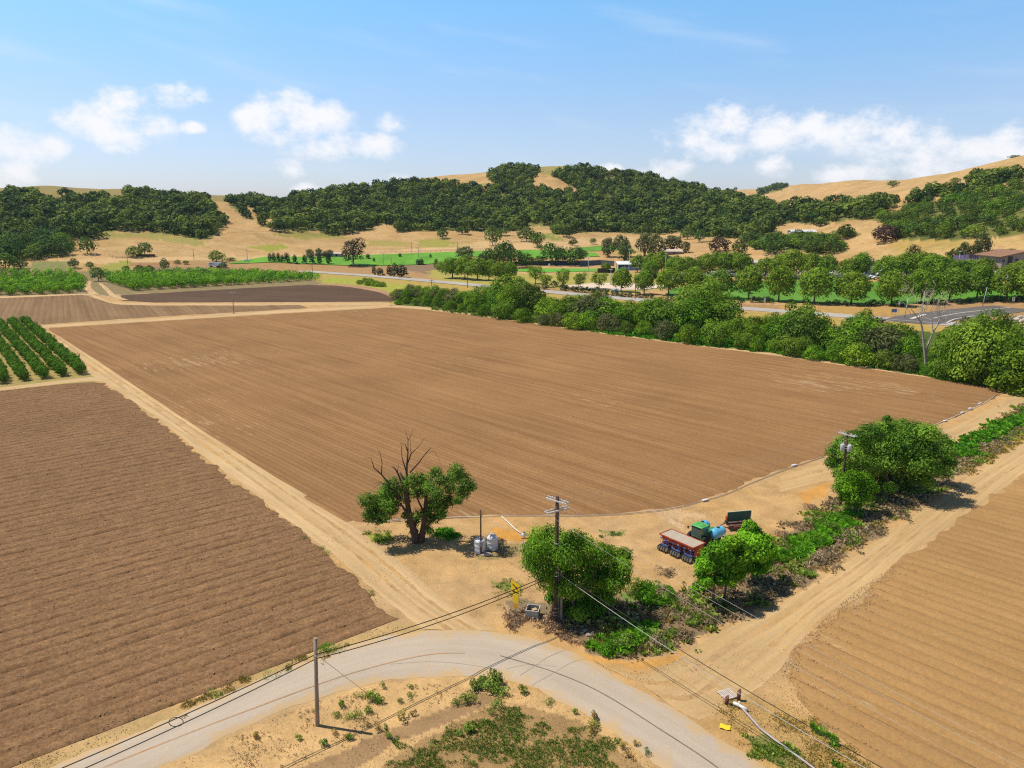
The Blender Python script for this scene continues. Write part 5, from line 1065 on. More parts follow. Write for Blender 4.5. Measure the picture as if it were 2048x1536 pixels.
bb = [(a, b, c, rx, ry * 1.0, rz) for a, b, c, rx, ry, rz in bb]
e_ = tree_near('shade_tree', 833, 1084, bb, 19000, .12, L_WALNUT, 'half dead walnut tree with bare upper limbs standing beside the two white tanks', LB, paint('dark_bark', (.10, .065, .045), .9, .35, 4.0, bump=.5), inner=.35, low=-1.0, contrast=.9, droop=.3)
# drooping pepper tree behind the tall utility pole
B = G(1150, 1228)
pb = blobs_px(B, [(1080, 1075, 22), (1105, 1068, 20), (1125, 1085, 24), (1150, 1080, 20), (1075, 1100, 22), (1100, 1105, 28), (1062, 1125, 18), (1085, 1135, 24), (1135, 1110, 28), (1170, 1090, 20), (1175, 1115, 24), (1205, 1105, 20), (1160, 1140, 28), (1195, 1130, 24), (1225, 1110, 18), (1248, 1110, 16), (1240, 1135, 20), (1215, 1150, 22), (1190, 1165, 24), (1245, 1155, 15), (1120, 1145, 26), (1095, 1160, 20), (1110, 1180, 16), (1140, 1175, 24), (1170, 1190, 24), (1205, 1180, 20), (1175, 1215, 18), (1185, 1200, 18), (1150, 1205, 18), (1230, 1170, 18), (1130, 1200, 18), (1160, 1225, 16), (1195, 1220, 16), (1215, 1195, 16), (1245, 1135, 18), (1140, 1225, 12), (1085, 1090, 22), (1060, 1100, 16), (1065, 1112, 14), (1100, 1195, 10), (1210, 1160, 18)], 1.8, 5)
m_ = [lim(B, [(1150, 1232), (1148, 1200), (1140, 1165), (1125, 1120), (1115, 1095)], [.35, .28, .2, .1]), lim(B, [(1152, 1232), (1165, 1190), (1185, 1150), (1215, 1125)], [.3, .24, .16, .06]), lim(B, [(1149, 1205), (1120, 1170), (1090, 1140)], [.18, .12, .05]), lim(B, [(1158, 1200), (1165, 1150), (1160, 1110)], [.18, .12, .05])]
e_ = tree_near('pepper_tree', 1150, 1228, pb, 36000, .13, L_PEPPER, 'drooping bright green pepper tree behind the tall utility pole', m_, inner=.25, low=-.8, contrast=.9, droop=.8, aspect=.42)
# three young trees between the planter and the dirt track
def round_tree(px, py, lst, n, label, mat=L_MUL, name='shade_tree', hb=None, seed=9, tr=.13, dj=1.0, ls=.14, **k):
    B = G(px, py); bl = blobs_px(B, lst, dj, seed); cx = sum(q[0] for q in lst) / len(lst); cy = sum(q[1] for q in lst) / len(lst); L = [lim(B, [(px, py + 4), (px + .2 * (cx - px), py - .35 * (py - cy)), (cx, cy)], [tr * 1.3, tr, tr * .5])]
    r_ = np.random.default_rng(seed)
    for q in list(r_.permutation(len(lst)))[:7]: L.append(lim(B, [(px + .3 * (cx - px), py - .5 * (py - cy)), ((lst[q][0] + cx) / 2, (lst[q][1] + cy) / 2 + 4), (lst[q][0], lst[q][1])], [tr * .5, tr * .3, tr * .1]))
    return tree_near(name, px, py, bl, n, ls, mat, label, L, seed=seed, contrast=.8, **k)
round_tree(1427, 1214, [(1420, 1110, 16), (1440, 1098, 16), (1410, 1130, 16), (1430, 1125, 18), (1450, 1115, 16), (1405, 1150, 13), (1425, 1150, 17), (1445, 1140, 16), (1415, 1165, 10), (1440, 1160, 12), (1428, 1098, 10)], 7500, 'round green tree with thin trunk, nearest to the planter wheels')
round_tree(1447, 1197, [(1462, 1085, 14), (1475, 1095, 16), (1465, 1110, 17), (1485, 1115, 16), (1470, 1130, 17), (1490, 1135, 13), (1455, 1150, 15), (1475, 1150, 13), (1460, 1165, 10)], 6500, 'green tree in the middle of the three beside the planter', seed=11)
round_tree(1505, 1168, [(1500, 1052, 12), (1495, 1068, 15), (1510, 1065, 13), (1485, 1080, 13), (1510, 1085, 17), (1530, 1080, 13), (1538, 1100, 13), (1520, 1105, 18), (1500, 1105, 17), (1545, 1112, 8), (1530, 1125, 13), (1505, 1125, 16), (1512, 1140, 12), (1492, 1130, 12), (1525, 1138, 9)], 9000, 'tallest green tree of the three, nearest to the trailer', seed=13)
round_tree(1400, 1182, [(1395, 1172, 9), (1408, 1170, 9), (1400, 1180, 8), (1388, 1180, 7)], 900, 'small leafy shrub under the three green trees', name='leafy_shrub', tr=.04, dj=.5, seed=15)
# small round tree and the large dense one on the ditch
round_tree(1708, 1028, [(1690, 960, 16), (1708, 955, 15), (1725, 958, 15), (1682, 975, 14), (1700, 975, 18), (1720, 975, 18), (1740, 970, 13), (1750, 978, 9), (1690, 992, 13), (1710, 995, 16), (1732, 992, 13), (1700, 1008, 9), (1715, 1010, 8)], 7000, 'small round green tree beside the large dense one', seed=17, tr=.12, dj=1.2)
BGT = [(1675, 905, 20), (1690, 890, 20), (1712, 880, 22), (1740, 868, 22), (1770, 858, 20), (1800, 855, 20), (1830, 862, 20), (1855, 868, 22), (1880, 885, 20), (1895, 905, 17), (1900, 925, 12), (1665, 925, 14), (1685, 930, 20), (1710, 910, 26), (1740, 900, 28), (1775, 890, 30), (1810, 888, 30), (1845, 898, 28), (1875, 915, 22), (1700, 945, 20), (1730, 935, 26), (1765, 925, 28), (1800, 925, 30), (1840, 930, 26), (1870, 940, 18), (1890, 945, 12), (1760, 955, 22), (1795, 958, 22), (1830, 955, 20), (1855, 962, 14), (1735, 960, 16), (1780, 975, 12), (1815, 975, 12), (1774, 838, 8), (1695, 960, 12), (1680, 948, 14)]
B = G(1785, 985); pb = blobs_px(B, BGT, 3.6, 21)
m_ = [lim(B, [(1785, 990), (1775, 960), (1750, 920), (1720, 895)], [.4, .3, .2, .06]), lim(B, [(1790, 990), (1800, 950), (1830, 910), (1860, 890)], [.4, .3, .2, .06]), lim(B, [(1787, 990), (1788, 940), (1780, 880)], [.35, .25, .08]), lim(B, [(1830, 985, 1), (1850, 960, 1), (1870, 930, 1)], [.25, .15, .05]), lim(B, [(1740, 985, 1), (1725, 960, 1), (1700, 930, 1)], [.25, .15, .05])]
tree_near('elm_tree', 1785, 985, pb, 42000, .15, L_BIG, 'very large dense green tree spreading over the ditch by the transformer pole', m_, seed=23, contrast=.9)
# bleached dead tree in the creek belt
B = G(1850, 742); DW = paint('bleached_wood', (.52, .42, .35), .9, .2, 3.0)
dl = [lim(B, [(1851, 745), (1851, 718), (1848, 690), (1845, 660), (1842, 645), (1832, 630), (1822, 618)], [.32, .26, .2, .14, .06]), lim(B, [(1852, 740), (1852, 712), (1856, 690), (1866, 665), (1875, 650), (1882, 632), (1890, 618)], [.28, .2, .15, .1, .04]),
      lim(B, [(1845, 655), (1838, 635), (1842, 620), (1846, 605), (1850, 598)], [.14, .1, .06, .03]), lim(B, [(1842, 645), (1850, 625), (1858, 608), (1862, 596)], [.1, .06, .03]), lim(B, [(1866, 665), (1864, 640), (1862, 620), (1868, 602)], [.12, .08, .05, .03]),
      lim(B, [(1875, 650), (1888, 640), (1898, 628), (1905, 615)], [.1, .06, .04, .02]), lim(B, [(1832, 630), (1822, 628), (1812, 615), (1808, 605)], [.07, .04, .02]), lim(B, [(1880, 700), (1888, 685), (1892, 672), (1896, 660)], [.08, .06, .04, .02]),
      lim(B, [(1822, 618), (1828, 606), (1832, 600)], [.04, .02]), lim(B, [(1890, 618), (1886, 606), (1892, 598)], [.04, .02]), lim(B, [(1838, 635), (1826, 640), (1818, 634)], [.05, .02])]
r_ = np.random.default_rng(3)
for k_ in range(150):
    q = dl[r_.integers(2, len(dl))][0]; a = np.array(q[r_.integers(1, len(q))]); dv = np.array([r_.normal() * .7, r_.normal() * .6, abs(r_.normal()) * .9 + .2]); dl.append(([tuple(a), tuple(a + dv * .5 + r_.normal(0, .1, 3)), tuple(a + dv * 1.2)], [.05, .035, .02]))
dm = MB()
for p_, q_ in dl: dm.tube(p_, [v * 1.15 for v in q_], 5)
dt = empty('dead_tree', B, 0, label='bleached leafless dead tree standing out of the creek belt', cat='tree'); dm.obj('trunk', DW, dt)
# ---- weeds and brush ----
def clump(px, py, w, h, mat, label, group=None, name='weed_clump', n=120, cat='weed', seed=0, ls=None):
    r_ = np.random.default_rng(int(px * 7 + py)); b = G(px, py); bl = [(r_.normal() * w * .22, r_.normal() * w * .22, h * r_.uniform(.25, .6), w * .3, w * .3, h * .42) for _ in range(5)]
    me = leaf_mesh(name, bl, n, ls or max(.05, min(w, h) * .14), mat, int(px), inner=.4, low=-.2, droop=-.5, aspect=.35, updir=.1); return tag(link(name, me, None, b), label=label, cat=cat, group=group, kind='stuff' if name == 'grass_clump' else None)
GC = [(985, 1378, 1.5, 1.0), (965, 1372, 1.1, .9), (950, 1380, .9, .8), (996, 1366, 1.3, 1.1), (1000, 1385, 1.2, .9), (935, 1402, 1.1, .8), (912, 1408, .8, .5), (995, 1410, 1.0, .6), (1045, 1385, .7, .6), (978, 1425, .6, .4), (938, 1462, .7, .8), (920, 1470, .5, .5), (1032, 1435, .9, .4), (1100, 1405, .8, .4), (1190, 1450, 1.0, .5),
      (745, 1400, .8, .9), (760, 1405, .7, .6), (722, 1392, 1.0, .4), (735, 1425, .7, .5), (715, 1435, .9, .5), (690, 1437, .7, .4), (673, 1434, .6, .4), (818, 1393, .7, .4), (822, 1375, .6, .3), (698, 1478, .5, .5), (598, 1478, .4, .4), (648, 1490, .5, .5), (780, 1477, .5, .4), (1150, 1426, .35, .5)]
for i, (px, py, w, h) in enumerate(GC):
    near_ = 'stub pole guy wire' if px < 780 and py < 1445 else ('furrow beside the paved bend' if px > 880 else 'bare verge below the stub pole')
    clump(px, py, w, h, L_WEED, f'leafy green weed clump on the sand by the {near_}', f'green weed clumps by the {near_}', n=220)
YC = [(680, 1412, .6, .6), (805, 1440, .7, .8), (825, 1432, .5, .5), (765, 1375, .4, .6), (668, 1468, .6, .4), (756, 1462, .5, .5), (770, 1460, .4, .4), (736, 1452, .5, .3), (512, 1475, .5, .5), (800, 1405, .5, .4), (1188, 1435, .6, .7), (1180, 1462, .8, .7), (1235, 1488, .5, .6), (1246, 1497, .5, .6), (1272, 1490, .4, .4), (1294, 1508, .5, .4), (1258, 1515, .6, .5)]
for i, (px, py, w, h) in enumerate(YC):
    near_ = 'stub pole' if px < 850 else 'inner edge of the paved bend'
    clump(px, py, w, h, L_STRAW if i % 3 else L_WEED, f'tuft of yellowish grass near the {near_}', f'yellowish grass tufts near the {near_}', name='grass_tuft', n=150, cat='grass tuft')
clump(660, 1298, 2.0, .5, L_BRIGHTW, 'bright green grass patch at the field corner behind the stub pole', name='grass_clump', n=420, cat='grass')
clump(645, 1302, 1.2, .45, L_BRIGHTW, 'small grass patch left of the larger one behind the stub pole', name='grass_clump', n=260, cat='grass')
clump(543, 1352, 1.3, .35, L_WEED, 'green weed patch on the road verge between field and lane', name='grass_clump', n=240, cat='weed'); clump(572, 1340, .8, .3, L_WEED, 'small dark weed tuft on the verge right of the larger patch', n=120)
clump(440, 1386, 1.5, .35, L_BRIGHTW, 'grass patch on the verge of the lane near the loop of cable', name='grass_clump', n=240, cat='grass'); clump(95, 1520, 2.4, .35, L_STRAW, 'yellow green grass strip at the corner of the plowed field', name='grass_clump', n=360, cat='grass')
for i, (px, py, w) in enumerate([(608, 1078, .7), (640, 1098, 1.0), (655, 1108, .8), (745, 1188, .7)]): clump(px, py, w, .45, L_WEED, 'dark weed tuft on the crumbling edge of the plowed field', 'weed tufts on the plowed field edge', n=120)
tufts('grass_patch', [(730, 1062), (785, 1064), (785, 1086), (735, 1084)], 260, .25, .14, L_WEED, 61, 'yellow green grass patch beside the half dead tree', spread=-.2, clump=1.5)
tufts('grass_patch', [(872, 1058), (922, 1060), (915, 1080), (876, 1078)], 300, .3, .22, L_BRIGHTW, 62, 'green grass patch between the half dead tree and the tanks', spread=-.1, clump=1.5)
tufts('grass_patch', [(985, 1158), (1050, 1162), (1045, 1215), (1010, 1215)], 150, .25, .14, L_WEED, 63, 'green and grey weeds round the yellow road sign', spread=-.05, clump=1.2)
tufts('grass_patch', [(1195, 1058), (1255, 1060), (1245, 1075), (1200, 1072)], 120, .25, .12, L_WEED, 64, 'thin green grass patch on the yard behind the pepper tree', spread=0, clump=1.5)
DITCH = [(1130, 1250), (1185, 1300), (1240, 1322), (1330, 1302), (1430, 1244), (1560, 1193), (1640, 1148), (1700, 1103), (1830, 1013), (1905, 958), (2048, 866), (2200, 765), (2200, 700), (2048, 808), (1910, 894), (1860, 932), (1700, 985), (1600, 1047), (1540, 1100), (1470, 1157), (1380, 1182), (1300, 1182), (1220, 1202), (1100, 1217)]
tufts('dry_brush', DITCH, 7500, .42, .34, L_DRY, 71, 'dry grey brown brush filling the ditch between the two tracks', spread=-.25, clump=2.5, blades=6)
tufts('ditch_weeds', DITCH, 2600, .40, .42, L_WEED, 72, 'scattered green weeds along the ditch', spread=.14, clump=3.0, blades=7)
tufts('ditch_grass', DITCH, 2200, .4, .34, L_STRAW, 73, 'straw coloured grass along the ditch', spread=.2, clump=2.2, blades=6)
tufts('lush_weeds', [(1905, 894), (2048, 826), (2200, 735), (2200, 760), (2048, 852), (1930, 910), (1902, 914)], 2400, .5, .6, L_BRIGHTW, 74, 'lush green growth along the ditch right of the large dense tree', spread=-.3, clump=2.5, blades=8)
tufts('lush_weeds', [(1550, 1130), (1570, 1100), (1640, 1058), (1690, 1035), (1712, 1028), (1700, 1056), (1640, 1086), (1590, 1118)], 1100, .5, .5, L_BRIGHTW, 75, 'lush green weeds in the ditch between the young trees and the dense tree', spread=-.2, clump=2, blades=8)
tufts('lush_weeds', [(1168, 1300), (1190, 1285), (1240, 1272), (1290, 1250), (1318, 1262), (1280, 1300), (1240, 1312), (1190, 1308)], 800, .38, .4, L_BRIGHTW, 76, 'green weeds below the shadow of the pepper tree', spread=-.15, clump=1.5, blades=8)
tufts('lush_weeds', [(1250, 1195), (1290, 1172), (1335, 1176), (1345, 1215), (1300, 1222), (1258, 1212)], 420, .4, .45, L_BRIGHTW, 77, 'green weeds right of the pepper tree', spread=-.05, clump=1.3, blades=8)
tufts('yellow_grass', [(1932, 925), (2048, 864), (2200, 775), (2200, 790), (2048, 882), (1942, 938)], 700, .35, .32, L_STRAW, 78, 'yellow dry grass strip along the right track', spread=-.3, clump=2, blades=7)
tufts('dry_brush', [(1100, 1215), (1130, 1250), (1180, 1300), (1110, 1270), (1020, 1240), (1010, 1215)], 700, .3, .22, L_DRY, 79, 'dry litter and stalks round the utility pole foot', spread=-.2, clump=1.2)
tufts('bend_weeds', [(740, 1600), (770, 1540), (870, 1472), (960, 1420), (1030, 1415), (1130, 1440), (1205, 1480), (1280, 1545), (1330, 1600)], 9500, .12, .09, L_WEED, 80, 'low green seedlings over the rough patch inside the bend', spread=-.22, clump=1.2, blades=5)
tufts('bend_weeds', [(420, 1545), (520, 1460), (760, 1372), (960, 1370), (900, 1440), (700, 1500), (620, 1545)], 420, .12, .10, L_DRY, 81, 'sparse dry tufts on the sandy verge', spread=.1, clump=1.5)
tufts('verge_grass', [(1420, 1430), (1480, 1400), (1600, 1420), (1700, 1500), (1760, 1560), (1560, 1560)], 1300, .25, .12, L_STRAW, 82, 'dry grass on the verge below the pallet', spread=-.05, clump=1.8)
tufts('verge_grass', [(1480, 1474), (1510, 1468), (1560, 1500), (1620, 1540), (1600, 1552), (1540, 1525)], 420, .22, .16, L_WEED, 83, 'dark green grass along the edge of the lane', spread=-.2, clump=1.5)
tufts('verge_grass', [(1632, 1442), (1655, 1448), (1672, 1500), (1700, 1530), (1680, 1535), (1645, 1490)], 160, .25, .2, L_BRIGHTW, 84, 'green weeds at the edge of the pale bedded field', spread=0, clump=1.2)
tufts('verge_grass', [(330, 1425), (520, 1345), (700, 1278), (690, 1290), (520, 1358), (340, 1438)], 500, .2, .12, L_STRAW, 85, 'dry grass along the verge of the plowed field', spread=0, clump=1.5)
tufts('field_clods', F_LEFT[10:], 10, .1, .05, L_DRY, 86, 'stray dry stalks on the plowed field')
for i, (px, py, w, h) in enumerate([(1270, 1185, 2.2, 1.2), (1300, 1180, 2.0, 1.0), (1330, 1200, 1.4, .8), (1255, 1290, 1.5, .8), (1215, 1305, 1.8, .8), (1283, 1278, 1.4, .7), (1235, 1295, 1.4, .8), (1590, 1110, 2.4, 1.2), (1620, 1085, 2.6, 1.3), (1655, 1062, 2.2, 1.2), (1565, 1128, 1.8, .9), (1680, 1040, 2, 1.1), (1385, 1250, 1.3, .5), (1340, 1190, 1.2, .6)]):
    wh = 'right of the pepper tree' if py < 1210 and px < 1360 else ('below the shadow of the pepper tree' if px < 1400 else 'between the young trees and the dense tree')
    clump(px, py, w, h, L_BRIGHTW if i % 3 else L_WEED, f'leafy green ditch shrub {wh}', f'leafy ditch shrubs {wh}', name='ditch_shrub', n=600, cat='shrub', ls=.11)
for i, (px, py, w, h) in enumerate([(1340, 1150, 1.6, .8), (1420, 1245, 1.8, .7), (1370, 1275, 1.6, .7), (1310, 1290, 1.5, .7), (1330, 1235, 2, .9), (1480, 1215, 1.5, .6), (1590, 1165, 1.8, .8), (1640, 1120, 2, .9), (1700, 1075, 2, .9), (1620, 1020, 1.5, .8), (1760, 1040, 1.6, .7), (1330, 1195, 2, 1), (1370, 1205, 1.6, .8), (1395, 1225, 1.4, .6), (1560, 1070, 1.6, .7)]):
    wh = 'below the three young trees' if px < 1500 else 'beside the track near the small round tree'
    clump(px, py, w, h, L_DRY, f'dry brown bush {wh}', f'dry brown bushes {wh}', name='dry_bush', n=420, cat='bush', ls=.10)

def crumbs(name, poly, n, lo_, hi_, z, mat, seed, label, clump=None):
    """loose earth or stones: thousands of little irregular lumps that throw real shadows"""
    r_ = np.random.default_rng(seed); P_ = np.array([g0(*p) for p in poly]); a, b = P_.min(0), P_.max(0); q = r_.uniform(a, b, (n * 6, 2)); q = q[inpoly(q[:, 0], q[:, 1], [tuple(p) for p in P_])]
    if clump: q = q[fbm(q[:, 0] / clump, q[:, 1] / clump, 3, seed) + r_.normal(0, .15, len(q)) > .05]
    q = q[:n]; N = len(q); s_ = lo_ * (hi_ / lo_) ** (r_.random(N) ** 2.2)
    O = np.array([(1, 0, 0), (0, 1, 0), (-1, 0, 0), (0, -1, 0), (0, 0, .8), (0, 0, -.6)]); V = O[None] * s_[:, None, None] * r_.uniform(.6, 1.25, (N, 6, 1)); th = r_.uniform(0, 6.28, N); c, s2 = np.cos(th)[:, None], np.sin(th)[:, None]
    X2 = V[..., 0] * c - V[..., 1] * s2; Y2 = V[..., 0] * s2 + V[..., 1] * c; V[..., 0] = X2 + q[:, 0:1]; V[..., 1] = Y2 + q[:, 1:2]; V[..., 2] += z + s_[:, None] * .3
    T = np.array([(0, 1, 4), (1, 2, 4), (2, 3, 4), (3, 0, 4), (1, 0, 5), (2, 1, 5), (3, 2, 5), (0, 3, 5)]); f = (T[None] + (np.arange(N) * 6)[:, None, None]).reshape(-1, 3)
    return tag(link(name, mesh_np(name, V.reshape(-1, 3), f, mat, {'tint': np.repeat(r_.random(N), 6)})), label=label, kind='stuff')
CL1 = leafmat('clod_earth', (.24, .15, .085), (.52, .36, .22), 0, 0); CL2 = leafmat('clod_pale', (.26, .16, .08), (.62, .46, .28), 0, 0)
crumbs('soil_clods', [(-60, 783), (190, 764), (269, 808), (398, 909), (570, 1040), (734, 1174), (790, 1234), (700, 1268), (520, 1335), (330, 1418), (150, 1485), (20, 1536), (-60, 1560)], 26000, .022, .085, .11, CL1, 91, 'loose clods strewn over the dark plowed field')
crumbs('soil_clods', [(1700, 1190), (1790, 1130), (1860, 1120), (1760, 1230), (1680, 1320), (1720, 1440), (1800, 1545), (1790, 1555), (1660, 1460), (1600, 1405), (1558, 1345), (1590, 1292), (1640, 1245)], 6000, .02, .07, .05, CL1, 92, 'clods at the ragged border of the pale bedded field')
crumbs('gravel', [(560, 1040), (760, 1045), (1000, 1034), (1300, 1026), (1500, 970), (1650, 920), (1700, 940), (1640, 1010), (1500, 1110), (1380, 1170), (1250, 1180), (1100, 1210), (1000, 1262), (880, 1258), (780, 1235), (680, 1120)], 9000, .012, .05, .0, CL2, 93, 'small stones and crumbs over the bare yard', clump=4)
crumbs('gravel', [(330, 1540), (520, 1443), (760, 1366), (880, 1356), (1000, 1360), (1100, 1396), (1200, 1447), (1330, 1545)], 9000, .010, .045, .0, CL2, 94, 'small stones and crumbs on the sandy verge inside the bend', clump=2)
crumbs('gravel', [(60, 1542), (200, 1494), (520, 1350), (760, 1270), (860, 1256), (760, 1252), (520, 1338), (330, 1420), (40, 1532)], 3500, .012, .06, .0, CL2, 95, 'crumbled earth along the verge of the plowed field', clump=2)
crumbs('gravel', [(1180, 1320), (1290, 1345), (1420, 1290), (1600, 1290), (1560, 1345), (1600, 1405), (1700, 1500), (1600, 1560), (1400, 1445), (1300, 1380)], 5000, .012, .05, .0, CL2, 96, 'small stones and crumbs where the track meets the lane', clump=3)
crumbs('gravel', DITCH, 7000, .02, .08, .03, CL2, 97, 'crumbs and litter in the dry ditch', clump=3)
# ------------------------------------------------------------------ made things
def GZ(px, py, z): return np.array([*g0(px, py, z), z])
WOODP = paint('dark_pole_wood', (.085, .05, .035), .9, .35, 6.0, bump=.5); WOODG = paint('grey_pole_wood', (.30, .24, .18), .9, .3, 6.0, bump=.5)
ARMW = paint('weathered_crossarm', (.55, .53, .50), .8, .2, 6.0); GALV = paint('galvanised_steel', (.55, .56, .58), .45, .15, 8.0, metal=.6); PORC = paint('porcelain', (.62, .62, .64), .3, .1)
WIRE = paint('black_cable', (.02, .018, .016), .6, .1); WIREL = paint('bare_wire', (.45, .42, .38), .5, .1, metal=.4)
def arm_parts(e, a, b, base, w=.11, braces=True, ins=(.06, .28, .72, .94), mat=ARMW, iname='insulator'):
    a = Vector(a) - Vector(base); b = Vector(b) - Vector(base); mid = (a + b) / 2; L = (b - a).length; rz = math.atan2(b.y - a.y, b.x - a.x)
    m = MB(); off = Vector((-math.sin(rz), math.cos(rz), 0)) * .22
    m.box(mid + off, (L, w * .8, w), rz=rz); m.box(mid - off, (L, w * .8, w), rz=rz)
    for t in (.04, .96):
        q = a.lerp(b, t); m.box(q, (.06, .5, .05), rz=rz)
    ca = m.obj('crossarm', mat, e)
    for t in ins:
        q = a.lerp(b, t); im = MB(); im.lathe([(.02, -.02), (.05, .03), (.075, .06), (.05, .09), (.075, .12), (.04, .16), (.02, .2)], (q.x, q.y, q.z + w / 2), 10); im.obj(iname, PORC, e, True)
    if braces:
        bm = MB()
        for t in (.25, .75): bm.tube([a.lerp(b, t), (0, 0, mid.z - .9)], .018, 5)
        bm.obj('brace', GALV, e)
    return a, b
def pole(px, py, h, r, label, mat=WOODP, top=.72, lean=(0, 0), name='utility_pole', cat='utility pole', **k):
    b = G(px, py); e = empty(name, b, 0, label=label, cat=cat, **k); m = MB()
    m.tube([(0, 0, -.4), (0, 0, 0), (lean[0] * .5, lean[1] * .5, h * .5), (lean[0], lean[1], h)], [r * 1.1, r * 1.05, r * .88, r * top], 14); m.obj('pole', mat, e, True); return e, b
P0, b0 = pole(1111, 1243, 12.1, .21, 'tall dark brown utility pole with two crossed pairs of grey crossarms')
A1, A2 = GZ(1093, 993, 11.75), GZ(1133, 1005, 11.75); c_ = (A1 + A2) / 2; sh = np.array([b0[0] - c_[0], b0[1] - c_[1], 0]); A1 = A1 + sh; A2 = A2 + sh
C1, C2 = GZ(1085, 1023, 10.85), GZ(1130, 1012, 10.85); c_ = (C1 + C2) / 2; sh = np.array([b0[0] - c_[0], b0[1] - c_[1], 0]); C1 = C1 + sh; C2 = C2 + sh
arm_parts(P0, A1, A2, b0); arm_parts(P0, C1, C2, b0)
m = MB()
for z in (4.95, 4.6, 7.7): m.lathe([(.215, z - .05), (.23, z - .05), (.23, z + .05), (.215, z + .05)], n=14)
for z in (.7, 1.0, 1.4): m.lathe([(.226, z - .02), (.235, z - .02), (.235, z + .02), (.226, z + .02)], n=14)
m.obj('metal_band', GALV, P0)
m = MB(); m.tube([(.215, -.05, .1), (.205, -.05, 6), (.19, -.05, 10.7)], .022, 6); m.obj('conduit', GALV, P0)
m = MB(); m.tube([(0, 0, 7.7), (.6, -.25, 7.85)], .02, 6); m.tube([(0, 0, 7.1), (-.5, .2, 7.3)], .015, 6); m.obj('bracket', GALV, P0)
P1, b1 = pole(1122, 1241, 4.85, .15, 'short grey brown pole right beside the tall dark utility pole', WOODG, .9)
P2, b2 = pole(635, 1450, 7.08, .155, 'leaning weathered grey pole alone on the sandy verge of the bend', WOODG, .85, lean=(.28, -.1), name='stub_pole')
m = MB(); m.lathe([(.165, -.04), (.18, -.04), (.18, .04), (.165, .04)], (.22, -.08, 5.75), 12); m.box((.42, -.08, 5.72), (.4, .06, .06)); m.obj('clamp', GALV, P2)
P3, b3 = pole(962, 1110, 5.2, .10, 'thin dark pole carrying a meter box in front of the left white tank', WOODP, .8, name='service_pole')
m = MB(); m.box((.02, -.14, 1.35), (.34, .16, .6), bev=.02); m.obj('meter_box', paint('grey_box', (.25, .27, .32), .5), P3); m = MB(); m.lathe([(.04, 0), (.055, .03), (.03, .1), (.0, .16)], (.12, 0, 4.5), 8); m.lathe([(.04, 0), (.055, .03), (.03, .1), (.0, .16)], (.2, 0, 4.42), 8); m.obj('insulator', PORC, P3)
P4, b4 = pole(1680, 1012, 9.75, .17, 'pole with two grey transformers rising beside the very large tree', WOODP, .8)
A3, A4 = GZ(1662, 862, 9.5), GZ(1695, 871, 9.5); c_ = (A3 + A4) / 2; sh = np.array([b4[0] - c_[0], b4[1] - c_[1], 0]); A3 = A3 + sh; A4 = A4 + sh
arm_parts(P4, A3, A4, b4, .1)
for dx, dy in ((-.42, .1), (.30, -.28)):
    m = MB(); m.lathe([(.0, -.02), (.24, 0), (.27, .04), (.27, .78), (.24, .86), (.1, .92), (0, .93)], (dx, dy, 7.35), 18); t_ = m.obj('transformer', paint('transformer_grey', (.50, .52, .55), .4, .08), P4, True)
    m = MB()
    for q in (-.1, .1): m.lathe([(.03, 0), (.05, .05), (.03, .1), (.045, .15), (.015, .24)], (dx + q, dy, 8.24), 8)
    m.obj('bushing', PORC, t_, True)
m = MB(); m.box((-.1, -.1, 7.7), (.7, .1, .1), rz=-.5); m.box((-.1, -.1, 8.0), (.7, .1, .1), rz=-.5); m.obj('mount', GALV, P4)
P5, b5 = pole(468, 628, 8.6, .16, 'solitary pole with a small crossarm at the far edge of the large field', WOODG, .7)
arm_parts(P5, (b5[0] - 1.3, b5[1] + .3, 8.1), (b5[0] + 1.3, b5[1] - .3, 8.1), b5, .12, False, (.04, .96))
FP = [(935, 575, 536, 'pole with two crossarms standing beside the highway, left of the creek trees'), (1270, 599, 536, 'dark pole in front of the sand court'), (257, 540, 508, 'pole behind the gap between the two far orchards'), (388, 519, 498, 'pole on the golden slope left of the round green tree'), (495, 520, 500, 'pole at the left end of the golf lawn'),
      (864, 590, 560, 'pole half hidden in the far tip of the creek belt'), (625, 548, 516, 'pole rising behind the row of young conifers'), (915, 503, 484, 'pole on the golden slope behind the golf lawn'), (824, 510, 486, 'pole at the rear of the golf lawn'), (980, 498, 466, 'pole in front of the topmost slope oak')]
for px, py, pt, lb in FP:
    b = G(px, py); h = (py - pt) * mpp(b) * 1.03; e, b = pole(px, py, h, .16, lb, WOODP, .75)
    arm_parts(e, (b[0] - 1.2, b[1], h - .5), (b[0] + 1.2, b[1], h - .5), (b[0], b[1], 0) if b[2] == 0 else (b[0], b[1], 0), .14, False, (.04, .96))
STEEL = paint('light_pole_grey', (.50, .51, .53), .5, .1, metal=.3)
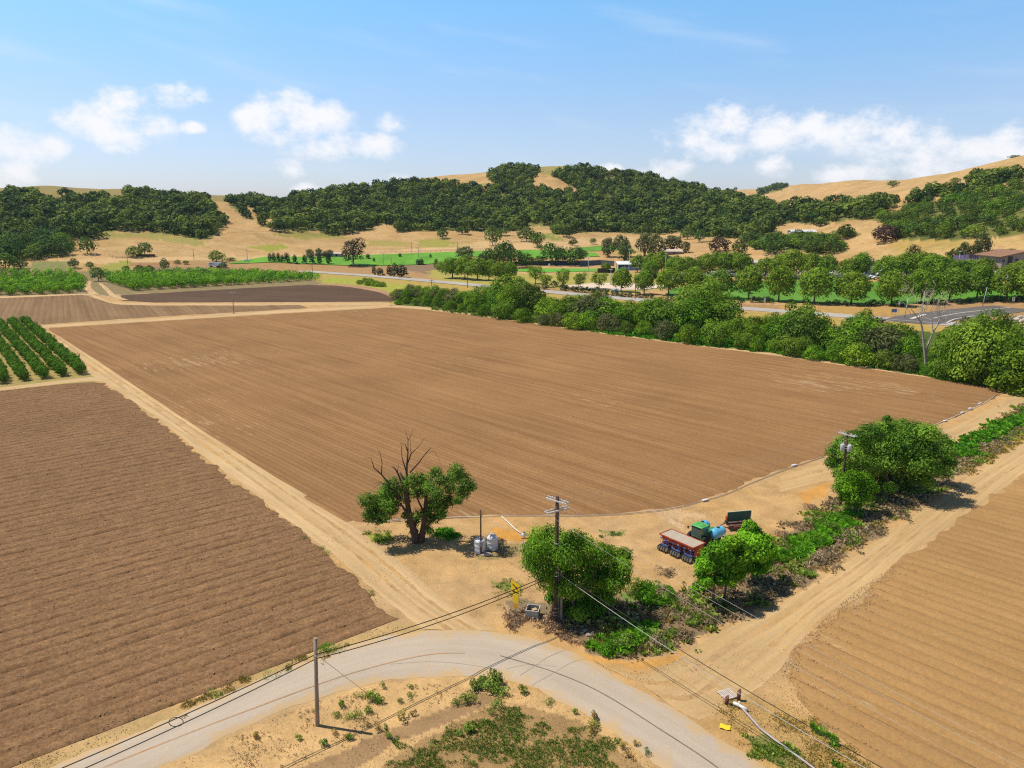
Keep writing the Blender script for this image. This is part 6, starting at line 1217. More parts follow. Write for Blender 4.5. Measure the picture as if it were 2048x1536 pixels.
for px, py, pt, lb in [(1569, 536, 497, 'tall floodlight mast with lamp heads in front of the golden right slope'), (1176, 556, 515, 'pale floodlight mast beside the ball field'), (1221, 570, 540, 'thin white light mast left of the sand court trees'), (1257, 562, 500, 'tallest dark light mast at the white roofed shelter'), (1330, 554, 508, 'light mast behind the park trees left of the car park'), (1996, 527, 502, 'lamp mast in the middle of the upper car park'), (1917, 530, 504, 'lamp mast at the left end of the upper car park'), (2028 - 36, 527, 512, 'short lamp mast next to the brown roofed building'), (1607, 600, 578, 'thin pale lamp post on the park lawn edge'), (1388, 548, 512, 'pale light mast above the car park trees')]:
    b = G(px, py); h = (py - pt) * mpp(b); e = empty('light_mast', b, 0, label=lb, cat='light mast'); m = MB(); m.tube([(0, 0, -.3), (0, 0, h * .5), (0, 0, h)], [.2, .16, .11], 8); m.obj('pole', STEEL, e, True)
    m = MB(); m.box((0, 0, h + .1), (1.5, .1, .1)); [m.box((q, -.12, h + .35), (.42, .22, .32), bev=.04) for q in (-.55, 0, .55)]; m.obj('lamp_head', paint('lamp_white', (.75, .75, .75), .4), e)
# street lamps at the junction
def street_lamp(px, py, pt, label, arm=-1.6, lean=0.0, col=STEEL):
    b = G(px, py); h = (py - pt) * mpp(b); e = empty('street_lamp', b, 0, label=label, cat='street lamp'); m = MB(); m.tube([(0, 0, -.3), (lean * .3, 0, h * .4), (lean, 0, h)], [.17, .13, .09], 8); m.obj('pole', col, e, True)
    if arm:
        m = MB(); m.tube([(lean, 0, h), (lean + arm * .5, 0, h + .15), (lean + arm, 0, h + .1)], .05, 6); m.obj('arm', col, e); m = MB(); m.box((lean + arm, 0, h + .08), (.8, .28, .14), bev=.04); m.obj('lamp_head', col, e)
    return e
street_lamp(1965, 613, 575, 'white slanting lamp post on the far verge of the side road', 0, .8)
street_lamp(1843, 634, 583, 'lamp post with a long horizontal arm behind the dead tree', 3.2)
street_lamp(1809, 636, 597, 'slim leaning pole beside the blue road sign', 0, .5)
# road signs
def panel_sign(px, py, w, z0, z1, col, label, cat='road sign', mark=None, thick=.05, post=1, back=None):
    b = G(px, py); e = empty('road_sign', b, 0, label=label, cat=cat); m = MB()
    for q in ((0,) if post == 1 else (-w * .35, w * .35)): m.tube([(q, .05, -.2), (q, .05, z1)], .05, 6)
    m.obj('post', GALV, e); m = MB(); m.box((0, 0, (z0 + z1) / 2), (w, thick, z1 - z0), bev=.015); m.obj('sign_plate', paint(label[:8] + '_plate', col, .45, .05), e)
    if mark: mark(e)
    return e
def mark_arrow(e):
    m = MB(); m.tube([(-.1, -.04, 1.35), (-.1, -.04, 2.1)], .08, 5); m.box((.05, -.04, 2.05), (.5, .03, .16), ry=.6); m.obj('symbol', paint('black_symbol', (.03, .03, .03), .5), e)
panel_sign(1787, 634, 2.0, 1.7, 3.0, (.20, .24, .38), 'blue information sign facing the highway', post=2)
panel_sign(1795, 640, .7, 5.5, 6.6, (.70, .70, .72), 'small white sign high on a thin post by the blue sign')
panel_sign(2026, 607, 1.1, 1.0, 2.6, (.72, .72, .70), 'white sign with a black arrow under the last lawn trees', mark=mark_arrow)
panel_sign(1502, 607, .5, .4, 2.4, (.62, .22, .10), 'orange red panel standing in the hedge line', cat='sign'); panel_sign(1529, 606, .7, .2, 2.2, (.72, .72, .74), 'small white panel standing in the hedge line', cat='sign')
# yellow chevron sign of the bend
b = G(1031, 1225); YEL = paint('sign_yellow', (.85, .56, .015), .45, .06); BLK = paint('sign_black', (.02, .02, .018), .5, .1)
e = empty('warning_sign', b, -.85, label='yellow road sign stack with black arrows at the outside of the bend', cat='road sign')
m = MB(); m.tube([(0, .03, -.2), (0, .03, 3.1)], .04, 6); m.obj('post', GALV, e)
def plate(cx, cz, w, h, rz, rot45=False, tri=False, skew=0.0):
    m = MB(); c, s = math.cos(rz), math.sin(rz); P_ = [(-w / 2, -h / 2), (w / 2, -h / 2 - skew), (w / 2, h / 2 - skew), (-w / 2, h / 2)]
    if rot45: P_ = [(0, -h / 2), (w / 2, 0), (0, h / 2), (-w / 2, 0)]
    vs = [(cx + x * c, -.02 + x * s, cz + z) for x, z in P_] + [(cx + x * c, .01 + x * s, cz + z) for x, z in P_]
    m.add(vs, [(0, 1, 2, 3), (7, 6, 5, 4), (0, 4, 5, 1), (1, 5, 6, 2), (2, 6, 7, 3), (3, 7, 4, 0)]); return m
def arrow(cx, cz, L, ang, rz):
    m = MB(); c, s = math.cos(rz), math.sin(rz); ca, sa = math.cos(ang), math.sin(ang)
    P_ = [(-L / 2, -.05), (L * .15, -.05), (L * .15, -.15), (L / 2, 0), (L * .15, .15), (L * .15, .05), (-L / 2, .05)]
    P_ = [(x * ca - z * sa, x * sa + z * ca) for x, z in P_]; vs = [(cx + x * c, -.035 + x * s, cz + z) for x, z in P_]; m.add(vs, [tuple(range(7))]); return m
for (cx, cz, w, h, ang, sk) in ((0.0, 2.75, .95, .78, -.6, .25), (.02, 2.10, 1.0, .46, 3.1, 0)):
    pl = plate(cx, cz, w, h, .25, skew=sk).obj('sign_plate', YEL, e); arrow(cx, cz - sk / 2, w * .75, ang, .25).obj('arrow', BLK, pl)
plate(.02, 1.42, .60, .85, .3, skew=.1).obj('sign_plate', YEL, e)
plate(.02, .66, .72, .66, .2, rot45=True).obj('sign_plate', paint('faded_orange', (.62, .30, .03), .5), e)
# cables
def cable(name, P_, Q_, sag, r, mat, label, n=36, cat='cable', group=None):
    P_ = Vector(P_); Q_ = Vector(Q_); m = MB(); pts = []
    for i in range(n + 1):
        t = i / n; p = P_.lerp(Q_, t); p.z -= sag * 4 * t * (1 - t); pts.append(p)
    o = pts[0].copy(); m.tube([p - o for p in pts], r, 5); ob = m.obj(name, mat, None); ob.location = o; return tag(ob, label=label, cat=cat, group=group)
at_ = np.array([b0[0], b0[1], 4.95]); s1 = np.array([b2[0] + .25, b2[1] - .08, 5.8])
def ext(S_, px, py, z, f):
    q = GZ(px, py, z); return S_ + (q - S_) * f
cable('overhead_cable', at_, s1, .5, .036, WIRE, 'thick black cable from the tall pole to the leaning pole, upper of two')
cable('overhead_cable', at_ - np.array([0, 0, .25]), s1 - np.array([0, 0, .35]), .6, .035, WIRE, 'black cable from the tall pole to the leaning pole, lower of two')
cable('overhead_cable', s1, ext(s1, 91, 1534, 5.6, 2.0), .5, .036, WIRE, 'black cable leaving the leaning pole along the lane, upper of two'); cable('overhead_cable', s1 - np.array([0, 0, .35]), ext(s1, 115, 1536, 5.2, 2.0), .6, .035, WIRE, 'black cable with the hanging loop along the lane')
lp = GZ(352, 1444, 5.15); m = MB(); m.tube([(.45 * math.cos(t), .1 * math.sin(t), .25 * math.sin(t)) for t in np.linspace(0, 6.28, 22)], .025, 5); o = m.obj('cable_loop', WIRE, None); o.location = lp; tag(o, label='coiled loop hanging on the cable beside the lane', cat='cable loop')
cable('overhead_cable', at_ + np.array([.2, 0, .1]), ext(at_, 1800, 1530, 4.6, 1.5), 1.0, .028, WIRE, 'dark cable running from the tall pole towards the pallet, upper of two'); cable('overhead_cable', at_ + np.array([.2, 0, -.15]), ext(at_, 1790, 1536, 4.4, 1.5), 1.2, .026, WIREL, 'paler cable running from the tall pole towards the pallet, lower of two')
for i, (c, q, lb) in enumerate(((C1, (1500, 1262), 'nearest'), ((C1 + C2) / 2 + np.array([.3, 0, .1]), (1521, 1240), 'middle'), (C2, (1545, 1236), 'farthest'))):
    cable('power_line', c, ext(c, q[0], q[1], 9.3, 1.9), .6, .010, WIREL, f'{lb} thin wire from the lower crossarm across the three young trees', cat='power line')
for i, (c, q, lb) in enumerate(((A1, A3, 'left'), ((A1 + A2) / 2, (A3 + A4) / 2 + np.array([0, 0, .3]), 'middle'), (A2, A4, 'right'))):
    cable('power_line', c, q, .9, .009, WIREL, f'{lb} thin wire from the tall pole to the transformer pole', cat='power line')
cable('service_line', (b3[0], b3[1], 4.6), (b0[0], b0[1], 7.7), .5, .012, WIREL, 'thin wire from the service pole to the tall dark pole', cat='power line')
cable('guy_wire', s1, GZ(742, 1393, 0.0), 0.0, .018, WIREL, 'guy wire anchoring the leaning pole to the verge', cat='guy wire')
cable('guy_wire', (b4[0], b4[1], 7.2), (*G(1655, 912)[:2], 2.2), .5, .03, WIREL, 'pale cable dropping from the transformer pole over the field edge', cat='cable')
# white tanks
TW = paint('tank_white', (.66, .69, .74), .45, .06, 2.0, dirt=(.45, .45, .46))
for px, py, lb in ((960, 1104, 'white upright liquid tank behind the service pole'), (985, 1098, 'white upright liquid tank right of its twin, lid raised')):
    b = G(px, py); e = empty('liquid_tank', b, random.random(), label=lb, cat='tank'); m = MB()
    m.lathe([(0, .01), (.6, .01), (.625, .05), (.615, .3), (.632, .33), (.615, .36), (.615, .8), (.632, .83), (.615, .86), (.615, 1.28), (.635, 1.3), (.60, 1.42), (.42, 1.58), (.26, 1.66), (.26, 1.70), (0, 1.70)], n=28); m.obj('body', TW, e, True)
    m = MB(); m.lathe([(.27, 1.70), (.30, 1.72), (.30, 1.80), (.22, 1.86), (0, 1.87)], n=20); m.obj('lid', paint('tank_lid', (.40, .42, .46), .5), e, True)
    m = MB(); m.tube([(.63, 0, .15), (.8, 0, .15)], .05, 8); m.box((.8, 0, .17), (.1, .12, .16)); m.obj('valve', paint('valve_black', (.05, .05, .06), .5), e)
# irrigation pipes along the field edge
PIPE = paint('pipe_white', (.72, .70, .68), .45, .1, 2.0); PIPEG = paint('pipe_grey_lilac', (.42, .37, .36), .5, .12, 2.0)
def pipe(px, r, mat, label, name='irrigation_pipe', z=None, step=1.5):
    q = smooth_line([g0(*p) for p in px], step); o = q[0].copy(); m = MB(); m.tube([(p[0] - o[0], p[1] - o[1], (z or r) + .01 + .02 * math.sin(i * .7)) for i, p in enumerate(q)], r, 8); ob = m.obj(name, mat, None, True); ob.location = (o[0], o[1], .03); return tag(ob, label=label, cat='pipe')
pipe([(748, 1045), (772, 1044), (800, 1042)], .09, PIPE, 'thick white pipe end lying under the half dead tree'); pipe([(800, 1042), (880, 1037), (960, 1034), (1003, 1032)], .05, PIPE, 'thin white irrigation pipe left of the pipe junction')
pipe([(1003, 1032), (1080, 1033), (1180, 1032), (1260, 1028), (1340, 1019), (1400, 1004), (1450, 990), (1500, 968), (1560, 944), (1600, 930), (1648, 914)], .05, PIPEG, 'long pale irrigation pipe along the near edge of the large field')
pipe([(1003, 1034), (1015, 1045), (1030, 1060), (1046, 1071)], .07, PIPE, 'white pipe running from the junction to the filter unit')
pipe([(1865, 852), (1900, 838), (1940, 820), (1975, 803), (1992, 790)], .05, PIPE, 'white pipe lying along the far right corner of the field', step=3)
for i, (px, py) in enumerate([(1410, 1002), (1588, 932), (1940, 818), (1960, 808), (1925, 826), (1890, 843)]):
    b = G(px, py); m = MB(); m.box((0, 0, .14), (.9, .35, .22), rz=.5, bev=.05); m.tube([(-.5, -.25, .12), (.5, .25, .12)], .09, 8); o = m.obj('pipe_fitting', PIPE, None); o.location = b; tag(o, label='white fitting on the field edge pipe ' + ('near the yard' if px < 1500 else 'near the large dense tree' if px < 1700 else 'at the far right field corner'), cat='pipe fitting', group='pipe fittings at the far right corner' if px > 1700 else None)
b = G(1048, 1076); e = empty('filter_unit', b, .3, label='white and steel pipe valve assembly at the end of the white pipe', cat='valve'); m = MB()
m.lathe([(.0, 0), (.18, 0), (.2, .05), (.2, .4), (.14, .5), (0, .52)], (0, 0, .15), 14); m.tube([(-.5, .1, .35), (.5, -.1, .35)], .09, 8); m.tube([(0, 0, .1), (0, 0, -.05)], .1, 8); m.obj('body', PIPE, e, True); m = MB(); m.lathe([(.15, 0), (.15, .03), (.1, .03)], (0, 0, .72), 12); m.tube([(0, 0, .6), (0, 0, .75)], .025, 6); m.obj('handwheel', paint('valve_blue', (.12, .15, .25), .5), e)
b = G(1050, 1096); e = empty('pump', b, -.3, label='red and white pump on a concrete pad behind the pepper tree', cat='pump'); m = MB(); m.box((.4, -.1, .05), (1.3, .9, .12), bev=.02); m.obj('base', paint('concrete', (.45, .42, .38), .9), e)
m = MB(); m.lathe([(0, -.35), (.18, -.33), (.2, 0), (.18, .33), (0, .35)], (.5, .1, .38), 14, axis='x'); m.box((.5, .1, .2), (.4, .25, .15)); m.obj('motor', paint('pump_red', (.28, .05, .04), .5, .2), e, True); m = MB(); m.tube([(-.25, 0, .05), (-.25, 0, .7), (-.1, 0, .8), (.1, .05, .5)], .07, 8); m.obj('pipe', PIPE, e, True)
# rack of black valves on the ground
b = G(995, 1111); p2_ = G(1034, 1099); e = empty('valve_rack', b, math.atan2(p2_[1] - b[1], p2_[0] - b[0]), label='dark ladder like valve rack lying between the tanks and the pump', cat='rack'); L = float(np.linalg.norm(p2_ - b)); m = MB()
for q in (-.18, .22): m.tube([(0, q, .28), (L, q, .28)], .03, 6)
for i in range(9): m.tube([(L * (i + .3) / 9, -.18, .28), (L * (i + .3) / 9, .22, .28)], .025, 6)
for x in (.1, L * .5, L - .1):
    for q in (-.18, .22): m.tube([(x, q, 0), (x, q, .28)], .025, 6)
m.obj('frame', paint('rack_black', (.045, .045, .04), .6), e)
for i in range(6): m = MB(); m.lathe([(0, 0), (.06, .01), (.07, .1), (.04, .18), (0, .2)], (L * (i + .5) / 6, .02, .28), 10); m.obj('valve', paint('rack_valve', (.25, .24, .2), .5), e, True)
# boulders / folded tarp by the service pole
def lump(px, py, w, h, mat, label, name, seed=0, rz=0., cat=None):
    b = G(px, py); m = MB(); r_ = np.random.default_rng(seed); n = 14; prof = [(1.0, 0), (1.02, .25), (.85, .6), (.5, .88), (.12, 1)]; vs = []; fs = []
    for k, (r, z) in enumerate(prof):
        for i in range(n):
            a = 2 * math.pi * i / n; q = r * (1 + .16 * math.sin(3 * a + seed) + r_.normal() * .05); vs.append((q * math.cos(a) * w / 2, q * math.sin(a) * w * .35, z * h * (1 + r_.normal() * .05)))
    for k in range(len(prof) - 1):
        for i in range(n): fs.append((k * n + i, k * n + (i + 1) % n, (k + 1) * n + (i + 1) % n, (k + 1) * n + i))
    fs.append(tuple((len(prof) - 1) * n + i for i in range(n))); m.add(vs, fs); o = m.obj(name, mat, None, True); o.location = b; o.rotation_euler = (0, 0, rz); return tag(o, label=label, cat=cat)
lump(973, 1109, 1.25, .28, paint('sack_tan', (.46, .37, .27), .9, .2, 3), 'tan collapsed sack at the foot of the service pole', 'sack', 3, cat='sack')
# wooden bin
BW = paint('bin_wood', (.42, .38, .32), .85, .25, 5, bump=.4); b = G(1066, 1231); e = empty('wooden_bin', (b[0], b[1], .0), math.radians(-13), label='weathered grey open wooden bin between the sign and the tall pole', cat='crate'); W_ = 1.12; Hh = .74
for i, (x, y, sx, sy) in enumerate(((0, -W_ / 2, W_, .04), (0, W_ / 2, W_, .04), (-W_ / 2, 0, .04, W_ - .05), (W_ / 2, 0, .04, W_ - .05))):
    m = MB()
    for k in range(4): m.box((x, y, .13 + k * .165 + .07), (sx if sx > .1 else .035, sy if sy > .1 else .035, .15))
    m.obj('side_panel', BW, e)
m = MB()
for sx in (-1, 1):
    for sy in (-1, 1): m.box((sx * (W_ / 2 - .05), sy * (W_ / 2 - .05), Hh / 2 + .02), (.08, .08, Hh))
m.obj('corner_post', BW, e)
m = MB(); m.box((0, 0, .09), (W_ - .06, W_ - .06, .05)); [m.box((q, 0, .03), (.1, W_, .06)) for q in (-.45, 0, .45)]; m.obj('base', BW, e)
m = MB(); [m.box((0, s_ * (W_ / 2 + .01), Hh + .03), (W_ + .08, .06, .04)) for s_ in (-1, 1)]; [m.box((s_ * (W_ / 2 + .01), 0, Hh + .03), (.06, W_ - .05, .04)) for s_ in (-1, 1)]; m.obj('rim', paint('pale_rim_wood', (.55, .52, .47), .8, .15, 5), e)
ob = lump(1066, 1231, .8, .45, paint('rag', (.45, .38, .34), .9, .3, 3), 'crumpled rags and rubbish inside the wooden bin', 'rubbish', 8, cat='rubbish'); ob.location.z = .12
m = MB(); m.box((.12, .08, .60), (.5, .34, .03), rz=.5, rx=.12); o = m.obj('board', paint('plank_tan', (.50, .38, .22), .8), None); o.location = (b[0], b[1], .0); tag(o, label='tan board lying on the rubbish in the wooden bin', cat='board')
# pallet, rusty stubs, hydrant, hose, yellow sheet
b = G(1454, 1391); e = empty('pallet', b, math.radians(22), label='pale slatted pallet lying on the dirt beside two rusty stubs', cat='pallet'); PW = paint('pallet_wood', (.60, .52, .46), .85, .2, 5)
for i in range(8): m = MB(); m.box((-.5 + i * .143, 0, .135), (.095, 1.1, .022)); m.obj('slat', PW, e)
m = MB(); [m.box((0, q, .07), (1.1, .09, .1)) for q in (-.5, 0, .5)]; m.obj('bearer', BW, e)
RUST = paint('rusty_steel', (.16, .065, .045), .9, .35, 6, bump=.5)
for px, py, h, lb in ((1453, 1408, .58, 'short rusty pipe stub at the near corner of the pallet'), (1477, 1400, .78, 'taller rusty split pipe stub right of the pallet')):
    b = G(px, py); m = MB(); m.tube([(0, 0, -.1), (0, 0, h * .5), (.02, -.02, h)], [.15, .15, .145], 12); m.tube([(.05, .05, h * .6), (.1, .08, h * 1.15)], .06, 6); o = m.obj('pipe_stub', RUST, None, True); o.location = b; tag(o, label=lb, cat='pipe stub')
b = G(1475, 1414); e = empty('hydrant', b, -.7, label='white irrigation hydrant where the long hose begins', cat='hydrant'); m = MB(); m.lathe([(0, -.35), (.13, -.33), (.14, .1), (.1, .2), (0, .22)], (0, 0, .2), 12, axis='x'); m.tube([(.1, 0, .2), (.75, -.02, .14)], .12, 10); m.obj('body', PIPE, e, True)
m = MB(); m.lathe([(.1, 0), (.13, .02), (.1, .08), (0, .09)], (.02, .25, .25), 12); m.tube([(.02, .25, 0), (.02, .25, .25)], .04, 6); m.obj('valve', paint('valve_tan', (.55, .48, .4), .6), e, True)
pipe([(1484, 1419), (1500, 1437), (1520, 1460), (1548, 1482), (1580, 1505), (1615, 1530), (1660, 1565), (1720, 1620)], .08, PIPEG, 'pale lay flat hose running from the hydrant down the verge', name='hose', step=.8)
b = G(1450, 1455); m = MB(); r_ = np.random.default_rng(5); n = 7; vs = []; fs = []
for i in range(n):
    for j in range(n): vs.append(((i / (n - 1) - .5) * .75, (j / (n - 1) - .5) * .5, .05 + .035 * math.sin(i * 1.3) * math.cos(j * 1.1) + r_.random() * .015))
for i in range(n - 1):
    for j in range(n - 1): fs.append((i * n + j, (i + 1) * n + j, (i + 1) * n + j + 1, i * n + j + 1))
m.add(vs, fs); o = m.obj('plastic_sheet', paint('yellow_plastic', (.85, .62, .03), .4, .06), None, True); o.location = b; o.rotation_euler = (0, 0, -.35); tag(o, label='yellow plastic sheet lying on the verge near the lane', cat='sheet')
b = G(1246, 1285); m = MB(); m.tube([(0, 0, 0), (-.12, 0, .75)], .035, 6); o = m.obj('marker_stake', PIPE, None); o.location = b; tag(o, label='white marker stake at the dark ditch below the pepper tree', cat='stake')
for i, (px, py, w, h, rz) in enumerate([(1170, 1262, .5, .2, .3), (1177, 1271, .6, .22, -.3), (1186, 1266, .4, .16, .9), (1164, 1254, .35, .15, 0), (1180, 1280, .45, .16, .5)]):
    o = lump(px, py, w, h, paint('rubble_grey', (.33, .29, .25), .95, .2, 4), 'grey stone in the rubble by the lane below the pepper tree', 'stone', 20 + i, rz, 'stone'); o['group'] = 'stones by the lane below the pepper tree'
for i, (px, py) in enumerate([(2040, 636), (2048, 641), (2034, 640), (2052, 636), (2042, 644)]):
    o = lump(px, py, 2.2, 1.0, paint('boulder', (.52, .45, .34), .95, .15, 1), 'pale boulder beside the turning lane behind the largest willow', 'boulder', 30 + i, i, 'boulder'); o['group'] = 'pale boulders by the turning lane'
# ---- transplanter, tractor ----
def vec(a, l): return np.array([math.cos(a) * l, math.sin(a) * l])
RED = paint('machine_red', (.42, .055, .025), .5, .2, 2.0, dirt=(.40, .26, .15)); BLUE = paint('machine_blue', (.030, .055, .20), .45, .2, 2.0, dirt=(.25, .2, .16)); BLUEL = paint('machine_blue_light', (.10, .17, .42), .45, .15, 2.0)
TYRE = paint('rubber', (.018, .018, .018), .85, .2, 5.0); RIMW = paint('rim_pale', (.62, .60, .56), .5, .1); DECK = paint('plywood_deck', (.44, .37, .29), .8, .14, 1.2)
def wheel(e, x, y, r, w, axis='y', name='wheel', rim=RIMW, rz=0.):
    m = MB(); m.lathe([(r * .55, -w / 2), (r * .9, -w / 2), (r, -w * .3), (r, w * .3), (r * .9, w / 2), (r * .55, w / 2)], (x, y, r), 20, axis=axis, rz=0); t = m.obj(name, TYRE, e, True)
    m = MB(); m.lathe([(0, -w * .32), (r * .56, -w * .42), (r * .56, w * .42), (0, w * .32)], (x, y, r), 16, axis=axis); m.obj('rim', rim, t); return t
ang = math.radians(-51.5); e = empty('transplanter', (18.5, 74.2, 0), ang, label='red framed planting machine with grey deck and three blue wheel units behind the tractor', cat='planting machine')
# local x along the deck (4.6 m), local y towards the tractor
m = MB(); m.box((0, 0, 1.80), (4.55, 1.95, .03)); dk = m.obj('deck', DECK, e); 
m = MB()
for y in (-1.0, 1.0): m.box((0, y, 1.81), (4.66, .07, .12))
for x in (-2.3, 2.3): m.box((x, 0, 1.812), (.07, 1.93, .12))
m.obj('deck_frame', RED, e)
m = MB()
for x in (-2.15, -.7, .75, 2.2):
    m.box((x, .85, .95), (.09, .09, 1.66)); m.box((x, -.55, 1.2), (.08, .08, 1.15)); m.tube([(x, -.95, 1.75), (x, -.5, 1.1)], .03, 5)
m.box((0, .85, .75), (4.5, .12, .12)); m.box((0, -.5, .75), (4.5, .12, .12)); m.box((0, -.6, 1.45), (4.4, .06, .2)); m.obj('frame', RED, e)
m = MB(); m.box((2.28, .1, 1.2), (.04, 1.5, 1.05)); m.box((0, .93, 1.35), (4.4, .04, .7)); m.obj('side_sheet', RED, e)
m = MB()
for x in (-1.9, -1.2, -.5, .2, .9, 1.6): m.box((x, -.45, 1.22), (.45, .3, .3), bev=.03)
m.obj('tray', paint('tray_orange', (.55, .12, .05), .5, .2), e)
m = MB(); m.box((0, .2, .55), (4.7, .14, .14)); m.box((0, -.35, .62), (4.4, .1, .1)); m.obj('toolbar', BLUE, e)
for x in (-1.75, -.1, 1.5):
    u = MB(); u.box((x, -.75, .62), (1.05, .12, .14)); u.box((x - .35, -.6, .5), (.1, .9, .12)); u.box((x + .35, -.6, .5), (.1, .9, .12)); u.box((x, -.3, .75), (.8, .35, .3), bev=.04); u.tube([(x - .4, -.9, .55), (x - .4, -.9, 1.35)], .025, 5); u.tube([(x + .4, -.9, .55), (x + .4, -.9, 1.35)], .025, 5); u.box((x - .4, -.9, 1.37), (.22, .2, .04)); u.box((x + .4, -.9, 1.37), (.22, .2, .04)); ub = u.obj('planting_unit', BLUEL, e)
    for q in (-.42, -.12, .2, .5):
        m = MB(); r = .34; xx, yy = x + q, -1.08
        m.lathe([(r * .6, -.045), (r * .93, -.05), (r, -.02), (r, .02), (r * .93, .05), (r * .6, .045)], (xx, yy, r), 18, axis='x'); t = m.obj('press_wheel', TYRE, ub, True); m = MB(); m.lathe([(r * .60, -.056), (r * .80, -.058), (r * .80, .058), (r * .60, .056)], (xx, yy, r), 18, axis='x'); m.obj('rim', RIMW, ub)
    m = MB(); m.box((x, -.15, .4), (.7, .5, .5), bev=.05); m.obj('gearbox', BLUE, e)
# tractor: local x forward
ang = math.radians(40); GRN = paint('tractor_green', (.05, .26, .06), .35, .1, 2.0); GRNR = paint('cab_roof_green', (.10, .42, .10), .45, .08, 2.0); GLS = paint('cab_glass', (.10, .15, .12), .08, .1, spec=.8); TB = paint('tank_blue', (.11, .44, .68), .35, .06, 1.5, dirt=(.35, .5, .6)); DKM = paint('dark_machinery', (.04, .035, .03), .7, .3, 3)
e = empty('tractor', (21.0, 76.2, 0), ang, label='green cab tractor carrying two light blue saddle tanks', cat='tractor')
m = MB(); m.box((-.1, 0, 2.52), (1.45, 1.5, .12), bev=.05); m.box((-.1, 0, 2.6), (.9, 1.0, .06), bev=.02); m.box((-.1, .25, 2.645), (.75, .05, .03)); m.box((-.1, -.25, 2.645), (.75, .05, .03)); m.obj('cab_roof', GRNR, e)
m = MB()
for x in (-.72, -.05, .55):
    for y in (-.62, .62): m.box((x, y, 1.75), (.07, .07, 1.45))
m.box((-.08, .62, 1.05), (1.35, .08, .12)); m.box((-.08, -.62, 1.05), (1.35, .08, .12)); m.obj('cab_frame', GRN, e)
m = MB(); m.box((-.4, -.625, 1.75), (.6, .03, 1.3)); m.box((.25, -.625, 1.75), (.52, .03, 1.3)); m.box((-.4, .625, 1.75), (.6, .03, 1.3)); m.box((.25, .625, 1.75), (.52, .03, 1.3)); m.box((-.725, 0, 1.8), (.03, 1.15, 1.2)); m.box((.555, 0, 1.8), (.03, 1.15, 1.2)); m.obj('window', GLS, e)
m = MB(); m.box((-.1, 0, .8), (1.5, 1.2, .5), bev=.06); m.box((1.6, 0, 1.15), (2.1, .72, .75), bev=.1); m.box((1.3, 0, .7), (3.0, .5, .35)); m.obj('body', GRN, e)
m = MB(); m.box((2.67, 0, 1.15), (.06, .6, .6)); m.obj('grille', DKM, e); m = MB(); m.tube([(1.5, .2, 1.5), (1.5, .2, 2.3)], .04, 8); m.obj('exhaust', DKM, e, True)
m = MB(); m.box((-.3, 0, 1.25), (.4, .5, .12), bev=.04); m.box((-.5, 0, 1.55), (.12, .5, .6), bev=.04); m.obj('seat', DKM, e)
for y in (-.95, .95): wheel(e, -.35, y, .78, .42, rim=paint('yellow_rim', (.6, .42, .05), .5))
for y in (-.85, .85): wheel(e, 2.2, y, .45, .28, rim=paint('yellow_rim', (.6, .42, .05), .5))
for y in (-1.05, 1.05):
    m = MB(); L = .95; r = .60; m.lathe([(0, -L - .12), (r * .5, -L - .08), (r * .86, -L + .05), (r, -L + .25), (r * 1.015, -.55), (r, -.5), (r, -.05), (r * 1.02, 0), (r, .05), (r, .5), (r * 1.015, .55), (r, L - .25), (r * .86, L - .05), (r * .5, L + .08), (0, L + .12)], (1.75, y, 1.45), 26, axis='x'); t = m.obj('tank', TB, e, True)
    m = MB(); m.lathe([(.16, 0), (.17, .08), (.1, .12), (0, .12)], (1.75, y, 2.03), 14); m.box((2.0, y, 2.06), (.16, .14, .06)); m.obj('cap', DKM, t)
    m = MB(); [m.box((1.75 + q, y, .92), (.1, .9, .12)) for q in (-.6, .6)]; [m.box((1.75 + q, y - math.copysign(.5, y) * .8, 1.0), (.08, .08, .5)) for q in (-.6, .6)]; m.box((1.75, y, .84), (1.9, .1, .08)); m.obj('tank_cradle', DKM, e)
m = MB(); m.tube([(-.5, .8, 2.2), (-.75, 1.05, 2.2)], .02, 5); m.box((-.78, 1.1, 2.1), (.04, .18, .3)); m.obj('mirror', DKM, e)
# trailer with upright green panel
e = empty('panel_trailer', (26.8, 81.2, 0), math.radians(11.5), label='rusty trailer carrying an upright dark green panel beyond the tractor', cat='trailer'); RB = paint('rusty_frame', (.15, .07, .05), .85, .3, 4)
m = MB(); m.box((0, 0, 1.42), (3.0, .12, 1.22), rx=.10); m.obj('panel', paint('panel_green', (.014, .085, .072), .45, .1, 1.0), e); m = MB(); m.box((0, .02, 2.04), (3.06, .16, .05)); m.box((1.52, 0, 1.42), (.05, .16, 1.25), rx=.1); m.box((-1.52, 0, 1.42), (.05, .16, 1.25), rx=.1); m.obj('panel_edge', paint('edge_pale', (.5, .42, .32), .7), e)
m = MB(); m.box((0, -.15, .58), (3.2, 1.3, .08)); [m.box((0, q, .48), (3.3, .1, .14)) for q in (-.75, .45)]; m.tube([(-1.6, -.7, .45), (-2.6, -.15, .42), (-1.6, .4, .45)], .05, 6); [m.box((q, .1, .8), (.06, .06, .5)) for q in (-1.3, 0, 1.3)]; m.obj('frame', RB, e)
m = MB(); m.box((-.35, -.85, .42), (1.3, .3, .3), bev=.04); m.obj('toolbox', paint('toolbox_maroon', (.13, .04, .035), .6), e)
for y in (-.92, .6): wheel(e, .75, y, .33, .2)
m = MB(); m.box((-1.62, 0, 1.35), (.12, .3, .55), bev=.05); m.obj('red_lamp', paint('orange_red', (.75, .10, .03), .5), e); m = MB(); m.box((-1.6, -.1, .95), (.3, .4, .3), bev=.05); m.obj('motor', DKM, e)
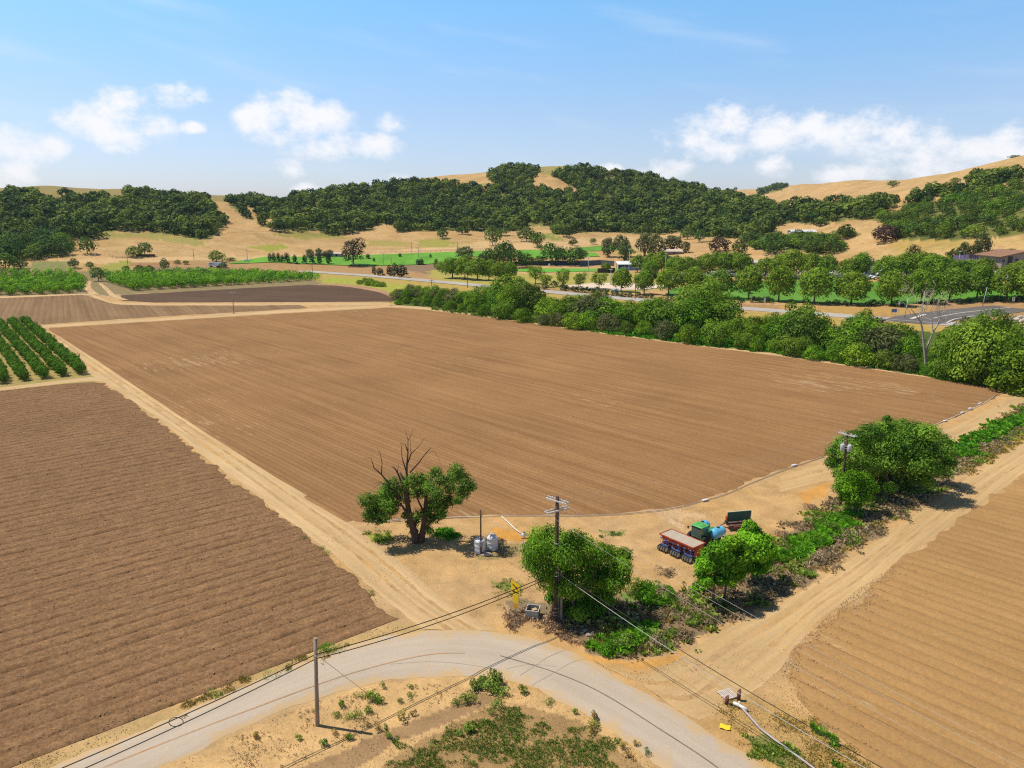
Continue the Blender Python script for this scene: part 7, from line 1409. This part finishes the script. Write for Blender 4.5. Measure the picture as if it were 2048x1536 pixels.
lump(1360, 1114, 1.3, .04, paint('dark_earth', (.24, .16, .09), .95), 'dark patch of earth beside the planting machine', 'earth_patch', 40, cat='earth patch')  # flat lump in a darker brown than the ground around it
# ---- park, buildings, vehicles ----
def gable(name, px, py, L, D, hw, hr, rz, wall, roofm, label, doors=(), wins=(), cat='building', over=.8, axis='x', trim=None, dm=None, z=None):
    b = G(px, py); e = empty(name, b if z is None else (b[0], b[1], z), rz, label=label, cat=cat); m = MB()
    m.add([(-L / 2, 0, -1.5), (L / 2, 0, -1.5), (L / 2, 0, hw), (0 if axis == 'y' else L / 2, 0, hw + (hr if axis == 'y' else 0)), (-L / 2, 0, hw), (-L / 2, D, -1.5), (L / 2, D, -1.5), (L / 2, D, hw), (0 if axis == 'y' else L / 2, D, hw + (hr if axis == 'y' else 0)), (-L / 2, D, hw)],
          [(0, 1, 2, 3, 4), (9, 8, 7, 6, 5), (1, 6, 7, 2), (5, 0, 4, 9)]); m.obj('wall', wall, e)
    m = MB(); o = over
    if axis == 'y':
        s_ = hr / (L / 2); zl = hw - s_ * o
        for sg in (-1, 1): m.add([(sg * (L / 2 + o), -o, zl), (0, -o, hw + hr), (0, D + o, hw + hr), (sg * (L / 2 + o), D + o, zl), (sg * (L / 2 + o), -o, zl + .25), (0, -o, hw + hr + .25), (0, D + o, hw + hr + .25), (sg * (L / 2 + o), D + o, zl + .25)], [(0, 1, 2, 3), (7, 6, 5, 4), (0, 4, 5, 1), (3, 2, 6, 7), (0, 3, 7, 4)])
    else:
        s_ = hr / (D / 2); zl = hw - s_ * o
        for yy, sg in ((0, -1), (D, 1)): m.add([(-L / 2 - o, yy + sg * o, zl), (L / 2 + o, yy + sg * o, zl), (L / 2 + o, D / 2, hw + hr), (-L / 2 - o, D / 2, hw + hr), (-L / 2 - o, yy + sg * o, zl + .2), (L / 2 + o, yy + sg * o, zl + .2), (L / 2 + o, D / 2, hw + hr + .2), (-L / 2 - o, D / 2, hw + hr + .2)], [(0, 1, 2, 3), (7, 6, 5, 4), (0, 4, 5, 1), (0, 3, 7, 4), (1, 5, 6, 2)])
    m.obj('roof', roofm, e)
    for x, w, h in doors: m = MB(); m.box((x, -.06, h / 2), (w, .08, h)); d_ = m.obj('door', dm or paint('door_dark', (.05, .04, .04), .6), e); m = MB(); m.box((x + w * .35, -.12, h * .5), (.08, .06, .2)); m.obj('handle', GALV, d_)
    for x, z0, w, h in wins:
        m = MB(); m.box((x, -.07, z0 + h / 2), (w, .07, h)); w_ = m.obj('window', paint('window_dark', (.06, .08, .10), .15), e); m = MB(); [m.box((x, -.1, z0 + q), (w + .2, .08, .1)) for q in (0, h)]; [m.box((x + q, -.1, z0 + h / 2), (.1, .08, h - .12)) for q in (-w / 2, w / 2)]; m.obj('frame', paint('frame_white', (.7, .68, .63), .6), w_)
    return e
STONE = paint('tan_stucco', (.33, .27, .21), .9, .2, .5); BROWNR = paint('brown_roof', (.28, .15, .09), .8, .12, .6); WHITE = paint('white_wall', (.74, .74, .76), .7, .06, .5)
gable('lodge', 2048, 531, 20, 22, 4.2, 2.4, -.10, STONE, BROWNR, 'tan walled building with a broad brown gabled roof above the upper car park', doors=((-6.5, 2.0, 4.2), (-3.6, 1.2, 3.2)), wins=((4.5, .8, 1.8, 2.2), (8.8, .8, 1.8, 2.2), (-9.5, 1.2, 1.6, 1.8)), axis='y', over=1.6)
gable('farmhouse', 1608, 470, 20, 8, 2.6, 1.4, .1, WHITE, paint('pale_roof', (.70, .70, .70), .5), 'pale low house on the hillside among the slope thicket', doors=((0, 1.2, 2.1),), wins=((-5, .9, 1.5, 1.1), (5, .9, 1.5, 1.1)))
gable('hall', 1800, 540, 16, 8, 4.5, 1.0, 0.05, WHITE, paint('hall_roof', (.6, .55, .6), .5), 'white building showing left of the dark conifer', doors=((-3, 1.4, 2.4),), wins=((3, 1, 2, 1.5),))
gable('kiosk', 1751, 545, 9, 6, 6.2, .5, 0.0, WHITE, paint('kiosk_roof', (.55, .3, .3), .6), 'tall white and blue kiosk rising behind the park trees', wins=((-1.5, 3.6, 3.2, 2.2),), doors=((2.5, 1.5, 3.2),), dm=paint('blue_door', (.04, .08, .35), .5))
gable('cottage', 1343, 509, 16, 7, 2.4, 1.3, 0.0, paint('cottage_wall', (.3, .24, .22), .8), paint('cottage_roof', (.6, .5, .42), .7), 'small house with a pale roof behind the grey green trees', doors=((2, 1.1, 2),), wins=((-3, .9, 1.6, 1),))
gable('clubhouse', 1508, 534, 13, 7, 3.0, 1.0, 0.0, paint('club_wall', (.55, .5, .48), .8), paint('club_roof', (.55, .52, .5), .6), 'grey shed roof showing behind the car park trees near the floodlight', doors=((-2, 1.4, 2.2),), wins=((3, 1, 2, 1.2),))
gable('shed', 655, 513, 20, 5, 2.2, .8, 0.0, paint('shed_wall', (.50, .42, .38), .8), paint('shed_roof', (.55, .45, .4), .7), 'small low shed among the trees at the back of the golf lawn', doors=((7, 1.6, 1.9),), wins=((-6, .8, 1.6, .9), (0, .8, 1.6, .9)))
# white roofed shelter with blue front
b = G(1262, 540); e = empty('shelter', b, 0, label='white roofed shelter with a blue front beside the ball field', cat='shelter'); m = MB(); m.box((0, 3, 4.6), (19, 10, .25), rx=.16); m.box((12, 4, 4.0), (7, 7, .25), rx=.12); m.obj('roof', WHITE, e)
m = MB(); [m.box((x, y, 1.9), (.3, .3, 4.8)) for x in (-9, -4.5, 0, 4.5, 9) for y in (-1, 7)]; m.obj('post', STEEL, e); m = MB(); m.box((1, 6.5, 1.8), (18, .2, 4)); m.obj('wall', paint('blue_wall', (.07, .12, .36), .6), e)
m = MB(); m.box((1.5, -1.6, 1.2), (17, .15, 2.4)); m.obj('front_panel', paint('blue_panel', (.16, .26, .60), .5, .12, .3), e)
for px, py, w, col, lb in ((1298, 548, 3.6, (.35, .5, .7), 'pale blue canopy tent right of the white roofed shelter'), (1233, 590, 3.2, (.18, .26, .36), 'blue grey canopy tent in the hedge line below the sand court')):
    b = G(px, py); e = empty('canopy_tent', b, .2, label=lb, cat='tent'); m = MB(); m.add([(-w / 2, -w / 2, 2.1), (w / 2, -w / 2, 2.1), (w / 2, w / 2, 2.1), (-w / 2, w / 2, 2.1), (0, 0, 3.2)], [(0, 1, 4), (1, 2, 4), (2, 3, 4), (3, 0, 4), (3, 2, 1, 0)]); m.obj('canopy', paint('canopy', col, .6), e)
    m = MB(); [m.tube([(x * w / 2, y * w / 2, 0), (x * w / 2, y * w / 2, 2.1)], .04, 5) for x in (-.96, .96) for y in (-.96, .96)]; m.obj('leg', STEEL, e)
def fence(px, h, mat, label, name='fence', sp=4.0, solid=True, rails=3):
    q = [G(*p) for p in px]; e = empty(name, q[0], 0, label=label, cat='fence'); o = Vector(q[0]); bm = MB()
    for a, b in zip(q[:-1], q[1:]):
        a = Vector(a) - o; b = Vector(b) - o; L = (b - a).length; n = max(1, int(L / sp))
        for i in range(n + 1): p = a.lerp(b, i / n); pm = MB(); pm.box((p.x, p.y, p.z + h / 2), (.12, .12, h + .1)); pm.obj('post', mat, e)
        rz = math.atan2(b.y - a.y, b.x - a.x); mid = (a + b) / 2
        if solid: bm.add([(a.x, a.y, a.z), (b.x, b.y, b.z), (b.x, b.y, b.z + h), (a.x, a.y, a.z + h), (a.x, a.y + .06, a.z), (b.x, b.y + .06, b.z), (b.x, b.y + .06, b.z + h), (a.x, a.y + .06, a.z + h)], [(0, 1, 2, 3), (7, 6, 5, 4), (3, 2, 6, 7), (0, 3, 7, 4), (1, 5, 6, 2)])
        else:
            for k in range(rails): z = h * (k + 1) / rails - .1; bm.tube([(a.x, a.y, a.z + z), (b.x, b.y, b.z + z)], .05, 4)
    bm.obj('panel' if solid else 'rail', mat, e); return e
NAVY = paint('windscreen_navy', (.035, .05, .075), .8, .2, .3); FW = paint('fence_wood', (.10, .065, .05), .85, .3, .5)
fence([(1005, 534), (1060, 531), (1110, 530), (1160, 531)], 3.2, NAVY, 'dark windscreen fence behind the left part of the ball field'); fence([(1160, 532), (1200, 530), (1228, 532)], 3.6, paint('fence_grey_blue', (.09, .11, .15), .8), 'grey blue fence behind the right part of the ball field')
fence([(1195, 546), (1230, 545)], 3.0, paint('dugout_brown', (.08, .06, .05), .8), 'dark brown fence panel left of the white roofed shelter'); fence([(1290, 556), (1325, 556)], 2.6, paint('maroon_panel', (.10, .05, .06), .8), 'dark maroon fence panel right of the shelter')
fence([(1905, 527), (1950, 523), (2000, 521), (2026, 522)], 4.0, paint('purple_screen', (.20, .16, .30), .8, .2, .3), 'purple grey screen fence along the upper car park'); fence([(1930, 519), (2000, 515), (2015, 518)], 3.0, NAVY, 'dark hedge like fence behind the purple screen')
fence([(218, 512), (232, 517), (268, 516)], 1.7, FW, 'dark wooden corral fence on the left golden slope', name='corral', solid=False); fence([(272, 513), (310, 513)], 1.6, FW, 'corral shelter wall behind the two trees on the left slope', name='corral'); fence([(232, 517), (310, 515)], 1.2, FW, 'near rail of the corral', name='corral', solid=False)
fence([(455, 467), (560, 465), (660, 474)], 1.3, FW, 'thin wire fence along the left slope gully', solid=False, rails=2); fence([(700, 509), (900, 503), (1000, 499)], 1.4, FW, 'thin fence behind the golf lawn', solid=False, rails=2)
# scoreboards on the dark fence
for px, lb in ((1020, 'left white banner on the dark ball field fence'), (1038, 'right white banner on the dark ball field fence'), (1098, 'small white banner on the fence behind the ball field')):
    b = G(px, 534); m = MB(); m.box((0, -1.3, 1.7), (2.4 if px < 1050 else 1.4, .06, 1.5)); o = m.obj('banner', WHITE, None); o.location = b; tag(o, label=lb, cat='banner')
# cars
def car_proto(name, col, L=4.5, H_=1.45, kind='sedan'):
    m = MB(); prof = {'sedan': [(-.5, .35), (-.5, .85), (-.36, .95), (-.22, 1.40), (.08, 1.45), (.24, .98), (.47, .85), (.5, .7), (.5, .35)], 'van': [(-.5, .35), (-.5, 1.7), (-.46, 1.85), (.2, 1.9), (.36, 1.1), (.48, .95), (.5, .7), (.5, .35)], 'pickup': [(-.5, .4), (-.5, 1.05), (-.1, 1.05), (-.08, 1.7), (.12, 1.75), (.24, 1.1), (.48, 1.0), (.5, .8), (.5, .4)]}[kind]
    n = len(prof); w = .9; vs = []
    for s_ in (-1, 1):
        for x, z in prof: k = .82 if z > 1.2 else 1; vs.append((x * L, s_ * w * k, z))
    fs = [tuple(range(n)), tuple(range(2 * n - 1, n - 1, -1))] + [((i + 1) % n, i, i + n, (i + 1) % n + n) for i in range(n)]; m.add(vs, fs); body = m.mesh(name + '_body', paint(name + '_paint', col, .25, .05, 1.0, spec=.6))
    g = MB(); zt = {'sedan': (1.02, 1.36), 'van': (1.15, 1.65), 'pickup': (1.15, 1.62)}[kind]; x0, x1 = {'sedan': (-.25, .13), 'van': (-.44, .26), 'pickup': (-.06, .16)}[kind]
    for s_ in (-1, 1): g.add([(x0 * L, s_ * (w * .93), zt[0]), (x1 * L, s_ * (w * .93), zt[0]), ((x1 - .07) * L, s_ * (w * .84), zt[1]), ((x0 + .06) * L, s_ * (w * .84), zt[1])], [(0, 1, 2, 3)])
    glass = g.mesh(name + '_glass', GLS); t = MB()
    wm = []
    for x in (-.32, .32):
        for s_ in (-1, 1):
            q = MB(); q.lathe([(0, -.11), (.22, -.11), (.33, -.08), (.33, .08), (.22, .11), (0, .11)], (x * L, s_ * .82, .33), 12, axis='y'); wm.append(q.mesh(name + '_wheel', TYRE))
    return body, glass, wm

CARS = [car_proto('white_car', (.72, .72, .74)), car_proto('silver_car', (.45, .46, .48)), car_proto('dark_car', (.05, .05, .06)), car_proto('white_van', (.74, .74, .75), 5.0, 1.9, 'van'), car_proto('blue_car', (.07, .12, .30)), car_proto('pickup', (.55, .55, .56), 5.2, 1.7, 'pickup')]
CN = ['white car', 'silver car', 'dark car', 'white van', 'blue car', 'grey pickup']
def car(i, px, py, rz, label, group=None, nm='parked_car', s=1.0, z=0.0):
    b = G(px, py); e = empty(nm, (b[0], b[1], b[2] + .13 + z), rz, label=label, cat=CN[i].split()[1], group=group); e.scale = (s, s, s); bo, gl, wh = CARS[i]; o = link('body', bo, e); link('window', gl, e)
    for w_ in wh: link('wheel', w_, e)
cp = [(1345, 552, 0), (1356, 553, 1), (1366, 551, 0), (1418, 549, 2), (1426, 548, 0), (1434, 549, 1), (1442, 548, 3), (1468, 553, 0), (1480, 554, 0), (1524, 552, 1), (1533, 552, 0), (1598, 556, 0), (1608, 557, 1), (1657, 554, 3), (1668, 555, 0), (1678, 557, 1), (1662, 549, 0), (1745, 556, 0), (1752, 558, 0), (1732, 555, 3), (1738, 559, 4), (1760, 551, 0), (1905, 569, 0), (1918, 570, 1), (1975, 573, 0), (1988, 573, 3), (2004, 574, 0), (2035, 575, 0), (2044, 576, 4)]
for i, (px, py, k) in enumerate(cp):
    sec = 'left of the first car park trees' if px < 1400 else ('between the car park trees under the light mast' if px < 1500 else ('behind the sixth to eighth lawn trees' if px < 1700 else ('below the white and blue kiosk' if px < 1800 else 'glimpsed behind the right lawn trees')))
    car(k, px, py, random.choice([.1, 3.2, .25, 1.2]), f'{CN[k]} parked {sec}', f'{CN[k]}s parked {sec}')
uc = [(1922, 532, 0), (1930, 531, 1), (1938, 531, 0), (1946, 530, 0), (1954, 529, 1), (1974, 529, 0), (1982, 529, 0), (1990, 528, 3), (2000, 529, 4), (2008, 529, 0)]
for i, (px, py, k) in enumerate(uc): car(k, px, py, random.choice([0, .1, 3.1]), f'{CN[k]} parked in the upper car park', f'{CN[k]}s in the upper car park', z=.2)
for px, lb, k in ((431, 'left white camper van parked at the highway edge behind the orchard', 3), (443, 'right white camper van parked at the highway edge behind the orchard', 3)): car(k, px, 534, .1, lb, nm='camper_van', s=1.6, z=-.05)
# golf carts dot: small utility box by the lawn end
b = G(493, 523); m = MB(); m.box((0, 0, .8), (3.4, 1.6, 1.2), bev=.15); m.box((0, 0, 1.9), (2.0, 1.5, .08)); [m.tube([(x, y, 1.3), (x, y, 1.9)], .05, 5) for x in (-.9, .9) for y in (-.7, .7)]; o = m.obj('golf_cart', WHITE, None); o.location = b; tag(o, label='small white golf cart at the left end of the lawn', cat='golf cart')
# slim young pale dead trees on the lawn
for px, py, pt, lb in ((767, 530, 505, 'bare young tree on the golf lawn, left of the cypresses'), (783, 528, 514, 'shorter bare sapling on the golf lawn'), (837, 515, 493, 'bare forked tree at the back of the golf lawn')):
    b = G(px, py); h = (py - pt) * mpp(b); e = empty('bare_tree', b, 0, label=lb, cat='tree'); m = MB(); r_ = np.random.default_rng(px); m.tube([(0, 0, -.2), (0, 0, h * .5), (.1, 0, h)], [.22, .15, .05], 6)
    for k in range(14): z = h * r_.uniform(.4, .9); a = r_.uniform(0, 6.28); l = h * .28; m.tube([(0, 0, z), (math.cos(a) * l * .5, math.sin(a) * l * .5, z + l * .5), (math.cos(a) * l * .8, math.sin(a) * l * .8, z + l)], [.06, .04, .02], 4)
    m.obj('trunk', DW, e)
# ------------------------------------------------------------------ summer haze
hm = bpy.data.materials.new('summer_haze'); hm.use_nodes = True; ht = hm.node_tree; ht.nodes.clear()
pv = ht.nodes.new('ShaderNodeVolumePrincipled'); pv.inputs['Color'].default_value = (.62, .78, 1.0, 1); pv.inputs['Density'].default_value = .00004; pv.inputs['Anisotropy'].default_value = .1
ho = ht.nodes.new('ShaderNodeOutputMaterial'); ht.links.new(pv.outputs[0], ho.inputs['Volume'])
hb = MB(); hb.box((0, 0, 88), (13000, 13000, 184)); hz = hb.obj('haze', hm, None); tag(hz, kind='stuff', label='thin bluish summer haze over the valley')
hm.cycles.homogeneous_volume = True
